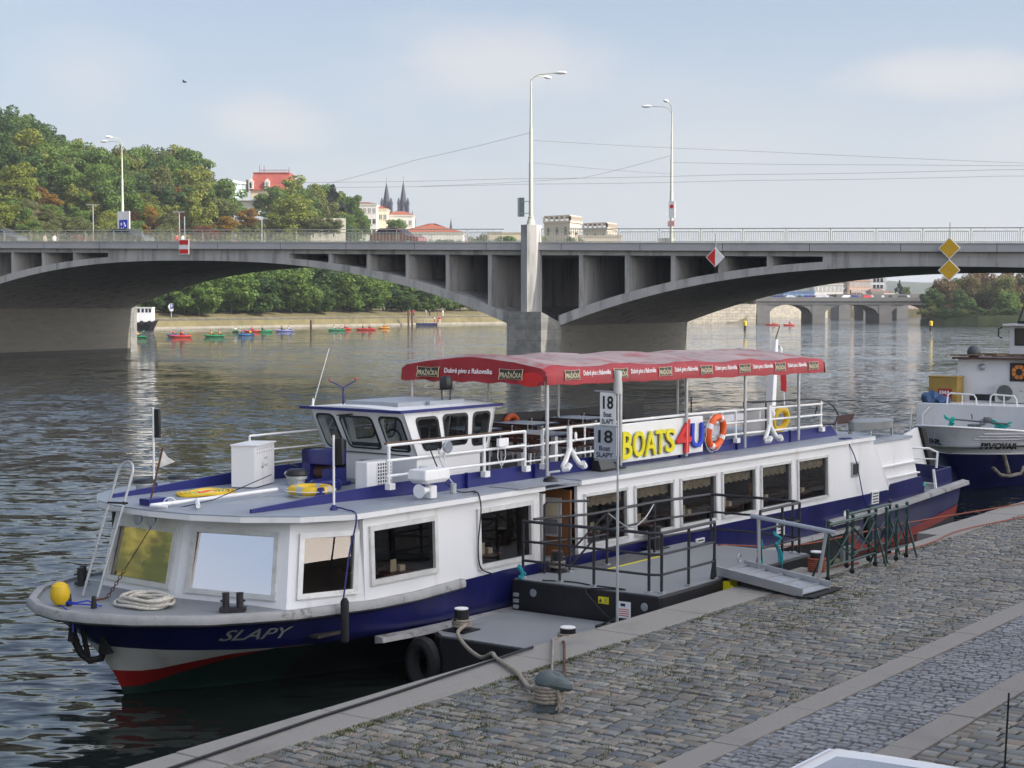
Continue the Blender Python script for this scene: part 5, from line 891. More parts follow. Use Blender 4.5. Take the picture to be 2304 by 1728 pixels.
# slanted casing aft, stern deck and bulwarks
b = MB(); b.extr([(19.3,2.30,1.05),(22.12,2.30,1.0),(21.62,2.26,2.22),(19.3,2.26,2.3)], (0,-4.55,0)); cs = b.build('engine_casing', WHITE, BT, smooth=0)
b = MB(); [b.bx(t0, t1, 2.26, 2.345, z, z+.03) for t0, t1, z in ((19.9,21.85,1.68),(20.15,22.0,1.42))]; b.beam((19.46,2.34,2.30),(20.26,2.38,1.28),.03,.05); b.build('ledge', WHITE2, cs, smooth=0)
b = MB(); b.bx(19.45, 21.66, -2.3, 2.30, 2.225, 2.28); b.build('casing_top', DECK2, BT, smooth=0)
b = MB(); b.extr([(20.25,2.36,1.02),(22.05,2.40,.98),(21.92,2.38,1.36),(20.25,2.36,1.31)], (0,.035,0)); b.build('side_bulwark', BLUE, BT, smooth=0)
b = MB(); b.extr([(22.85,2.38,1.0),(23.75,2.38,1.02),(23.68,2.38,1.42),(22.85,2.38,1.40)], (0,-.04,0)); b.extr([(23.7,2.38,1.0),(24.1,0,1.05),(24.1,0,1.45),(23.66,2.38,1.42)], (.03,0,0)); b.extr([(23.7,-2.38,1.0),(24.1,0,1.05),(24.1,0,1.45),(23.66,-2.38,1.42)], (.03,0,0)); b.build('stern_bulwark', BLUE, BT, smooth=0)
b = MB(); b.extr([(22.78,2.40,1.0),(22.84,2.40,1.0),(22.84,2.34,1.43),(22.80,2.34,1.43)], (0,-.05,0)); b.build('bulwark_end', WHITE, BT, smooth=0)
b = MB(); b.tube([(23.25,2.2,1.42),(23.30,2.2,1.78),(23.15,2.05,1.87),(22.6,1.2,1.9),(22.5,.5,1.9)], .028, 8); b.tube([(23.27,2.2,1.62),(22.5,.8,1.66)], .016, 6); b.build('stern_rail', WHITE2, BT)
# canopy on posts
def nar(b): b.v = [(x, .515+.756*y, z) for x, y, z in b.v]; return b
prof = [(2.02,3.93),(2.03,4.06),(2.0,4.17),(1.86,4.235),(1.2,4.31),(.4,4.37),(0,4.385)]; prof = prof+[(-l, z) for l, z in prof[-2::-1]]
tc_ = [8.28,8.33,8.48]+[8.7+.3*k for k in range(30)]+[17.7,17.86]
def cz(t, l, z): return z-(.035*math.sin((t-8.4)*3.05)**2 if abs(l) > 1.9 and z < 4.1 else 0)*.5-(.045*math.sin((t-8.42)*1.475)**2*(1 if abs(l) < 1.9 else .25))-.008*math.sin(t*9+l*4)-(.05 if t < 8.4 and z > 4.1 else 0)-(.012*(t-8.3))
b = MB(); g = [[(t, l*(.985 if t < 8.3 or t > 17.8 else 1), cz(t, l, z)) for l, z in prof] for t in tc_]; b.grid([[p for p in r[:4]] for r in g]); b.grid([[p for p in r[-4:]] for r in g])
fr_ = [(l, z) for l, z in prof]; m_ = 30
def top_z(l): return interp([(-2.03,4.06),(-2.0,4.17),(-1.86,4.235),(-1.2,4.31),(-.4,4.37),(0,4.385),(.4,4.37),(1.2,4.31),(1.86,4.235),(2.0,4.17),(2.03,4.06)], l)
for t0, sgn_ in ((8.28,-1),(17.86,1)):
    rows = []
    for k in range(6):
        f = k/5; rows.append([(t0+sgn_*(.02+.035*math.sin(i*.9)*f+.02*f), -2.0+4.0*i/m_, (top_z(-2.0+4*i/m_)-.05-.012*(t0-8.3))*(1-f)+(3.95-.015*math.sin(i*1.1)-.012*(t0-8.3)-.02)*f) for i in range(m_+1)])
    b.grid(rows)
cn = nar(b).build('canopy', CANV, BT, smooth=60); b = MB(); b.grid([[p for p in r[3:-3]] for r in g]); nar(b).build('canopy_top', CANVT, cn, smooth=60)
b = MB(); b.loft([[(8.22+.0*k, 1.55+.47*math.cos(k*.524)*.55+.18, 4.0+.115*math.sin(k*.524)) for k in range(12)], [(8.30, 1.55+.47*math.cos(k*.524)*.55+.18, 4.0+.115*math.sin(k*.524)) for k in range(12)]]); b.v = [(x, min(y, 2.075), z) for x, y, z in b.v]; b.build('red_patch', CANVR, cn)
def emblem(o, u, up, w, h, nrm):
    o, u, up, nrm = map(Vector, (o, u, up, nrm)); P = lambda x, y: o+u*(x*w)+up*(y*h)
    out = [P(0,0), P(.25,.055), P(.5,.075), P(.75,.055), P(1,0), P(.975,.5), P(1,1), P(.75,.945), P(.5,.925), P(.25,.945), P(0,1), P(.025,.5)]
    cen = P(.5,.5); b = MB(); b.extr([p+nrm*.003 for p in out], nrm*.003); lo = b.build('emblem_border', GOLD, cn, smooth=0); b = MB(); b.extr([cen+(p-cen)*.93+nrm*.005 for p in out], nrm*.003); b.build('emblem_board', LOGOB, cn, smooth=0)
    b = MB(); b.text('PRAŽAČKA', P(.07,.19)+nrm*.009, u, up, h*.62, w*.86, .002, weight=.012); b.build('emblem_lettering', GOLD, cn, smooth=0)
dz_ = lambda t: -.012*(t-8.3)
for i in range(7):
    t = 8.72+i*1.40; emblem((t, 2.062, 3.985+dz_(t)), (1,0,0), (0,-.06,1), .42, .165, (0,1,0))
    if i < 6: b = MB(); b.text('Dobré pivo z Rakovníka', (t+.52, 2.064, 4.02+dz_(t)), (1,0,0), (0,-.06,1), .105, .78, .003, weight=.012); b.build('lettering', WTXT, cn, smooth=0)
for l in (-.62, 1.12): emblem((8.195, l, 3.99), (0,1,0), (.15,0,1), .49, .175, (-1,0,0))
b = MB(); b.text('Dobré pivo z Rakovníka', (8.19, -.01, 4.045), (0,1,0), (.15,0,1), .105, 1.0, .004, weight=.012); b.build('lettering', WTXT, cn, smooth=0)
for t in (8.42,10.52,12.65,14.78,16.95):
    for l in (1.93,-.91): b = MB(); b.tube([(t, l, 2.47), (t, l, 4.05)], .030 if l > 0 else .026, 10); b.build('canopy_post', ALU, BT)
b = MB(); [b.tube([(t, -.9, 4.02), (t, .55, 4.28), (t, 1.93, 4.02)], .018, 6) for t in (8.42,10.52,12.65,14.78,16.95)]; [b.tube([(8.4, l, 4.03), (17.7, l, 3.95)], .018, 6) for l in (-.92, 1.94)]; b.build('canopy_frame', ALU, BT)
# name on the bow, following the hull
b = MB(); b.text('SLAPY', (0, 0, 0), (1,0,0), (0,0,1), .17, 1.0, .008, shear=.12, weight=.006); out_ = []
for x, y, z in b.v:
    t = 1.80+x*.78; zz = .86+z*.95-.02*x; l = hull_w(t, zz); out_.append((t, l+.016+abs(y), zz))
b.v = out_; b.build('name_lettering', mat('silver_grey_lettering', (.27,.28,.28), .5), BT, smooth=0)
# bow platform rope fender, mooring bitts
def bitts(t, l, z, ang=0, s=1):
    b = MB(); c, s_ = math.cos(ang), math.sin(ang); T2 = lambda x, y, zz: (t+x*c-y*s_, l+x*s_+y*c, z+zz)
    base = MB(); base.bx(-.17,.17,-.07,.07,0,.045); 
    for x in (-.09,.09): base.lathe([(.048,.04),(.046,.22),(.052,.225),(.052,.235),(.02,.24)], (x,0,0), 12); base.tube([(x,-.09,.14),(x,.09,.14)], .014, 6); base.tube([(x-.07 if x < 0 else x, 0, .13),(x if x < 0 else x+.07, 0, .13)], .014, 6)
    base.v = [T2(*p) for p in base.v]; return base
bitts(1.98, 1.62, 1.24, R(48)).build('mooring_bitts', mat('dark_iron_bitts', (.03,.026,.03), .5), BT); bitts(2.1, -1.62, 1.24, R(-40)).build('mooring_bitts', BLACK, BT); bitts(22.5, 2.1, 1.0, 0).build('mooring_bitts', BLACK, BT)
b = MB(); [b.loft([[(t+dx*.035, l+dy*.02, 1.24) for dx, dy in ((-1,-1),(1,-1),(1,1),(-1,1))], [(t+dx*.02, l+dy*.015, 1.40) for dx, dy in ((-1,-1),(1,-1),(1,1),(-1,1))]]) for t, l in ((.92,-.36),(.99,.06))]; b.build('bow_cleat', BLACK, BT)
# ================================================================ things on and around the tour boat
def on(name, b, m, label, cat, fr=FB, group=None, **k): return b.build(name, m, fr=fr, label=label, cat=cat, group=group, **k)
# bow
b = MB(); b.lathe([(.02,0),(.08,.025),(.125,.10),(.133,.18),(.105,.27),(.05,.31),(.02,.315)], (.84,-.44,1.24), 18); on('mooring_buoy', b, YEL, 'round yellow buoy lying on the boat bow deck', 'buoy')
b = MB(); b.tube([(.84,-.40,1.30),(.93,-.22,1.29),(.98,-.05,1.33),(1.08,.02,1.27)], .010, 6); b.tube([(.86,-.42,1.27),(.98,-.02,1.28),(1.12,.06,1.25)], .010, 6); b.tube([(.75,-.30,1.27),(.62,.10,1.23),(.60,.14,1.0)], .010, 6); on('blue_line', b, BLUES, 'thin blue line tied from the yellow buoy to the bow cleats', 'rope')
b = MB(); random.seed(2)
for k in range(9):
    rx = .30+random.uniform(-.10, .05); ry = .26+random.uniform(-.09, .03); cx, cy, a0 = 1.56+random.uniform(-.05,.05), .42+random.uniform(-.05,.05), random.uniform(0, 6)
    b.tube([(cx+ry*math.cos(a0+i*.2094), cy+rx*1.25*math.sin(a0+i*.2094), 1.265+.012*k+.012*math.sin(i*.7+k)) for i in range(30)], .020, 7, closed=True)
on('rope_coil', b, ROPE, 'coil of thick cream rope on the bow deck', 'rope')
t = thing('bow_ladder', 'aluminium ladder leaning from the bow deck to the cabin roof', 'ladder', (1.5, -.7, 1.24), FB)
A0, A1 = Vector((1.48,-.80,1.24)), Vector((1.53,-.55,1.24)); tp = Vector((.56,.13,1.78)); S0 = [A0+tp*f for f in (0,.5,.92)]; S1 = [A1+tp*f for f in (0,.5,.92)]
arc = [S0[-1]+(S1[-1]-S0[-1])*(.5-.5*math.cos(math.pi*k/8))+tp.normalized()*.17*math.sin(math.pi*k/8) for k in range(9)]
b = MB(); b.tube([tuple(p) for p in S0[:2]+arc+S1[1::-1]], .019, 8); b.build('side_rail', ALU, t)
for f in (.12,.25,.38,.51,.64): b = MB(); b.tube([tuple(A0+tp*f), tuple(A1+tp*f)], .013, 6); b.build('rung', ALU, t)
b = MB(); b.tube([tuple(A0+tp*.70+Vector((-.03,0,0))), tuple(A1+tp*.70+Vector((.03,.04,0)))], .014, 6); b.ball(tuple(A1+tp*.70), .03, n=8, m=6); b.build('clamp', BLACK, t)
b = MB(); P0, P1 = Vector((1.55,-.36,1.26)), Vector((2.15,.02,2.38))
for k in range(9):
    p = P0.lerp(P1, .02+.035*k); u = (P1-P0).normalized(); v = u.cross(Vector((0,0,1))).normalized() if k % 2 else u.cross(Vector((1,0,0))).normalized(); b.torus(tuple(p), .026, .007, tuple(u), tuple(v), 12, 5)
b.tube([tuple(P0+Vector((-.25,.0,-.01))), tuple(P0+Vector((-.1,.05,0))), tuple(P0)], .014, 6); on('bow_chain', b, RUST, 'short rusty chain anchored to the bow deck', 'chain')
b = MB(); b.tube([tuple(P0.lerp(P1,.33)), tuple(P1)], .007, 5); b.tube([tuple(P1), (2.9,.25,2.49), (4.2,.05,2.72)], .007, 5); on('stay_wire', b, BLACK, 'thin black stay running from the bow chain up over the roof', 'wire')
t = thing('anchor', 'black anchor stowed in the bow of the tour boat', 'anchor', (.75,.05,.5), FB)
b = MB(); b.tube([(.82,.02,1.05),(.92,.02,.62)], .035, 8); b.build('shank', RUBBER, t)
b = MB(); b.tube([(.70,-.02,1.02),(.76,-.03,.82),(.84,-.02,.66),(.94,.03,.56),(1.05,.12,.58),(1.06,.20,.76),(1.0,.22,.90)], .050, 8); b.loft([[(.73+dx*.05,-.02+dy*.07,.84) for dx, dy in ((-1,-1),(1,-1),(1,1),(-1,1))],[(.68,-.02+dy*.02,1.08) for dx, dy in ((-1,-1),(1,-1),(1,1),(-1,1))]]); b.loft([[(1.06+dx*.06,.21+dy*.09,.66) for dx, dy in ((-1,-1),(1,-1),(1,1),(-1,1))],[(.99,.22+dy*.02,.94) for dx, dy in ((-1,-1),(1,-1),(1,1),(-1,1))]]); b.build('flukes', RUBBER, t)
t = thing('hanging_fender', 'slim black rubber fender hanging against the navy bow side', 'fender', (3.15,2.52,.74), FB); b = MB(); b.lathe([(.03,0),(.055,.03),(.058,.55),(.03,.60)], (3.12,2.52,.74), 12); b.build('tube', RUBBER, t); b = MB(); b.tube(sm([(3.12,2.50,1.34),(3.30,2.44,1.9),(3.42,2.46,2.38),(3.48,2.2,2.45),(3.46,2.05,2.47)]), .012, 6); b.build('line', BLUED, t)
# roof, forward
def pole_board(t0, l, z0, z1, bz0, bz1, label, off):
    t = thing('signal_board', label, 'signal board', (t0, l, z0), FB, 'signal boards on white poles'); b = MB(); b.tube([(t0,l,z0),(t0,l,z1)], .016, 8); b.build('pole', WTXT, t); b = MB(); b.bx(t0+off-.02, t0+off+.03, l-.10+.08, l+.10+.02, bz0, bz1); b.build('board', BLACK, t, bevel=.01); b = MB(); b.lathe([(.06,0),(.055,.05),(.02,.09)], (t0,l,z0-.02), 10); b.build('socket', BLUED, t)
pole_board(3.47, 2.0, 2.43, 3.44, 3.04, 3.40, 'white pole with a black board standing on the roof edge nearest the quay', .05); pole_board(3.95, -2.25, 2.43, 3.62, 3.16, 3.60, 'white pole with a black board standing on the far roof edge', .02)
t = thing('pennant_staff', 'rusty pennant staff with a small white triangular flag above the bow', 'flag', (2.33,-.40,2.43), FB); b = MB(); b.tube([(2.33,-.42,2.43),(2.56,-.40,3.20)], .014, 6); b.build('staff', RUST, t); b = MB(); b.add([(2.555,-.40,3.18),(2.50,-.40,2.93),(2.66,-.26,3.01),(2.60,-.34,3.07)], [(0,1,2,3)]); b.build('pennant', mat('dirty_white_flag', (.62,.60,.56), .8, var=.15, scale=9), t); b = MB(); b.bx(2.22,2.55,-.50,-.30,2.43,2.52); b.build('bracket', BLUED, t)
b = MB(); b.tube([(2.0,.0,2.48),(2.8,.08,2.49),(4.15,.22,2.52)], .028, 8); b.tube([(2.38,.52,2.47),(2.75,.08,2.49)], .03, 8); b.tube([(2.1,.22,2.47),(2.0,0,2.48)], .02, 8); on('lowered_mast', b, WHITE, 'white mast lying folded down on the forward roof', 'mast')
b = MB(); b.torus((2.42,-.10,2.45), .09, .010, (.6,.8,0), (0,0,1), 10, 6, 0, math.pi); b.build('roof_handle', WTXT, BT)
t = thing('headlamp_pair', 'pair of round lamps under the front roof lip', 'lamp', (2.05,-.2,2.25), FB)
for l in (-.30, -.02):
    b = MB(); b.lathe([(.02,-.07),(.075,-.01),(.085,.02),(.07,.03)], (0,0,0), 16); b.v = [(2.03-z, l+y, 2.27+x) for x, y, z in b.v]; b.build('lamp', CHROME, t)
t = thing('hose_coil', 'flat coil of yellow hose on the forward roof', 'hose', (3.1,-.9,2.43), FB); 
for k, m_ in enumerate((YEL, mat('pale_lime_hose', (.58,.55,.16), .6), ORANGE)):
    b = MB(); [b.tube([(3.68+(.46-.05*j-.15*k)*math.cos(i*.2618), -.78+(.34-.05*j-.13*k)*math.sin(i*.2618), 2.445+.012*math.sin(i+j)) for i in range(24)], .02, 6, closed=True) for j in range(3)]; b.build('hose_ring', m_, t)
for (x, l, label, hh, hat) in ((4.72,.05,'mushroom vent with a black cap in front of the white roof box', .30, BLACK),(5.35,-.62,'low grey mushroom vent right of the white roof box', .20, STEEL),(3.30,-1.70,'stubby dark capped vent on the far roof side near the bow', .17, BLACK),(4.08,-1.85,'second stubby dark capped vent on the far roof side', .15, BLACK)):
    t = thing('roof_vent', label, 'vent', (x,l,2.43), FB, 'mushroom vents on the roof'); b = MB(); b.lathe([(.12,0),(.12,hh*.6),(.155,hh*.62),(.155,hh*.78)], (x,l,2.43), 18); b.build('stem', STEEL, t); b = MB(); b.lathe([(.16,hh*.78),(.175,hh*.84),(.15,hh*1.02),(.11,hh*1.1),(.01,hh*1.12)], (x,l,2.43), 18); b.build('cap', hat, t)
t = thing('roof_cabinet', 'white metal cabinet standing on the forward roof', 'cabinet', (4.85,-.95,2.43), FB); c0 = (4.40,4.62)
b = MB(); b.extr([(4.43,-1.05,2.44),(4.60,-.72,2.44),(5.30,-1.02,2.44),(5.13,-1.35,2.44)], (0,0,.62)); b.build('body', WHITE, t, smooth=0, bevel=.006); b = MB(); b.extr([(4.41,-1.05,3.062),(4.60,-.69,3.062),(5.33,-1.01,3.062),(5.13,-1.38,3.062)], (0,0,.022)); b.build('lid', WHITE, t, smooth=0)
b = MB(); U = Vector((.70,-.30,0)).normalized(); Nn = Vector((.30,.70,0)).normalized(); O = Vector((4.60,-.72,2.44))+Nn*.004
for i in range(7): [b.add([O+U*(.08+.09*i+a)+Vector((0,0,z+c)) for a, c in ((0,0),(.02,0),(.02,.02),(0,.02))], [(0,1,2,3)]) for z in (.50,.56)]
b.add([O+U*.24+Vector((0,0,.27)), O+U*.34+Vector((0,0,.27)), O+U*.29+Vector((0,0,.36)), O+U*.26+Vector((0,0,.30)), O+U*.29+Vector((0,0,.335)), O+U*.32+Vector((0,0,.30))], [(0,1,5,3),(1,2,4,5),(2,0,3,4)]); [b.add([O+U*(.36+a)+Vector((0,0,z+c)) for a, c in ((0,0),(.13,0),(.13,.008),(0,.008))], [(0,1,2,3)]) for z in (.29,.31,.40,.42)]; b.build('warning_mark', mat('grey_print', (.25,.25,.25), .7), t, smooth=0)
def lifebuoy(name, c, Rr, r, u, w, m, label, bands, tape=WTXT, group=None):
    t = thing(name, label, 'lifebuoy', c, FB, group); b = MB(); b.torus(c, Rr, r, u, w, 36, 12); b.build('ring', m, t)
    for a in bands: b = MB(); b.torus(c, Rr, r*1.03, u, w, 4, 12, R(a-9), R(a+9)); b.build('tape', tape, t)
    b = MB(); n_ = Vector(u).cross(Vector(w)); P = []
    for k in range(33): a = R(k*360/32); q_ = Rr+r*1.05+(.035 if k % 8 else .0); P.append(tuple(Vector(c)+(Vector(u)*math.cos(a)+Vector(w)*math.sin(a))*q_))
    b.tube(P, .006, 5); b.build('grab_line', WTXT, t); return t
lifebuoy('lifebuoy', (4.42,.62,2.52), .27, .062, (1,0,0), (0,1,0), YEL, 'yellow lifebuoy lying flat on the forward roof', (75, 165, 255, 345), STEEL)
t = lifebuoy('lifebuoy', (13.69,1.93,2.84), .275, .065, (.985,0,.1), (-.08,.12,.985), ORANGE, 'orange lifebuoy hung on the railing right of the yellow lettered board', (60, 150, 240, 330))
b = MB(); b.extr([(4.02,1.02,2.43),(4.60,.78,2.43),(4.36,.88,2.50),(4.34,.89,2.58),(4.26,.92,2.58),(4.24,.93,2.50)], (.03,.06,0)); on('mast_chock', b, BLUED, 'small navy chock on the forward roof beside the yellow lifebuoy', 'chock', smooth=0)
b = MB(); b.lathe([(.22,0),(.24,.03),(.24,.12),(.20,.15)], (5.15,.22,2.43), 18); on('roof_hatch', b, BLUED, 'low round navy hatch beside the yellow lifebuoy', 'hatch')
# windlass
t = thing('mast_winch', 'navy mast winch block with a black lever plate before the wheelhouse', 'winch', (5.65,-.35,2.43), FB); b = MB(); b.bx(5.42,5.80,-.55,-.38,2.44,2.98); b.bx(5.42,5.80,-.12,.04,2.44,2.70); b.bx(5.36,5.86,-.58,.08,2.43,2.49); b.bx(5.42,5.80,-.55,.04,2.76,2.98); b.build('housing', BLUED, t, smooth=0, bevel=.01); b = MB(); b.tube([(5.60,-.40,2.62),(5.60,-.10,2.62)], .10, 14); b.build('drum', RUST, t)
b = MB(); b.bx(5.82,5.87,-.30,-.02,2.60,3.12); b.build('plate', BLACK, t, smooth=0, bevel=.02); b = MB(); b.bx(5.55,5.66,.042,.05,2.82,2.90); b.build('label_plate', ALU, t, smooth=0); b = MB(); b.tube([(5.38,-.5,2.5),(5.30,-.52,2.72),(5.18,-.60,2.76)], .012, 6); b.build('crank', BLACK, t)
b = MB(); b.bx(6.02-.03,6.06-.03,.25,.29,2.44,2.80); b.bx(5.90,6.0,.20,.42,2.80,2.82); on('stand_bracket', b, STEEL, 'small grey stand between winch and wheelhouse front', 'stand', smooth=0)
def acunit(x0, x1, l0, l1, z0, z1, label, grille, group=None, fan=False, fr=FB):
    t = thing('air_conditioner', label, 'air conditioner', ((x0+x1)/2,(l0+l1)/2,z0), fr, group); b = MB(); b.bx(x0,x1,l0,l1,z0,z1); b.build('casing', WHITE, t, smooth=0, bevel=.012); return t
t = acunit(5.30,5.86,.68,.92,2.45,2.86,'white air conditioner with a square grille beside the wheelhouse', None); b = MB(); b.bx(5.52,5.84,.921,.925,2.48,2.84); b.build('grille_back', BLACK, t, smooth=0); b = MB(); [b.bx(5.52+.053*k-.008,5.52+.053*k+.008,.925,.932,2.48,2.84) for k in range(7)]; [b.bx(5.52,5.84,.925,.932,2.48+.051*k-.008,2.48+.051*k+.008) for k in range(8)]; b.build('grille', WHITE, t, smooth=0)
t = acunit(6.02,6.36,1.30,1.5,2.45,2.78,'small louvred white unit against the wheelhouse side', None); b = MB(); [b.bx(6.0,6.18,1.50,1.515,2.48+.04*k,2.495+.04*k) for k in range(7)]; b.build('louvre', STEEL, t, smooth=0)
t = thing('loudspeaker', 'white horn loudspeaker on the roof edge in front of the railing', 'loudspeaker', (5.25,2.25,2.43), FB); b = MB(); b.lathe([(.10,-.12),(.085,-.10),(.045,.02),(.035,.12),(.02,.13)], (0,0,0), 18); b.v = [(5.08+z*.95-.0+x*.1, 2.22+x, 2.56+y) for x, y, z in b.v]; b.build('horn', WHITE, t); b = MB(); b.bx(5.16,5.30,2.16,2.28,2.43,2.62); b.build('base', WHITE, t, bevel=.02)
b = MB(); b.loft([[(5.02,2.05,2.66),(5.42,2.05,2.66),(5.42,2.33,2.66),(5.02,2.33,2.66)],[(4.94,2.02,2.72),(5.50,2.02,2.72),(5.50,2.36,2.72),(4.94,2.36,2.72)],[(4.96,2.03,2.86),(5.48,2.03,2.86),(5.48,2.35,2.86),(4.96,2.35,2.86)]]); on('white_box', b, WHITE, 'white plastic box on a post above the horn loudspeaker', 'box', smooth=0, bevel=.02); b = MB(); b.tube([(5.3,2.1,2.43),(5.3,2.1,2.68)], .03, 8); b.build('post', WHITE, [o for o in bpy.data.objects if o.name == 'white_box'][0])
x, l = 5.93, 2.05; b = MB(); b.lathe([(.05,0),(.05,.14),(.02,.15)], (x,l,2.43), 10); b.tube([(x,l,2.57),(x-.06,l-.1,2.72),(x-.05,l-.22,2.95),(x-.05,l-.24,3.08)], .012, 6); on('cable_riser', b, STEEL, 'grey pipe riser on the roof below the railing floodlight', 'pipe')
t = thing('floodlight', 'round white floodlight fixed to the near railing', 'lamp', (5.95,1.86,3.1), FB); b = MB(); b.lathe([(.02,-.06),(.08,-.03),(.095,.02),(.085,.03)], (0,0,0), 18); b.v = [(5.98+x, 1.90+z, 3.10+y) for x, y, z in b.v]; b.build('lens', CHROME, t); b = MB(); b.tube([(5.98,1.84,3.02),(5.98,1.84,2.70)], .012, 6); b.build('arm', WHITE2, t)
b = MB(); b.tube(sm([(5.60,1.86,3.15),(5.72,1.88,2.9),(5.86,1.95,2.6),(6.0,2.1,2.45),(6.25,2.2,2.44),(6.05,2.35,2.45),(6.0,2.47,2.44),(6.02,2.50,2.2),(6.03,2.44,1.7),(6.10,2.43,1.35),(6.35,2.46,1.22)]), .011, 6); on('power_cable', b, BLACK, 'black cable running from the railing down the white cabin side', 'cable')
t = thing('searchlight', 'black searchlight on a wire stand on the wheelhouse roof', 'lamp', (7.45,.65,3.64), FB); b = MB(); b.loft([[(7.45+w*math.cos(k*.785), .65+w*math.sin(k*.785), z-.05) for k in range(8)] for z, w in ((3.90,.09),(3.93,.105),(4.05,.105),(4.09,.085),(4.11,.05))]); b.build('lamp', BLACK, t); b = MB(); [b.tube([(7.45+dx*.10,.65+dy*.10,3.85),(7.45+dx*.09,.65+dy*.09,3.69),(7.45,.65,3.65)], .006, 5) for dx, dy in ((-1,0),(1,0),(0,-1),(0,1))]; b.torus((7.45,.65,3.85), .12, .01, (1,0,0), (0,1,0), 16, 5); b.build('stand', BLACK, t)
t = thing('signal_horn', 'navy forked signal horn mast on the wheelhouse roof', 'horn', (6.35,-.55,3.6), FB); b = MB(); b.tube([(6.35,-.55,3.58),(6.35,-.55,3.88)], .014, 6); b.tube([(6.21,-.68,3.98),(6.35,-.55,3.88),(6.49,-.40,3.99)], .012, 6); b.build('fork', BLUED, t); b = MB(); b.ball((6.20,-.68,4.0), .028, n=8, m=6); b.ball((6.49,-.40,4.02), .032, n=8, m=6); b.build('tip', mat('red_light', (.35,.10,.08), .4), t)
b = MB(); b.tube([(5.98,-.85,3.60),(6.25,-.75,4.5)], .006, 5); b.lathe([(.02,0),(.012,.12)], (5.98,-.85,3.60), 8); on('whip_antenna', b, WTXT, 'thin white whip antenna slanting off the wheelhouse roof', 'antenna')
b = MB(); b.bx(7.18,7.42,1.88,1.93,3.02,3.14); b.tube([(7.2,1.9,3.02),(7.18,1.9,2.85),(7.26,1.9,2.72)], .006, 5); b.tube([(7.36,1.9,3.02),(7.38,1.9,2.85),(7.30,1.9,2.72)], .006, 5); on('switch_box', b, WHITE, 'small white socket box with dangling wires on the railing', 'box')
t = thing('floodlight', 'black floodlight lying on the roof left of the yellow lettered board', 'lamp', (10.05,2.0,2.43), FB); b = MB(); b.extr([(9.78,1.85,2.44),(9.78,2.05,2.44),(9.78,1.95,2.70),(9.78,1.85,2.72)], (.45,0,0)); b.build('housing', BLACK, t, smooth=0, bevel=.01); b = MB(); b.bx(9.70,10.45,2.05,2.09,2.44,2.46); b.bx(10.22,10.36,1.9,2.02,2.46,2.64); b.build('bracket', RUBBER, t, smooth=0)
b = MB(); b.tube([(8.45,1.95,2.43),(8.45,1.95,2.52),(8.60,2.05,2.54)], .02, 6); on('roof_tap', b, STEEL, 'small grey tap on the roof beside the entrance', 'tap')
b = MB(); b.lathe([(.12,0),(.10,.05),(.02,.08)], (0,0,0), 14); b.v = [(8.0+x, 2.30+y, 2.44+z) for x, y, z in b.v]; on('entrance_lamp', b, BLACK, 'dark round lamp on the roof over the entrance', 'lamp')
# lettered board on the railing
t = thing('lettered_board', 'white board with yellow, red and blue raised letters on the railing', 'sign', (11.9,1.9,2.5), FB); b = MB(); b.bx(10.46,13.30,1.85,1.89,2.50,3.16); b.build('board', mat('white_signboard', (.78,.78,.76), .4, var=.02), t, smooth=0, bevel=.01)
for body, x, z, h, w, m_ in (('B',10.55,2.56,.47,.30,YELS),('O',10.89,2.57,.45,.36,YELS),('A',11.26,2.57,.43,.36,YELS),('T',11.61,2.58,.42,.31,YELS),('S',11.93,2.58,.42,.30,YELS),('4',12.30,2.53,.60,.48,REDS),('U',12.80,2.60,.45,.42,BLUES)):
    b = MB(); b.text(body, (x, 1.925, z), (1,0,0), (.06 if body == '4' else .03,0,1), h, w, .032, weight=.014); o = b.build('letter', m_, t, smooth=0); b = MB(); b.text(body, (x+.012, 1.91, z-.012), (1,0,0), (.06 if body == '4' else .03,0,1), h, w, .014, weight=.024); b.build('letter_shadow', BLACK, o, smooth=0)  # black offset copy stands for the shadow each raised letter casts
b = MB(); b.text('R', (13.19,1.892,2.60), (1,0,0), (0,0,1), .03, .025, .002); b.torus((13.20,1.893,2.615), .03, .003, (1,0,0), (0,0,1), 16, 4); b.build('registered_mark', INK, t, smooth=0)
# display anchors
def wanchor(t0, label, sc=1):
    t = thing('display_anchor', label, 'anchor', (t0,1.88,2.6), FB, 'white anchors hung on the railing'); b = MB(); b.loft([[(t0+a*w, 1.87+c*.025, z) for a, c in ((-1,-1),(1,-1),(1,1),(-1,1))] for z, w in ((3.22,.045),(3.0,.04),(2.86,.045),(2.80,.07))]); b.build('shank', WHITE2, t)
    for sg in (-1, 1): b = MB(); b.tube([(t0,1.88,2.86),(t0+sg*.12,1.89,2.70),(t0+sg*.24,1.91,2.57),(t0+sg*.27,1.95,2.54),(t0+sg*.24,2.0,2.55),(t0+sg*.18,2.0,2.61)], .040, 8, r1=.055); b.build('arm', WHITE2, t)
    b = MB(); b.ball((t0+.13,1.9,3.05), .035, .02, .07, 8, 6); b.build('shackle', WHITE2, t)
wanchor(9.12, 'white painted anchor hung on the railing near the entrance'); wanchor(15.85, 'white painted anchor hung on the railing near the stern')
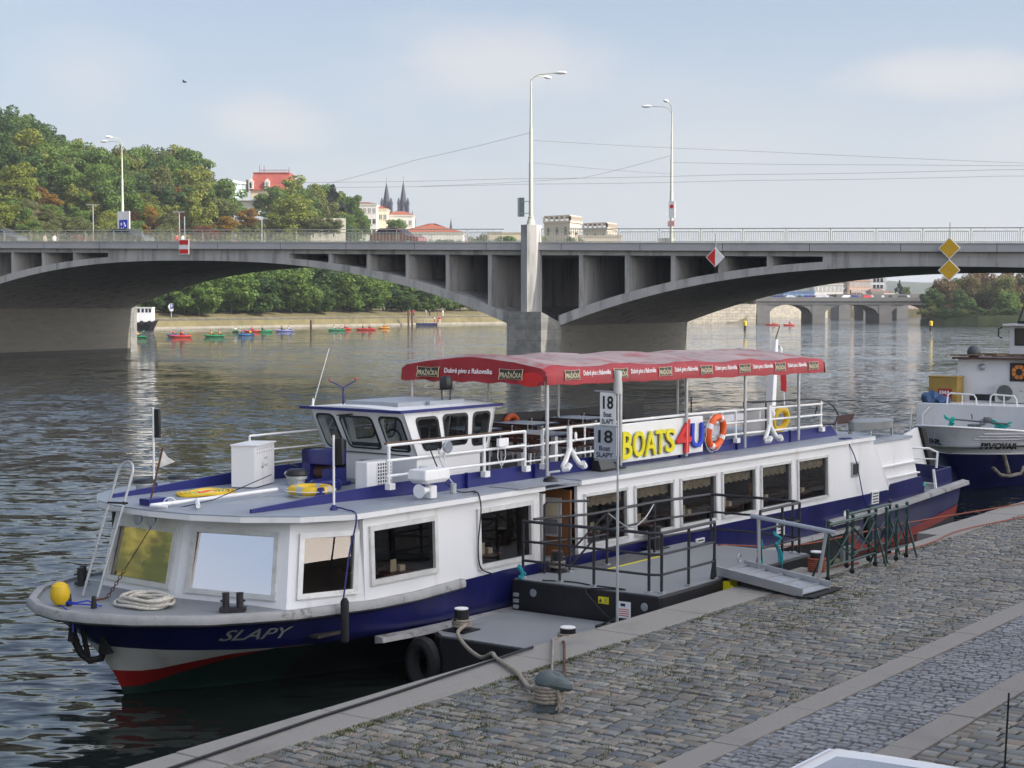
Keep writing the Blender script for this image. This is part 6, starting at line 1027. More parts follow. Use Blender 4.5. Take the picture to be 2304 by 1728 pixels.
# upper deck furniture
def deck_table(t0, l, label): 
    t = thing('deck_table', label, 'table', (t0,l,2.45), FB, 'tables under the red canopy'); b = MB(); b.bx(t0-.42,t0+.42,l-.48,l+.48,3.03,3.06); b.build('table_top', TOPB, t, smooth=0, bevel=.008); 
    for dl in (-.35,.35): b = MB(); b.bx(t0-.04,t0+.04,l+dl-.04,l+dl+.04,2.45,3.03); b.bx(t0-.25,t0+.25,l+dl-.03,l+dl+.03,2.45,2.48); b.build('leg', WTXT, t, smooth=0)
def bench(t0, l, label):
    t = thing('deck_bench', label, 'bench', (t0,l,2.45), FB, 'benches under the red canopy'); b = MB(); [b.bx(t0-.16+.11*k,t0-.07+.11*k,l-.5,l+.5,2.80,2.825) for k in range(3)]; b.build('seat', WOODD, t, smooth=0)
    b = MB(); [b.bx(t0+.15,t0+.175,l-.5,l+.5,2.92+.08*k,2.985+.08*k) for k in range(2)]; b.build('backrest', WOODD, t, smooth=0)
    for dl in (-.42,.42): b = MB(); b.tube([(t0-.15,l+dl,2.45),(t0-.13,l+dl,2.80),(t0+.15,l+dl,2.80)], .015, 6); b.tube([(t0+.18,l+dl,2.45),(t0+.15,l+dl,2.80),(t0+.16,l+dl,3.08)], .015, 6); b.build('leg', WTXT, t)
for k, t0 in enumerate((9.35, 11.05, 12.75)):
    for l, w in ((-.50,'far'),(1.05,'near')): deck_table(t0, l, 'blue topped table under the canopy on the %s side' % w); bench(t0-.62, l, 'slatted bench facing a blue table under the canopy'); bench(t0+.62, l, 'slatted bench facing a blue table under the canopy')
b = MB(); b.torus((11.6,-1.24,2.90), .22, .05, (1,0,0), (0,.1,1), 24, 8); on('lifebuoy', b, ORANGE, 'orange lifebuoy hung on the far railing under the canopy', 'lifebuoy')
t = thing('covered_table', 'table draped with a white cloth at the aft end of the upper deck', 'table', (15.0,1.2,2.45), FB); b = MB(); m_ = 26
out_ = [(14.28+.55*(1 if i in range(0,1) else 0), 0, 0) for i in range(1)]
rows = [];
for z, ex in ((3.06,0),(2.80,.03),(2.48,.05)): rows.append([(14.25+.5*min(1,i/8)+ex*.2, 1.45+(.02+ex)*math.sin(i*2.2)*.6, z) for i in range(16)])
b.grid(rows); b.bx(14.2,15.6,.75,1.5,3.05,3.075); rows = [[(14.2+1.4*i/24, 1.51+.008*math.sin(i*1.3), z) for i in range(25)] for z in (3.06,3.0,2.94)]; b.grid(rows); b.build('cloth', mat('white_table_cloth', (.74,.74,.78), .8, var=.03), t)
for x in (14.95, 15.45): b = MB(); b.tube([(x,1.1,2.45),(x+.05,1.1,2.75),(x-.06,1.1,3.05)], .018, 6); b.tube([(x-.12,1.1,2.45),(x,1.1,2.6),(x+.12,1.1,2.45)], .018, 6); b.build('leg', BLACK, t)
t = thing('deck_screen', 'grey panel screen in a dark frame on the aft upper deck', 'screen', (17.6,.3,2.45), FB); b = MB(); b.extr([(16.85,.75,2.45),(18.75,.20,2.42),(18.75,.20,3.10),(16.85,.75,3.20)], (0,-.02,0)); b.build('panel', mat('grey_panel', (.30,.30,.31), .6, var=.08), t, smooth=0); b = MB(); [b.beam(p, q_, .04, .04) for p, q_ in (((16.85,.75,2.45),(16.85,.75,3.20)),((18.75,.2,2.42),(18.75,.2,3.10)),((16.85,.75,3.20),(18.75,.2,3.10)),((16.85,.75,3.02),(18.0,.42,2.98)))]; b.build('frame', BLACK, t, smooth=0)
t = thing('deck_chair', 'dark brown folding chair by the aft railing', 'chair', (19.9,1.35,2.28), FB); b = MB(); b.extr([(19.6,1.05,2.58),(20.3,1.05,2.58),(20.3,1.42,2.60),(19.6,1.42,2.60)], (0,0,.025)); b.build('seat', WOODD, t, smooth=0); b = MB(); b.extr([(19.55,1.44,2.62),(20.36,1.44,2.62),(20.40,1.48,2.80),(19.58,1.48,2.80)], (0,.02,0)); b.build('backrest', mat('dark_brown_cloth', (.06,.03,.028), .8), t, smooth=0)
for x, l in ((19.62,1.08),(20.28,1.08),(19.6,1.46),(20.32,1.46)): b = MB(); b.tube([(x+.03,l,2.28),(x,l,2.66)], .013, 6); b.build('leg', STEEL, t)
b = MB(); b.tube(sm([(17.3,.7,3.16),(18.3,1.15,3.19),(19.0,1.3,3.17),(19.45,1.4,3.05),(19.7,1.46,2.82)]), .018, 7); b.tube(sm([(18.2,1.6,3.12),(18.5,1.55,3.05),(18.45,1.5,2.8)]), .015, 6); b.build('hoop_rail', BLACK, BT)
t = thing('steel_basin', 'shallow oval steel basin standing on legs on the aft roof', 'basin', (20.9,1.6,2.28), FB); c = (20.88,1.66); b = MB(); b.loft([[(c[0]+rx*math.cos(k*.2618), c[1]+ry*math.sin(k*.2618), z) for k in range(24)] for z, rx, ry in ((2.44,.78,.32),(2.46,.83,.36),(2.63,.85,.38),(2.64,.82,.35))]); b.build('bowl', mat('dull_steel', (.30,.31,.31), .4, metal=.5), t)
for dx, dl in ((-.55,.25),(.55,.25),(-.55,-.25),(.55,-.25)): b = MB(); b.bx(c[0]+dx-.02,c[0]+dx+.02,c[1]+dl-.02,c[1]+dl+.02,2.28,2.45); b.build('leg', STEEL, t, smooth=0)
t = thing('stern_mast', 'white tapering mast rising behind the red canopy', 'mast', (19.5,-.1,2.28), FB); b = MB(); b.loft([[(x+a*w, -.05+c*w, z) for a, c in ((-1,-1),(1,-1),(1,1),(-1,1))] for x, z, w in ((19.35,2.28,.10),(19.62,4.42,.055))]); b.build('pole', WHITE, t, smooth=0); b = MB(); b.tube([(19.64,-.05,4.42),(19.84,-.05,4.72)], .012, 5); b.tube([(19.66,-.05,4.38),(19.84,-.05,4.22)], .01, 5); b.build('antenna', BLACK, t); b = MB(); b.ball((19.88,-.05,4.18), .05, .05, .08, 8, 6); b.build('lamp', WTXT, t)
t = thing('ensign', 'limp red, white and blue flag hanging under the canopy end', 'flag', (20.1,-.1,3.2), FB); b = MB(); b.tube([(20.45,-.2,2.28),(20.05,-.1,3.95)], .014, 6); b.build('staff', WTXT, t)
def fl(z0, z1, m, nm): b = MB(); b.grid([[(20.06+.24*u*(1.0-.35*abs((z-3.5)/.3)), -.1+.05*math.sin(u*7+z*3), z+(.0 if u < .5 else -.03)) for u in np.linspace(0, 1, 9)] for z in np.linspace(z0, z1, 5)]); b.build(nm, m, t)
fl(3.66, 3.80, BLUES, 'blue_field'); fl(3.26, 3.659, mat('flag_red', (.42,.02,.03), .7), 'red_field')
b = MB(); b.torus((18.75,.55,2.72), .22, .07, (1,.2,0), (0,.2,1), 26, 10); on('lifebuoy', b, YEL, 'yellow lifebuoy propped on the aft deck behind the railing', 'lifebuoy')
b = MB(); b.lathe([(.20,0),(.20,.05),(.10,.12),(.085,.5),(.06,.62),(.01,.64)], (18.95,.2,2.30), 16); on('deck_gasbottle', b, WHITE, 'white bottle shaped vent near the aft railing', 'vent')
# stern raft and gear
t = thing('stern_gangplank', 'tilted white and black boarding plank stowed at the stern', 'plank', (24.3,1.2,1.05), FB); b = MB(); b.extr([(23.25,1.35,2.10),(24.15,1.35,2.26),(24.95,1.30,1.10),(24.35,1.30,1.02)], (0,-.06,0)); b.build('side', WHITE, t, smooth=0); b = MB(); b.extr([(24.16,1.42,2.27),(24.46,1.42,2.25),(25.22,1.38,1.18),(25.16,1.38,1.08),(24.96,1.38,1.10)], (0,-.10,0)); b.build('near_edge', RUBBER, t, smooth=0, bevel=.02); b = MB(); [b.torus((22.7,2.0,1.06+.02*k), .16-.01*k, .014, (1,0,0), (0,1,0), 18, 6) for k in range(4)]; on('mooring_line', b, TEALB, 'small turquoise rope coil on the stern side deck', 'rope')
b = MB(); b.tube(sm([(18.35,2.36,2.33),(18.5,2.44,2.0),(18.72,2.45,1.5),(18.9,2.44,1.15),(19.0,2.5,.85)]), .013, 6); b.bx(18.1,18.4,2.25,2.4,2.40,2.45); on('fender_line', b, BLUED, 'dark line hanging down the white side near the stern', 'rope')
b = MB(); b.lathe([(.03,0),(.09,.05),(.10,.5),(.04,.58)], (18.75,2.62,.25), 12); on('stern_fender', b, RUBBER, 'black fender squeezed between hull and quay behind the green barriers', 'fender')

# ================================================================ pontoons  (s along the quay, n towards land, z)
t = thing('landing_pontoon', 'black sided landing pontoon with grey deck and dark railings beside the boat', 'pontoon', (21.9,-12.9,0), FQ); px0, px1, pn0, pn1, pz = 19.5, 24.35, -14.12, -11.58, 1.10
b = MB(); b.prism([(px0,pn0),(px0,pn1),(px0+.1,pn1+.02),(px1,pn1+.02),(px1,pn0+.22),(px0+2.3,pn0+.12)], -.3, pz-.012); b.build('hull', BLACKM, t, smooth=0, bevel=.02)
b = MB(); b.prism([(px0+.03,pn0+.03),(px0+.03,pn1-.03),(px1-.03,pn1-.03),(px1-.03,pn0+.25),(px0+2.3,pn0+.15)], pz-.011, pz+.004); b.build('deck', DECK, t, smooth=0)
def prail(pts, posts, zs=(.86,.56,.27), r=.019, nm='railing'):
    b = MB(); [b.tube([(p[0],p[1],pz+z) for p in pts], r if i else r*1.25, 7) for i, z in enumerate(zs)]; [b.tube([(p[0],p[1],pz),(p[0],p[1],pz+zs[0])], r*1.2, 7) for p in posts]; o = b.build(nm, RAILK, t)
    [MB().bx(p[0]-.045,p[0]+.045,p[1]-.045,p[1]+.045,pz+.003,pz+.03).build('post_foot', STEEL, o, smooth=0) for p in posts]
prail([(19.62,-14.0),(19.62,-13.3),(19.62,-12.6),(19.62,-11.80),(19.70,-11.66),(20.4,-11.65),(21.24,-11.65)], [(19.62,-14.0),(19.64,-13.35),(19.64,-12.75),(19.64,-11.82),(19.72,-11.66),(20.47,-11.65),(21.24,-11.65)])
prail([(22.73,-11.66),(24.1,-11.66),(24.22,-11.80),(24.3,-12.6),(24.3,-13.4)], [(22.73,-11.66),(23.5,-11.66),(24.12,-11.66),(24.24,-11.84)]); prail([(24.3,-13.4),(22.8,-13.62),(21.35,-13.62)], [(24.3,-13.4),(22.8,-13.62),(21.35,-13.62)])
prail([(19.9,-14.0),(20.2,-13.9),(20.9,-13.62),(21.35,-13.62)], [(20.5,-13.75)], (.86,.5), .016, 'stair_rail')
b = MB(); b.tube([(20.45,-14.0,pz+.02),(21.35,-13.62,pz+.84)], .018, 6); b.tube([(21.0,-14.05,pz+.02),(21.9,-13.70,pz+.84)], .018, 6); b.tube([(20.15,-13.98,pz),(20.15,-13.98,pz+1.05),(20.2,-13.95,pz+1.10),(21.0,-13.72,pz+1.05)], .02, 7); b.build('stair_rail', RAILK, t)
b = MB(); b.extr([(21.16,-11.62,pz+.01),(21.24,-11.62,pz+.30),(21.26,-11.62,pz+.01)], (0,-.06,0)); b.build('gate_wedge', BLACK, t, smooth=0); b = MB(); b.extr([(22.62,-11.62,pz+.01),(22.72,-11.62,pz+.28),(22.75,-11.62,pz+.01)], (0,-.06,0)); b.build('gate_wedge', BLACK, t, smooth=0)
b = MB(); b.bx(20.9,22.6,-13.98,-13.42,pz+.004,pz+.010); b.build('stair_well', mat('dark_grey_plate', (.10,.105,.11), .6), t, smooth=0); b = MB(); b.bx(20.9,22.6,-13.42,-13.39,pz+.004,pz+.014); b.build('yellow_edge', YELS, t, smooth=0)
for n_ in (-13.72, -11.80): b = MB(); b.lathe([(.055,0),(.06,.012),(.04,.016)], (0,0,0), 16); b.v = [(px0-.004-z, n_+x, .93+y) for x, y, z in b.v]; b.build('port_plate', CHROME, t)
b = MB(); b.add([(px0-.006,-12.58,.90),(px0-.006,-12.40,.90),(px0-.006,-12.40,1.0),(px0-.006,-12.58,1.0)], [(0,1,2,3)]); b.build('yellow_sticker', YELS, t, smooth=0, recalc=False); b = MB(); b.add([(px0-.008,-12.57,.92),(px0-.008,-12.51,.92),(px0-.008,-12.54,.98)], [(0,1,2)]); [b.add([(px0-.008,-12.48,z),(px0-.008,-12.42,z),(px0-.008,-12.42,z+.008),(px0-.008,-12.48,z+.008)], [(0,1,2,3)]) for z in (.92,.945,.97)]; b.build('sticker_mark', INK, t, smooth=0, recalc=False)
b = MB(); b.add([(px0-.006,-12.27,.73),(px0-.006,-12.03,.73),(px0-.006,-12.03,.97),(px0-.006,-12.27,.97)], [(0,1,2,3)]); b.build('white_sticker', WTXT, t, smooth=0, recalc=False); b = MB(); b.add([(px0-.008,-12.20,.90),(px0-.008,-12.12,.90),(px0-.008,-12.12,.94),(px0-.008,-12.20,.94)], [(0,1,2,3)]); b.build('sticker_picture', INK, t, smooth=0, recalc=False); b = MB(); [b.add([(px0-.008,-12.24,z),(px0-.008,-12.06,z),(px0-.008,-12.06,z+.012),(px0-.008,-12.24,z+.012)], [(0,1,2,3)]) for z in (.76,.79,.82,.85)]; b.build('sticker_lines', REDS, t, smooth=0, recalc=False)
b = MB(); [b.bx(px0-.05,px0-.01,-14.06,-13.98,.40+.09*k,.45+.09*k) for k in range(6)]; b.build('rung', STEEL, t, smooth=0)
def bollard(name, s, n, z, h, r, label, fr=FQ, rope=None, cap=WTXT):
    t = thing(name, label, 'bollard', (s,n,z), fr, 'steel bollards on the pontoons'); b = MB(); b.bx(s-.19,s+.19,n-.19,n+.19,z+.004,z+.02); b.build('plate', BLACK, t, smooth=0); b = MB(); b.lathe([(r,.01),(r,h),(r*.96,h+.005)], (s,n,z), 20); b.tube([(s-r*1.6,n,z+h*.6),(s+r*1.6,n,z+h*.6)], .02, 8); b.build('post', BLACK, t); b = MB(); b.lathe([(r*.99,h+.006),(r*.97,h+.02),(.01,h+.022)], (s,n,z), 20); b.build('cap', cap, t)
    if rope: 
        o = MB(); [o.torus((s,n,z+.08+.035*k), r+.018, .020, (1,0,0), (0,1,0), 20, 7) for k in range(3)]; o.build('mooring_rope', rope, fr=fr, label='rope wound on the bollard, ' + label.split(',')[0], cat='rope')
bollard('bollard', 20.45, -13.95, pz, .30, .095, 'rusty topped bollard on the landing pontoon corner beside the boat', rope=ROPE2, cap=RUST); bollard('bollard', 23.35, -13.95, pz, .36, .11, 'plain dark bollard on the landing pontoon deck', cap=BLACK)
t = thing('low_pontoon', 'low black pontoon with grey deck in front of the railed one', 'pontoon', (18.4,-12.8,0), FQ); b = MB(); b.prism([(17.5,-14.0),(17.3,-13.75),(17.3,-11.5),(19.47,-11.5),(19.47,-14.1)], -.3, .638); b.build('hull', BLACKM, t, smooth=0, bevel=.02); b = MB(); b.prism([(17.53,-13.97),(17.33,-13.73),(17.33,-11.53),(19.44,-11.53),(19.44,-14.08)], .639, .652); b.build('deck', DECK, t, smooth=0)
b = MB(); b.torus((17.25,-14.0,.25), .28, .10, (0,.7,0), (0,0,1), 20, 8); on('tyre_fender', b, RUBBER, 'black tyre hung on the low pontoon corner near the bow', 'tyre', fr=FQ)
bollard('bollard', 17.75, -13.72, .65, .30, .10, 'white capped bollard on the low pontoon near the boat', rope=ROPE2); bollard('bollard', 17.82, -11.98, .65, .23, .105, 'white capped bollard on the low pontoon at the quay edge', rope=ROPE2)
b = MB(); b.tube(sm([(17.70,-13.6,.76),(17.32,-13.45,.72),(16.69,-12.82,.72),(16.0,-12.06,.80),(15.45,-11.48,1.02),(15.22,-11.24,1.03),(14.76,-10.62,1.035),(14.2,-10.05,1.05),(13.80,-9.58,1.20)]), .026, 8); on('mooring_rope', b, ROPE2, 'grey rope slack from the low pontoon bollard to the quay bollard', 'rope', fr=FQ)
for dn, m_, lab in ((0, ROPE2, 'pale rope running straight from the quay bollard to the kerb edge bollard'), (.17, RUST, 'rusty chain lying beside the pale rope on the kerb')): b = MB(); b.tube([(13.85,-9.48+dn*.5,1.22),(14.29,-9.84+dn*.8,1.14),(15.0,-10.3+dn,1.04),(16.42,-11.26+dn,1.03),(16.6,-11.40+dn,1.0),(17.75,-11.95+dn*.3,.78)], .015, 7); on('mooring_rope', b, m_, lab, 'rope', fr=FQ)
b = MB(); b.tube([(12.0,-11.1,1.025),(9.0,-10.88,1.025),(5,-10.7,1.025)][::-1]+[(13.3,-11.14,1.025),(15.2,-11.24,1.025),(16.0,-11.27,1.03),(16.15,-11.42,.95)], .017, 6); on('shore_cable', b, BLACK, 'black cable lying along the granite kerb', 'cable', fr=FQ)
# quay bollard
t = thing('quay_bollard', 'grey green iron bollard with a horned head on the cobbles', 'bollard', (13.71,-9.45,ZQ), FQ); c = (13.71,-9.45,ZQ)
b = MB(); b.lathe([(.165,0),(.165,.018),(.135,.03),(.125,.08),(.118,.27)], c, 24); b.build('post', IRON, t); b = MB(); b.loft([[(c[0]+rx*math.cos(k*.2618)*.80, c[1]+.02+ry*math.sin(k*.2618)*(.98+.52*max(0, math.sin(k*.2618))**4), c[2]+z*(1-.10*max(0, math.sin(k*.2618))**4)) for k in range(24)] for z, rx, ry in ((.235,.11,.12),(.25,.155,.165),(.285,.175,.185),(.33,.165,.175),(.37,.135,.14),(.395,.085,.085),(.405,.02,.02))]); b.build('head', IRON, t)
b = MB(); [b.torus((c[0],c[1],c[2]+.10+.036*k+(.004 if k % 2 else 0)), .150-.003*k, .021, (1,0,0), (0,1,.03), 26, 8) for k in range(5)]; on('mooring_rope', b, ROPE2, 'thick weathered rope wound around the quay bollard', 'rope', fr=FQ); b = MB()
for k in range(14): a = random.uniform(-.02,.02); b.tube([(c[0]-.06+a,c[1]+.15+random.uniform(-.02,.02),c[2]+.24),(c[0]-.07+a,c[1]+.185+random.uniform(-.02,.02),c[2]+.13),(c[0]-.09+random.uniform(-.045,.045),c[1]+.19+random.uniform(-.03,.03),c[2]+random.uniform(.015,.05))], .009, 5)
on('rope_end', b, ROPE2, 'frayed rope end hanging from the quay bollard', 'rope', fr=FQ)
# berth sign
t = thing('berth_sign', 'tall steel pole with two berth number boards beside the pontoon', 'sign', (18.42,-11.58,.65), FQ); b = MB(); b.tube([(18.42,-11.58,.72),(18.42,-11.58,2.45)], .020, 8); b.tube([(18.42,-11.58,2.45),(18.42,-11.58,4.1)], .015, 8); b.build('pole', STEEL, t)
b = MB(); b.lathe([(.055,4.0-.65),(.06,4.06-.65),(.05,4.2-.65),(.055,4.28-.65),(.045,4.31-.65)], (18.42,-11.58,.65), 12); b.build('lamp', mat('frosted_lamp', (.5,.5,.48), .3), t); b = MB(); [b.tube([(18.42,-11.58,z),(18.42,-11.95,z)], .009, 6) for z in (4.025,3.555,3.09)]; b.build('arm', STEEL, t)
GREYS = mat('grey_white_sign', (.42,.44,.50), .5, var=.04)
for n0, n1, z0, z1, m_, k in ((-11.86,-11.61,3.565,4.01,WTXT,1),(-11.955,-11.605,3.11,3.545,GREYS,1.05)):
    w = n1-n0; h = z1-z0; b = MB(); b.bx(18.41,18.425,n0,n1,z0,z1); p = b.build('board', m_, t, smooth=0); b = MB(); b.text('18', (18.406,n0+w*.20,z0+h*.50), (0,1,0), (0,0,1), h*.40, w*.66, .002, weight=.02); b.build('berth_number', BLACK, p, smooth=0); b = MB(); b.text('Boat', (18.406,n0+w*.25,z0+h*.26), (0,1,0), (0,0,1), h*.155, w*.5, .002, weight=.01); b.text('SLAPY', (18.406,n0+w*.12,z0+h*.05), (0,1,0), (0,0,1), h*.155, w*.76, .002, weight=.01); b.build('berth_lettering', INK, p, smooth=0)
# gangway
t = thing('gangway', 'aluminium gangway with one tall handrail from pontoon to quay', 'gangway', (21.7,-10.9,ZQ), FQ); g0, g1 = Vector((21.42,-11.72,1.17)), Vector((21.04,-10.12,1.05)); wv = Vector((.80,.06,0)); b = MB()
for o_ in (Vector(), wv): b.beam(g0+o_+Vector((0,0,.03)), g1+o_+Vector((0,0,.03)), .035, .13)
b.build('side_beam', ALU, t, smooth=0); b = MB(); b.extr([g0+wv*.03, g0+wv*.97, g1+wv*.97, g1+wv*.03], (0,0,.015)); 
for k in range(5): p = g0.lerp(g1, .05+k*.21); b.beam(p+wv*.03+Vector((0,0,.03)), p+wv*.97+Vector((0,0,.03)), .03, .03)
b.build('tread', STEEL, t, smooth=0); b = MB(); rb = [g0.lerp(g1, .18)+wv, g0.lerp(g1, .86)+wv]; tops = [rb[0]+Vector((.0,-.02,.80)), rb[1]+Vector((.04,.12,.80))]; [b.tube([tuple(p), tuple(q_)], .028, 8) for p, q_ in zip(rb, tops)]; d = (tops[1]-tops[0]).normalized(); b.tube([tuple(tops[0]-d*.14), tuple(tops[1]+d*.16)], .033, 8); b.build('handrail', ALU, t); b = MB(); b.torus(tuple(g0+wv*.9+Vector((.15,-.12,.10))), .06, .012, (1,0,0), (0,0,1), 16, 6); b.build('ring', STEEL, t)
b = MB(); p = g1; b.prism([(20.98,-10.2),(21.05,-9.95),(22.05,-9.95),(22.0,-10.4),(21.75,-10.35)], ZQ+.02, ZQ+.032); on('rubber_mat', b, RUBBER, 'black rubber mat under the lower end of the gangway', 'mat', fr=FQ, smooth=0)
b = MB(); b.bx(21.35,21.6,-11.56,-11.45,.86,1.06); b.tube([(21.4,-11.44,1.0),(21.38,-11.42,.82)], .03, 6); on('yellow_bracket', b, YELS, 'yellow hook bracket on the pontoon under the gangway', 'bracket', fr=FQ)
def knot(n, m, label, pts, r, cat='rope'): b = MB(); [b.tube([(p[0]+random.uniform(-.03,.03),p[1]+random.uniform(-.03,.03),p[2]+random.uniform(-.03,.03)) for p in pts], r, 6) for _ in range(4)]; on(n, b, m, label, cat, fr=FQ)
knot('teal_rope', TEAL, 'teal rope knotted on the railing post beside the gangway handrail', [(22.73,-11.66,1.50),(22.76,-11.62,1.42),(22.72,-11.66,1.36),(22.74,-11.62,1.2),(22.7,-11.63,1.12)], .014); knot('teal_rope', TEAL, 'teal rope bundle tied to the pontoon railing right of the gangway', [(23.3,-11.70,1.55),(23.36,-11.62,1.46),(23.3,-11.66,1.38),(23.34,-11.60,1.2),(23.30,-11.6,.95)], .019); knot('teal_rope', TEAL, 'teal rope bundle on the pontoon corner against the navy hull', [(19.55,-14.02,1.30),(19.5,-13.98,1.25),(19.56,-13.95,1.18),(19.5,-13.97,1.12)], .022)
b = MB(); b.tube(sm([(21.35,-13.62,pz+.84),(21.9,-13.55,pz+.55),(22.4,-13.58,pz+.62),(22.8,-13.62,pz+.84)]), .010, 6); on('barrier_chain', b, STEEL, 'slack grey chain across the pontoon railing gap', 'chain', fr=FQ)
b = MB(); b.tube(sm([(19.55,-13.6,1.12),(19.72,-13.2,1.115),(19.66,-12.8,1.115),(19.62,-12.2,1.115),(19.46,-12.75,1.09),(19.45,-12.6,.9),(19.4,-12.35,.74),(19.3,-12.1,.7)]), .010, 6); on('pontoon_cable', b, BLACK, 'thin black cable trailing over the pontoon edge', 'cable', fr=FQ)
b = MB(); b.bx(18.75,18.95,-12.15,-12.0,.655,.75); b.tube([(18.85,-12.1,.75),(18.5,-11.65,.95)], .012, 5); on('cable_box', b, BLACK, 'small black junction box on the low pontoon below the sign pole', 'box', fr=FQ)
# rope drum and barriers on the quay
t = thing('rope_bollard', 'bollard at the quay edge with orange rope wound around it', 'bollard', (23.34,-10.98,ZQ), FQ); b = MB(); b.lathe([(.10,0),(.10,.30)], (23.34,-10.98,ZQ), 18); b.build('post', BLACK, t); b = MB(); b.lathe([(.10,.301),(.098,.318),(.01,.32)], (23.34,-10.98,ZQ), 18); b.build('cap', WTXT, t)
b = MB(); [b.torus((23.34,-10.98,ZQ+.03+.034*k), .125+.004*math.sin(k*3), .020, (1,0,0), (0,1,.02*math.sin(k)), 22, 7) for k in range(6)]; b.tube([(23.45,-10.9,1.03),(24.0,-10.85,1.03),(24.3,-10.7,1.03)], .018, 6); on('orange_rope', b, ROPEO, 'orange rope wound in coils around the quay edge bollard', 'rope', fr=FQ)
b = MB(); b.tube(sm([(24.2,-13.2,1.12),(26,-12.6,.95),(29,-12.1,1.0),(31,-11.6,1.04),(34,-11.1,1.03),(40,-10.3,1.03),(48,-9.2,1.03)]), .013, 6); on('orange_rope', b, ROPEO, 'long orange rope stretched along the water edge to the second boat', 'rope', fr=FQ); b = MB(); b.tube(sm([(25,-10.7,1.03),(27,-10.6,1.03),(29,-10.75,1.03),(32,-10.4,1.03),(37,-10.0,1.03),(44,-8.8,1.03)]), .012, 6); on('orange_rope', b, mat('red_hose', (.30,.07,.04), .7), 'reddish hose lying on the kerb beyond the barriers', 'rope', fr=FQ)
def barrier(s0, s1, n, label):
    t = thing('crowd_barrier', label, 'barrier', ((s0+s1)/2,n,ZQ), FQ, 'dark green barriers on the kerb'); m_ = (s0+s1)/2
    b = MB(); b.tube([(s0,n,1.86),(s1,n,1.86)], .024, 8); b.tube([(s0,n,1.22),(s1,n,1.22)], .017, 8); b.build('rail', GREENP, t)
    for x in (s0, m_, s1):
        b = MB(); b.tube([(x,n,1.06),(x,n,1.90)], .024, 8); b.ball((x,n,1.91), .032, n=8, m=6); b.build('post', GREENP, t); w = MB(); [w.tube([(x-.016+.03*j,n,1.045),(x-.010+.03*j,n,1.045)], .042, 12) for j in (0,)]; w.build('wheel', RUBBER, t)
    for a, c in ((s0,m_),(m_,s1)): b = MB(); b.tube([(a,n,1.74),(c,n,1.26)], .013, 6); b.tube([(c,n,1.74),(a+.35*(c-a),n,1.36),(a,n,1.26)], .013, 6); b.build('brace', GREENP, t)
    for x, dn in ((s0-.03,-.25),(s1+.03,.18)): b = MB(); b.tube([(x,n,1.60),(x-.02,n+dn,1.02)], .018, 6); b.build('stay', GREENP, t)
barrier(22.55, 24.32, -10.42, 'near dark green tubular barrier on the quay kerb'); barrier(23.9, 25.6, -10.72, 'far dark green tubular barrier set behind the near one'); barrier(24.6, 25.45, -10.36, 'short dark green barrier closing the row at its right end')
b = MB(); b.bx(24.15,24.55,-10.95,-10.9,.6,1.28); on('concrete_block', b, mat('grey_plate', (.25,.25,.25), .8), 'small grey plate behind the green barriers', 'plate', fr=FQ, smooth=0)
b = MB(); b.tube([(23.6,-11.9,.55),(24.6,-11.85,.62),(25.8,-11.75,.70)], .13, 10); b.tube([(23.2,-11.9,.45),(23.7,-11.9,.55)], .16, 10); on('mooring_beam', b, mat('mossy_log', (.07,.075,.035), .9, var=.5, scale=4, bump=.5), 'mossy log floating between boat and quay behind the barriers', 'log', fr=FQ)
# ================================================================ second boat  (x from its bow, l towards the quay, z)
PT = thing('moored_ship', 'white and navy ship with silver bow moored at the right edge', 'boat', (6, 0, 0), FP)
def pw_(x, z):
    top = li([(0,0),(.1,.45),(.35,.8),(.8,1.15),(1.6,1.6),(2.6,2.0),(3.6,2.3),(30,2.45)], x); low = li([(0,0),(.3,.25),(1,.8),(2.2,1.4),(4,2.0),(30,2.3)], x); f = min(1, max(0, z/1.75)); return low*(1-f)+top*f
PST = [(-.5,1.7),(0,1.35),(.8,.65),(1.75,.0)]; PX_ = [0,.06,.14,.3,.55,.9,1.4,2,2.8,4,6,10,16,22]
def pshell(zs_lo, zs_hi, n):
    rows = []
    for k in range(n+1):
        row = []
        for sg in (-1, 1):
            pts = []
            for x in PX_: z = zs_lo(x)+(zs_hi(x)-zs_lo(x))*k/n; pts.append((li(PST, z)+x, sg*pw_(x, z), z))
            row += pts[::-1] if sg < 0 else pts[1:]
        rows.append(row)
    return rows
ptop = lambda x: li([(0,1.80),(1.5,1.66),(3.5,1.42),(6,1.30),(30,1.3)], x); pmid = lambda x: li([(0,1.06),(2,.98),(4,.85),(8,.8),(30,.8)], x)
MB().grid(pshell(lambda x: -.5, pmid, 4)).build('hull', BLUE, PT, smooth=50); MB().grid(pshell(lambda x: pmid(x)+.002, ptop, 4)).build('bow_plating', SILV, PT, smooth=50)
rows = pshell(lambda x: pmid(x)-.02, lambda x: pmid(x)+.02, 1); b = MB(); b.loft([[tuple(Vector(p)+Vector((0,(.03 if p[1] >= 0 else -.03)*u,v))) for u, v in ((0,-.02),(1,-.015),(1,.015),(0,.02))] for p in rows[0]]); b.build('white_line', WHITE, PT)
top = pshell(pmid, ptop, 1)[1]; b = MB(); b.tube([(p[0], p[1], p[2]+.01) for p in top], .03, 8); b.build('bulwark_rail', WHITE, PT)
b = MB(); b.add([(p[0]+.03, p[1]*.97, min(p[2]-.35, 1.25)) for p in top], [tuple(range(len(top)))]); b.build('deck', DECK, PT, smooth=0)
for z, x0, x1 in ((1.62,.5,2.4),(1.54,.4,2.2),(1.46,.3,2.0)):
    for sg in (-1, 1): b = MB(); b.tube([(li(PST, z)+x, sg*(pw_(x, z)+.005), z-.03*x) for x in np.linspace(x0, x1, 9)], .016, 6); b.build('hull_ridge', SILV, PT)
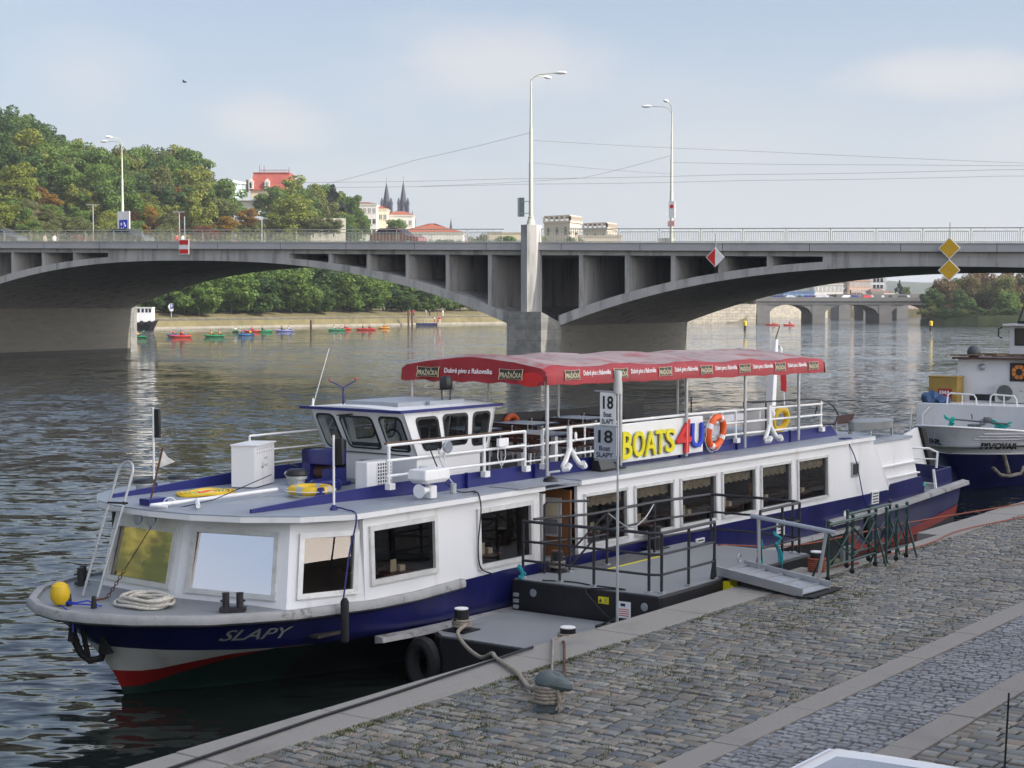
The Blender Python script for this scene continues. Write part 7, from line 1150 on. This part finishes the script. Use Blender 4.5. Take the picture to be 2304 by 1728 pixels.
def hulltext(body, x0, z0, h, wd, sg, m):
    b = MB(); b.text(body, (0,0,0), (1,0,0), (0,0,1), h, 1.0, .006, shear=.2, weight=.03); o = []
    for x, y, z in b.v: xx = x0+(x if sg > 0 else 1-x)*wd; zz = z0+z-.05*x*(1 if sg > 0 else 0); o.append((li(PST, zz)+xx, sg*(pw_(xx, zz)+.012+abs(y)), zz))
    b.v = o; b.build('name_lettering', m, PT, smooth=0)
hulltext('PIVOVAR', .42, 1.16, .19, 1.05, 1, BLACK); hulltext('PIVOVAR', .06, 1.26, .17, .75, -1, BLACK)
b = MB(); b.extr([(3.6,pw_(2.6,.85)+.02,.78),(6.5,2.36,.70),(6.5,2.36,.50),(4.6,pw_(3.6,.7)+.02,.62)], (0,.02,0)); b.build('red_flash', REDS, PT, smooth=0)
b = MB(); x0 = 1.15; l0 = pw_(x0, .55)+.06; b.tube([(1.55,l0+.05,.95),(1.75,l0+.12,.45)], .06, 8); b.tube([(1.35,l0-.2,.62),(1.55,l0-.05,.40),(1.78,l0+.12,.36),(2.1,l0+.35,.42),(2.2,l0+.40,.62)], .055, 8); an = b.build('anchor', mat('rusty_pale_anchor', (.22,.19,.16), .7, var=.6, scale=9), fr=FP, label='rusty pale anchor stowed in the navy bow of the second ship', cat='anchor')
def pbox(nm, x0, x1, l0, l1, z0, z1, m=GREYW, rake=0, par=PT): b = MB(); b.loft([[(x0,l0,z0),(x1,l0,z0),(x1,l1,z0),(x0,l1,z0)],[(x0+rake,l0,z1),(x1,l0,z1),(x1,l1,z1),(x0+rake,l1,z1)]]); return b.build(nm, m, par, smooth=0)
pbox('forward_house', 3.3, 9, -2.15, 2.2, 1.0, 2.22); pbox('deck_house', 5.15, 12, -1.62, 1.75, 2.22, 3.52, rake=.12); pbox('house_roof', 5.0, 12.1, -1.72, 1.85, 3.52, 3.57, WOODD)
whp = pbox('wheelhouse', 8.7, 12, -1.20, 1.3, 3.57, 4.52); pbox('wheelhouse_roof', 8.45, 12.2, -1.35, 1.45, 4.50, 4.56)
b = MB(); b.bx(8.665, 8.70, -1.03, .55, 3.86, 4.42); fo = b.build('window', BLACK, PT, smooth=0, bevel=.05); MB().bx(8.655, 8.665, -.98, .50, 3.90, 4.38).build('pane', mat('dark_wheelhouse_glass', (.03,.026,.025), .08), fo, smooth=0)
b = MB(); [b.tube([(8.9,l,4.56),(9.1,l*.8,5.3)], .04, 6) for l in (-1.0,-.3)]; b.tube([(9.1,-.8,5.3),(9.1,.3,5.3)], .05, 6); b.bx(8.6,9.6,-.9,.6,4.56,4.66); b.build('radar_frame', BLACK, PT); b = MB(); b.tube([(8.5,-1.38,4.45),(8.5,-1.5,4.4),(8.5,-1.5,4.15),(8.5,-1.38,4.1)], .025, 6); b.build('handle', BLACK, PT)
b = MB(); b.bx(3.32, 3.335, -1.6, -1.0, 1.2, 2.05); b.build('hull_door', WHITE, PT, smooth=0); b = MB(); b.tube([(3.25,-1.95,1.1),(3.22,-1.93,1.9),(3.27,-1.75,2.12)], .03, 7); b.tube([(3.3,-2.2,1.2),(3.3,-2.35,1.4),(3.3,-2.3,2.1)], .02, 6); b.build('pipe', WHITE, PT)
for l, z in ((-.10,1.74),(1.6,1.80)): b = MB(); b.lathe([(.09,0),(.10,.04),(.05,.09)], (0,0,0), 14); b.v = [(3.30-z_, l+x, z+y) for x, y, z_ in b.v]; b.build('deck_light', CHROME, PT)
b = MB(); b.lathe([(.09,0),(.10,.04),(.05,.09)], (0,0,0), 14); b.v = [(5.22-z_, -.85+x, 3.28+y) for x, y, z_ in b.v]; b.build('deck_light', CHROME, PT)
for l0, l1 in ((-1.15,-.45),(.15,.75)): b = MB(); b.tube([(3.4,l0-.1,2.22),(3.42,l0-.08,2.50),(3.45,l0,2.55),(3.45,l1,2.52),(3.42,l1+.08,2.42),(3.4,l1+.1,2.22)], .025, 7); b.tube([(3.45,(l0+l1)/2,2.22),(3.45,(l0+l1)/2,2.53)], .02, 6); b.build('railing', WHITE, PT)
b = MB(); b.bx(5.14,5.155,-1.2,1.0,2.26,2.45); b.build('dark_window_strip', BLACK, PT, smooth=0)
ORS = mat('orange_emblem', (.62,.20,.03), .5)
t = thing('sun_sign', 'black square sign with an orange ring of segments on the white deckhouse', 'sign', (5.2,.5,3.0), FP); cz_, cl_ = 3.15, .30; b = MB(); b.bx(5.185-.0, 5.215, cl_-.28, cl_+.28, cz_-.28, cz_+.28); b.build('panel', BLACK, t, smooth=0); b = MB()
for k in range(8):
    a0, a1 = R(45*k+4), R(45*k+41); pts = [(5.182, cl_+r*math.sin(a), cz_+r*math.cos(a)) for r, a in ((.11,a0),(.215,a0),(.225,(a0+a1)/2),(.215,a1),(.11,a1))]; b.extr(pts, (-.004,0,0))
b.build('segment_ring', ORS, t, smooth=0)
t = thing('air_conditioner', 'large pale air conditioner with a round fan on the second ship', 'air conditioner', (5.0,.2,2.22), FP); b = MB(); b.bx(4.75,5.08,-.28,.72,2.24,2.80); b.build('casing', mat('pale_appliance', (.50,.49,.47), .5), t, smooth=0, bevel=.015); b = MB(); b.lathe([(.24,0),(.24,.012)], (0,0,0), 24); b.v = [(4.745-z_, .02+x, 2.53+y) for x, y, z_ in b.v]; b.build('fan_grille', mat('fan_dark', (.10,.10,.10), .6), t); b = MB()
for k in range(3): a = R(120*k); c = Vector((4.742, .52+.028*math.sin(a), 2.60+.028*math.cos(a))); v = Vector((0, math.sin(a), math.cos(a))); w = Vector((0, math.cos(a), -math.sin(a))); b.extr([c-v*.026, c+w*.014, c+v*.026, c-w*.014], (-.002,0,0))
b.build('three_diamond_mark', mat('grey_blue_print', (.15,.14,.22), .6), t, smooth=0)
t = thing('cargo_crate', 'ochre yellow crate with a red lettered panel on the second ship', 'crate', (4.4,-1.4,2.22), FP); b = MB(); b.bx(4.5,5.05,-2.25,-1.36,2.22,2.98); b.bx(4.48,5.07,-2.27,-1.34,2.96,3.0); b.build('body', mat('ochre_board', (.34,.22,.05), .7, var=.15), t, smooth=0); b = MB(); b.bx(4.485,4.498,-1.95,-1.52,2.24,2.62); b.build('red_panel', mat('dull_red_panel', (.30,.025,.03), .6), t, smooth=0); b = MB(); b.text('EMA', (4.482,-1.90,2.45), (0,1,0), (0,0,1), .11, .33, .003, weight=.02); b.bx(4.48,4.484,-1.75,-1.58,2.34,2.36); b.build('panel_lettering', WTXT, t, smooth=0)
b = MB(); random.seed(9); b.ball((4.0,-1.98,2.33), .28, .30, .24, 16, 9); b.ball((4.0,-1.62,2.29), .24, .24, .15, 12, 8); b.v = [(x+.04*math.sin(y*19+z*13), y+.03*math.sin(z*23), z+.03*math.sin(x*17+y*21)) for x, y, z in b.v]; on('tarpaulin', b, mat('blue_tarpaulin', (.03,.085,.20), .6, var=.25), 'crumpled blue tarpaulin beside the ochre crate', 'tarpaulin', fr=FP, smooth=20)
b = MB(); b.ball((5.6,-1.25,3.72), .21, .21, .21, 18, 12); on('grey_ball', b, mat('dark_grey_ball', (.06,.065,.075), .5), 'dark grey ball lying on the white deckhouse roof', 'ball', fr=FP)
b = MB(); random.seed(6)
for k in range(16): x, l = random.uniform(5.1, 5.9), random.uniform(-1.5, 1.4); a = random.uniform(-.3, .3); b.beam((x, l-.4, 3.60+.02*(k % 4)), (x+a, l+.4, 3.62+.02*(k % 4)), .06, .04)
on('timber_pile', b, mat('old_timber', (.20,.14,.09), .9, var=.6, scale=3), 'untidy pile of old planks on the white deckhouse roof', 'planks', fr=FP, smooth=0)
def knotp(pts): 
    b = MB(); [b.tube([(p[0]+random.uniform(-.06,.06),p[1]+random.uniform(-.06,.06),p[2]+random.uniform(-.06,.06)) for p in pts], .022, 6) for _ in range(6)]; return b
on('turquoise_rope', knotp([(2.0,-.75,1.95),(2.0,-.55,1.8),(2.05,-.65,1.65),(2.0,-.5,1.9)]), TEALB, 'turquoise rope bundle at the left end of the ship windlass', 'rope', fr=FP); on('turquoise_rope', knotp([(2.2,.55,1.85),(2.2,.9,1.7),(2.2,1.05,1.8),(2.2,.65,1.65)]), TEALB, 'turquoise rope bundle at the right end of the ship windlass', 'rope', fr=FP)
b = MB(); b.tube([(2.1,-.8,1.88),(2.15,1.0,1.80)], .025, 6); b.bx(2.0,2.3,-.1,.2,1.3,1.75); b.lathe([(.12,0),(.14,.08),(.12,.16)], (2.2,.42,1.8), 12); b.tube([(2.1,.0,1.9),(2.1,-.02,2.05)], .02, 6); on('ship_windlass', b, mat('grey_windlass', (.12,.125,.13), .6), 'dark windlass bar behind the silver bow bulwark', 'windlass', fr=FP)

# ================================================================ cars
def car(label, fr, s0, c0, z0, L_, W_, H_, m, van=False, rev=False, group=None, glassroof=False, name='parked_car', antenna=False):
    t = thing(name, label, 'car', (s0, c0, z0), fr, group); X = lambda x: s0+(x-L_/2)*(-1 if rev else 1); hw = W_/2; bl = H_*.60
    st = [(0,.35,.62,.80),(.04,.24,.66,.93),(.18,.2,.64*1.0,1),(.35,.2,.62,1),(.62,.2,.60,1),(.74,.2,.58,1),(.90,.22,.53,.97),(.98,.28,.46,.88),(1,.34,.42,.80)]
    def sec(x, zl, zh, k): w = hw*k; return [(X(x*L_), c0-w*.92, z0+H_*zl*.62+.06), (X(x*L_), c0-w, z0+H_*(zl*.5+zh*.4)), (X(x*L_), c0-w*.97, z0+H_*zh), (X(x*L_), c0-w*.6, z0+H_*(zh+.02)), (X(x*L_), c0+w*.6, z0+H_*(zh+.02)), (X(x*L_), c0+w*.97, z0+H_*zh), (X(x*L_), c0+w, z0+H_*(zl*.5+zh*.4)), (X(x*L_), c0+w*.92, z0+H_*zl*.62+.06)]
    MB().loft([sec(*q_) for q_ in st]).build('body', m, t, smooth=40)
    r0, r1, r2, r3 = (.03,.07,.60,.76) if van else (.05,.20,.56,.74); tw = hw*.80; bw = hw*.95; zr = z0+H_; zb_ = z0+H_*.60
    def gh(k, e, dz=0): return [[(X(r0*L_-e*0), c0-bw*k, zb_), (X(r1*L_), c0-tw*k, zr-.05+dz), (X(r2*L_), c0-tw*k, zr-.04+dz), (X(r3*L_), c0-bw*k, zb_-.03)], [(X(r0*L_), c0+bw*k, zb_), (X(r1*L_), c0+tw*k, zr-.05+dz), (X(r2*L_), c0+tw*k, zr-.04+dz), (X(r3*L_), c0+bw*k, zb_-.03)]]
    g = gh(1, 0); cab = MB().loft(g).build('cabin', m, t, smooth=0); GD = GLASSD
    for sg, side in ((-1, g[0]), (1, g[1])):
        c = sum((Vector(p) for p in side), Vector())/4; pts = [c+(Vector(p)-c)*.84+Vector((0, sg*.006, .012)) for p in side]; m1 = pts[0].lerp(pts[3], .52), pts[1].lerp(pts[2], .52)
        for q4 in ([pts[0], pts[1], m1[1]-Vector((0,0,0)), m1[0]], [m1[0].lerp(pts[3], .06), m1[1].lerp(pts[2], .06), pts[2], pts[3]]): b = MB(); b.extr(q4, (0, sg*.008, 0)); b.build('side_window', GD, t, smooth=0)
    for nm, i0, i1, dx in (('rear_window', 0, 1, -1), ('windscreen', 3, 2, 1)):
        q4 = [Vector(g[0][i0]), Vector(g[1][i0]), Vector(g[1][i1]), Vector(g[0][i1])]; c = sum(q4, Vector())/4; o = Vector((dx*(-1 if rev else 1)*.012, 0, .01)); b = MB(); b.extr([c+(p-c)*.86+o for p in q4], o*.5); b.build(nm, GD, t, smooth=0)
    b = MB(); b.loft([[(X((r1+f*(r2-r1))*L_), c0+tw*(u*1.02), zr-.05+.05*math.sin(math.pi*(.5+.5*u))**.6*(1-abs(2*f-1)**4*.6) if abs(u) < 1 else zr-.06) for u in (-1,-.9,-.5,0,.5,.9,1)]+[(X((r1+f*(r2-r1))*L_), c0+tw*u, zr-.07) for u in (1,-1)] for f in (0,.08,.3,.6,.9,1)]); b.build('roof', m, t, smooth=40)
    if glassroof: b = MB(); b.grid([[(X((r1+f*(r2-r1))*L_), c0+tw*u, zr-.046+.05*math.sin(math.pi*(.5+.5*u))**.6*(1-abs(2*f-1)**4*.6)+.004) for u in (-.78,-.5,0,.5,.78)] for f in (.10,.3,.6,.86)]); b.build('roof_glass', mat('grey_roof_glass', (.22,.21,.23), .12, coat=.6), t, smooth=60)
    for x in (.19, .81):
        for sg in (-1, 1):
            b = MB(); b.tube([(X(x*L_), c0+sg*(hw-.20), z0+.31), (X(x*L_), c0+sg*(hw+.01), z0+.31)], .31, 18); w = b.build('wheel', TYRE, t); b = MB(); b.tube([(X(x*L_), c0+sg*(hw-.05), z0+.31), (X(x*L_), c0+sg*(hw+.016), z0+.31)], .19, 12); b.build('rim', STEEL, w)
    for sg in (-1, 1):
        b = MB(); b.ball((X(.975*L_), c0+sg*hw*.66, z0+H_*.40), .07, .17, .07, 8, 6); b.build('headlight', CHROME, t); b = MB(); b.ball((X(.03*L_), c0+sg*hw*.74, z0+H_*.53), .05, .13, .08, 8, 6); b.build('tail_light', REDS, t)
    if antenna: b = MB(); b.lathe([(.04,0),(.03,.03),(.014,.05)], (X(r1*L_+.03), c0+hw*.46, zr-.02), 10); b.tube([(X(r1*L_+.03), c0+hw*.46, zr+.02), (X(r1*L_-.05), c0+hw*.45, zr+.44)], .006, 6); b.build('antenna', BLACK, t)
    return t
GLASSD = mat('dark_car_glass', (.02,.024,.03), .08); CARR = mat('dark_red_car_paint', (.16,.012,.016), .2, coat=.6, var=.05); CARK = mat('dark_grey_car_paint', (.035,.045,.045), .2, coat=.6, var=.05); CARB = mat('dark_blue_car_paint', (.03,.04,.06), .25, coat=.6, var=.05); CARW = mat('white_car_paint', (.80,.80,.82), .2, coat=.7, var=.01)
zr_ = lambda e: 9.71+BS(e)
car('dark red estate car driving on the bridge left of the pier column', FBR, -17.4, -5.5, zr_(-17.4), 4.7, 1.8, 1.55, CARR); car('dark grey estate car driving near the left bridge lamp post', FBR, -46.0, -5.5, zr_(-46), 4.6, 1.8, 1.6, CARK); car('dark blue car with a pale roof at the left edge of the bridge', FBR, -61.3, -5.5, zr_(-61), 4.6, 1.8, 1.6, CARB)
car('white car parked on the quay with only its glass panelled roof in view', FQ, 7.28, -3.50, ZQ, 4.3, 1.75, 1.52, CARW, van=True, rev=True, glassroof=True, antenna=True)
# ================================================================ people
def skin_body(name, pts, edges, rad):
    me = bpy.data.meshes.new(name); me.from_pydata(pts, edges, []); o = bpy.data.objects.new(name, me); COL.objects.link(o); md = o.modifiers.new('s', 'SKIN'); o.modifiers.new('d', 'SUBSURF').levels = 1
    for i, r in enumerate(rad): o.data.skin_vertices[0].data[i].radius = (r, r)
    o.data.skin_vertices[0].data[0].use_root = True; bpy.context.view_layer.update(); dg = bpy.context.evaluated_depsgraph_get(); m2 = bpy.data.meshes.new_from_object(o.evaluated_get(dg)); bpy.data.objects.remove(o); m2.name = name; m2.materials.clear(); m2.materials.append(SKIN); return m2
#          pelvis       waist        chest        neck         head         top          shL          elL          haL          shR          elR          haR          hipL         knL          anL         toeL         hipR kn an toe
STAND = [(0,0,.95),(0,0,1.10),(0,0,1.32),(0,0,1.50),(.02,0,1.62),(.02,0,1.72),(0,.19,1.42),(-.02,.26,1.15),(.08,.25,.90),(0,-.19,1.42),(-.02,-.26,1.15),(.08,-.25,.90),(0,.10,.88),(.03,.11,.48),(-.02,.11,.08),(.14,.12,.04),(0,-.10,.88),(.05,-.11,.48),(.0,-.11,.08),(.16,-.12,.04)]
SITL = [(0,0,.16),(.02,0,.30),(.05,0,.50),(.06,0,.68),(.09,0,.80),(.09,0,.90),(.05,.19,.60),(.20,.30,.42),(.40,.24,.42),(.05,-.19,.60),(.20,-.30,.46),(.40,-.18,.52),(.06,.10,.15),(.45,.16,.30),(.80,.10,.10),(.92,.10,.14),(.06,-.10,.15),(.45,-.16,.30),(.80,-.10,.10),(.92,-.10,.14)]
BED = [(0,1),(1,2),(2,3),(3,4),(4,5),(2,6),(6,7),(7,8),(2,9),(9,10),(10,11),(0,12),(12,13),(13,14),(14,15),(0,16),(16,17),(17,18),(18,19)]
BR_ = [.13,.12,.14,.06,.10,.08,.065,.045,.035,.065,.045,.035,.095,.065,.045,.035,.095,.065,.045,.035]
BODY = {'stand': skin_body('person_standing', STAND, BED, BR_), 'sit': skin_body('person_sitting', SITL, BED, BR_)}; PCL = {}
def pmat(c):
    if c not in PCL: PCL[c] = mat('cloth_%s' % {(.45,.03,.03):'red',(.6,.6,.58):'white',(.03,.03,.04):'black',(.55,.25,.02):'orange',(.10,.09,.22):'purple',(.05,.10,.25):'blue',(.05,.05,.08):'navy',(.3,.26,.2):'beige',(.5,.45,.05):'yellow'}.get(c, 'grey'), c, .8)
    return PCL[c]
HAIR = mat('dark_hair', (.035,.022,.015), .7)
def person(label, loc, yaw, pose, top, legs, group=None, sc=1):
    o = bpy.data.objects.new('person', BODY[pose]); COL.objects.link(o); o.location = loc; o.rotation_euler = (0,0,yaw); o.scale = (sc,)*3; o['label'] = label; o['category'] = 'person'
    if group: o['group'] = group
    BASE[o.name] = (FW0, np.zeros(3)); J = STAND if pose == 'stand' else SITL; J = [(x, -y, z) for x, y, z in J]
    b = MB(); b.loft([[(J[i][0]+d+.15*k1*math.cos(a*.5236), J[i][1]+k2*math.sin(a*.5236), J[i][2]+dz) for a in range(12)] for i, k1, k2, d, dz in ((0,.95,.19,0,.0),(1,.9,.17,0,0),(2,1,.21,0,0),(2,.8,.20,0,.10),(3,.5,.09,0,-.02))]); [b.tube([J[i], J[i+1], Vector(J[i+1]).lerp(Vector(J[i+2]), .5)], .075, 8, r1=.055) for i in (6, 9)]; b.build('shirt', pmat(top), o)
    b = MB(); [b.tube([J[0], J[i], J[i+1], J[i+2]], .115, 8, r1=.06) for i in (12, 16)]; b.build('trousers', pmat(legs), o); b = MB(); b.ball((J[4][0]-.02, J[4][1], J[4][2]+.06), .105, .10, .10, 10, 7); b.build('hair', HAIR, o); return o
RD, WH, BK, OG, PU, BL, NV, BG, YW = (.45,.03,.03),(.6,.6,.58),(.03,.03,.04),(.55,.25,.02),(.10,.09,.22),(.05,.10,.25),(.05,.05,.08),(.3,.26,.2),(.5,.45,.05)
for e, top, lg, lab, yaw in ((-74.3,BG,BG,'pedestrian in beige clothes on the bridge right of the blue car',0),(-72.9,WH,NV,'pedestrian in a white top beside the beige one on the bridge',0),(-56.1,RD,NV,'pedestrian in a red top left of the striped board on the bridge',3.1),(-55.3,WH,NV,'pedestrian in a white top beside the red one on the bridge',3.1),(-48.5,BK,RD,'pedestrian in dark clothes right of the striped board on the bridge',0),(-32.2,WH,WH,'pedestrian in white just left of the dark red car',0),(-10.7,BK,NV,'pedestrian in black right of the pier column on the bridge',3.1),(-10.0,BG,NV,'pedestrian in beige beside the black clothed one right of the column',3.1)):
    w = FBR.w((e, -25.0, 9.85+BS(e))); person(lab, w, FBR.rot()+yaw, 'stand', top, lg)
# ================================================================ kayaks, far landing, tug
def kayak(x, Y, ang, m, label, crew, L_=3.6):
    X0 = PX(x, Y); t = thing('kayak', label, 'kayak', (X0, -Y, 0), FW0, 'kayaks by the far bank'); ca, sa = math.cos(ang), math.sin(ang)
    b = MB(); b.loft([[(X0+ca*u*L_/2-sa*w*.38*math.cos(k*.5236), -Y+sa*u*L_/2+ca*w*.38*math.cos(k*.5236), .12+h*.20*math.sin(k*.5236)+(abs(u)**3)*.12) for k in range(12)] for u, w, h in ((-1,.05,.2),(-.8,.5,.8),(-.4,.95,1),(0,1,1),(.4,.95,1),(.8,.5,.8),(1,.05,.2))]); b.build('hull', m, t)
    n = len(crew)
    for i, (top, lab) in enumerate(crew):
        f = (i-(n-1)/2)*1.3; px, py = X0+ca*f, Y-sa*f; person(lab, (px, py, .12), -ang, 'sit', top, NV, None, 1.0)
        b = MB(); s_ = 1 if i % 2 else -1; c = Vector((X0+ca*(f+.35), -py, .62)) if False else Vector((px+ca*.4, -py+sa*.4, .65)); d = Vector((-sa, ca, .35*s_)); b.tube([tuple(c-d*1.0), tuple(c+d*1.0)], .02, 5); [b.extr([c+d*s2*1.0+Vector((0,0,-.08)), c+d*s2*1.3+Vector((0,0,-.08)), c+d*s2*1.3+Vector((0,0,.08)), c+d*s2*1.0+Vector((0,0,.08))], (.02,.02,0)) for s2 in (-1, 1)]; on('paddle', b, m, 'double bladed paddle held by ' + lab, 'paddle', fr=FW0)
KG, KR, KB, KO, KP = mat('green_kayak', (.02,.24,.09), .4), mat('red_kayak', (.50,.04,.02), .4), mat('blue_kayak', (.04,.16,.38), .4), mat('orange_kayak', (.65,.25,.03), .4), mat('lavender_kayak', (.22,.24,.50), .4)
kayak(398, 262, .2, KB, 'blue kayak leading the left group with a red clad crew', [(RD,'red clad paddler in the left blue kayak'),(RD,'second red clad paddler in the left blue kayak')]); kayak(407, 255, -.1, KR, 'red kayak just in front of the left blue one', [(RD,'paddler in the front left red kayak')])
kayak(483, 258, .05, KG, 'green kayak with two orange clad paddlers', [(OG,'orange clad paddler at the left end of the green kayak'),(OG,'orange clad paddler at the right end of the green kayak')]); kayak(553, 266, .1, KB, 'pale blue kayak with a purple and a yellow clad paddler', [(PU,'purple clad paddler in the pale blue kayak'),(YW,'yellow clad paddler in the pale blue kayak')], 2.8)
kayak(530, 300, 1.1, KG, 'small green kayak close under the far bank wall', [(WH,'white clad paddler under the far bank wall')]); kayak(566, 302, .2, KR, 'red kayak beside a green one under the bank wall', [(RD,'red clad paddler under the bank wall')]); kayak(590, 303, .0, KG, 'long green kayak at the bank right of the red one', [(BK,'dark clad paddler in the long green kayak')], 4.2); kayak(641, 308, .0, KP, 'lavender kayak with two crew alone in mid stretch', [(BK,'dark clad paddler in the lavender kayak'),(WH,'white clad paddler in the lavender kayak')]); kayak(758, 318, .05, KG, 'green kayak with two white clad paddlers', [(WH,'white clad paddler at the left of the green kayak'),(WH,'white clad paddler at the right of the green kayak')]); kayak(776, 330, .1, KR, 'short red kayak behind the white clad pair', [(RD,'red clad paddler behind the white clad pair')], 2.8); kayak(823, 325, .05, KR, 'long red kayak farther right along the bank', [(BK,'dark clad paddler in the long red kayak'),(RD,'red clad paddler in the long red kayak')], 4.4); kayak(864, 345, .1, KO, 'small orange kayak rightmost of the group', [(OG,'orange clad paddler in the rightmost kayak')], 2.6)
kayak(309, 250, .4, KG, 'green kayak half hidden by the left pier', [(OG,'orange clad paddler beside the left pier')]); kayak(1738, 400, .2, KR, 'tiny green and red craft near the left distant pier', [(YW,'yellow clad paddler near the distant pier')]); kayak(1775, 396, 0, KR, 'tiny red raft in front of the distant arches', [(RD,'red clad paddler before the distant arches')], 3)
# landing stage with people
Yl = 402; b = MB(); b.bx(PX(938,Yl), PX(985,Yl), -Yl+.5, -Yl+3.5, -.5, .5); t = b.build('landing_stage', BLACKM, fr=FW0, smooth=0, label='dark low landing stage at the far bank', cat='pontoon'); b = MB(); [b.beam((PX(941+8*k,Yl), -Yl+3.4, .5), (PX(941+8*k,Yl), -Yl+3.4, 1.5), .06, .06) for k in range(6)]; b.beam((PX(941,Yl), -Yl+3.4, 1.5), (PX(981,Yl), -Yl+3.4, 1.5), .06, .06); b.build('railing', STEEL, t, smooth=0)
for k, x in enumerate((919, 927.5)): MB().tube([(PX(x,Yl-2), -Yl+2, -1), (PX(x,Yl-2), -Yl+2, 3.6)], .22, 8).build('mooring_post', WOODD, fr=FW0, label='%s dark mooring post beside the far landing stage' % ('left' if k == 0 else 'right'), cat='post')
MB().tube([(PX(700,362), -362, -1), (PX(700,362), -362, 1.6)], .25, 8).build('mooring_post', WOODD, fr=FW0, label='lone dark mooring post at the middle of the bank wall', cat='post')
for x, dz, top, lg, lab in ((920,2.1,RD,RD,'person in red at the left end of the far bank wall top'),(930,2.1,RD,BK,'second person in red on the far bank wall top'),(958,2.1,BG,BG,'person in beige behind the landing stage'),(966,2.1,BK,BK,'person in black behind the landing stage'),(984,2.4,BK,RD,'person in a black top at the right of the landing stage'),(996,2.1,WH,WH,'person in white at the far right of the landing stage'),(978,.5,WH,RD,'person in white on the landing stage'),(985,.5,RD,RD,'person in red on the landing stage'),(990,.5,RD,WH,'person in red and white on the landing stage')):
    Y = 404 if dz > 1 else 400.5; person(lab, (PX(x, Y), Y+ (1.5 if dz > 1 else 0), dz), random.uniform(-2, 0), 'stand', top, lg)
MB().loft([[(PX(960,398)+u*2, -398+v, z) for u, v in ((-1,-.7),(1,-.7),(1.1,.7),(-1,.7))] for z in (-.1, .5)]).build('dinghy', BLUE, fr=FW0, label='small dark blue dinghy moored at the landing stage', cat='boat')
# tug
Y = 318; t = thing('tugboat', 'white cabined black tugboat moored at the far bank beside the left pier', 'boat', (PX(322,Y), -Y, 0), FW0); x0, x1 = PX(285,Y), PX(357,Y)
b = MB(); b.loft([[(x0,-Y-1.6,0),(x1-1.6,-Y-1.2,0),(x1-1.0,-Y,0),(x1-1.6,-Y+1.2,0),(x0,-Y+1.6,0)],[(x0,-Y-1.8,1.4),(x1-.8,-Y-1.6,1.7),(x1,-Y,2.1),(x1-.8,-Y+1.6,1.7),(x0,-Y+1.8,1.4)]]); b.build('hull', BLACKM, t, smooth=0); b = MB(); b.bx(PX(308,Y), PX(346,Y), -Y-1.1, -Y+1.1, 1.4, ZY(692,Y)); b.bx(PX(307,Y)-.1, PX(346,Y)+.1, -Y-1.2, -Y+1.2, ZY(692.5,Y), ZY(691,Y)); b.bx(x0, PX(311,Y), -Y-1.1, -Y+1.2, 1.4, ZY(706,Y)); c = b.build('cabin', WHITE, t, smooth=0)
for x in (316, 325, 333.5, 341): MB().bx(PX(x-3,Y), PX(x+2.6,Y), -Y+1.1, -Y+1.13, ZY(703,Y), ZY(694.5,Y)).build('window', GLASSD, c, smooth=0)
b = MB(); [b.torus((x1-1.4-1.5*k, -Y+1.75, 1.5), .35, .13, (1,0,0), (0,0,1), 12, 6) for k in range(3)]; b.build('tyre_fender', RUBBER, t)
Y = 343; t = thing('parking_sign', 'white and blue parking sign board with an arrow end on the far bank', 'sign', (PX(386,Y), -Y, 2), FW0); b = MB(); b.tube([(PX(386,Y),-Y,1.5),(PX(386,Y),-Y,ZY(685,Y))], .08, 6); b.build('pole', STEEL, t); b = MB(); b.extr([(PX(379,Y),-Y+.1,ZY(690,Y)),(PX(383,Y),-Y+.1,ZY(683,Y)),(PX(391,Y),-Y+.1,ZY(683,Y)),(PX(391,Y),-Y+.1,ZY(700,Y)),(PX(383,Y),-Y+.1,ZY(700,Y))], (0,.08,0)); b.build('board', WTXT, t, smooth=0); b = MB(); b.bx(PX(384.3,Y),PX(390.3,Y),-Y+.19,-Y+.2,ZY(694.5,Y),ZY(684,Y)); bb = b.build('blue_field', BLUES, t, smooth=0); b = MB(); b.text('P', (PX(385.8,Y),-Y+.21,ZY(693,Y)), (1,0,0), (0,0,1), .75, .35, .01, weight=.03); b.build('lettering', WTXT, t, smooth=0)
Y = 150; b = MB(); X0, z0 = PX(421,Y), ZY(189,Y); b.loft([[(X0+u, -Y, z0-.02*0+r*math.cos(k*1.0472)) if False else (X0+u, -Y+r*math.cos(k*1.0472), z0+r*math.sin(k*1.0472)) for k in range(6)] for u, r in ((-.24,.01),(-.1,.06),(.05,.075),(.16,.05),(.24,.01))]); b.add([(X0+.06,-Y,z0+.02),(X0-.08,-Y,z0+.02),(X0-.15,-Y+.38,z0+.14),(X0-.02,-Y+.32,z0+.15)], [(0,1,2,3)]); b.add([(X0+.06,-Y,z0+.02),(X0-.08,-Y,z0+.02),(X0-.15,-Y-.38,z0+.10),(X0-.02,-Y-.32,z0+.12)], [(0,1,2,3)]); b.build('bird', BLACK, fr=FW0, label='small dark bird flying in the sky over the hill', cat='bird')

# ================================================================ river haze
hm = bpy.data.materials.new('thin_haze'); hm.use_nodes = True; _t = hm.node_tree; _t.nodes.remove(_t.nodes['Principled BSDF']); _v = _t.nodes.new('ShaderNodeVolumePrincipled'); _v.inputs['Color'].default_value = (.86,.90,.97,1); _v.inputs['Density'].default_value = .00017; _v.inputs['Anisotropy'].default_value = .2; _t.links.new(_v.outputs[0], _t.nodes['Material Output'].inputs['Volume'])
MB().bx(-3300, 3300, -5900, 1600, -5.2, 130).build('haze', hm, fr=FW0, kind='stuff', smooth=0)
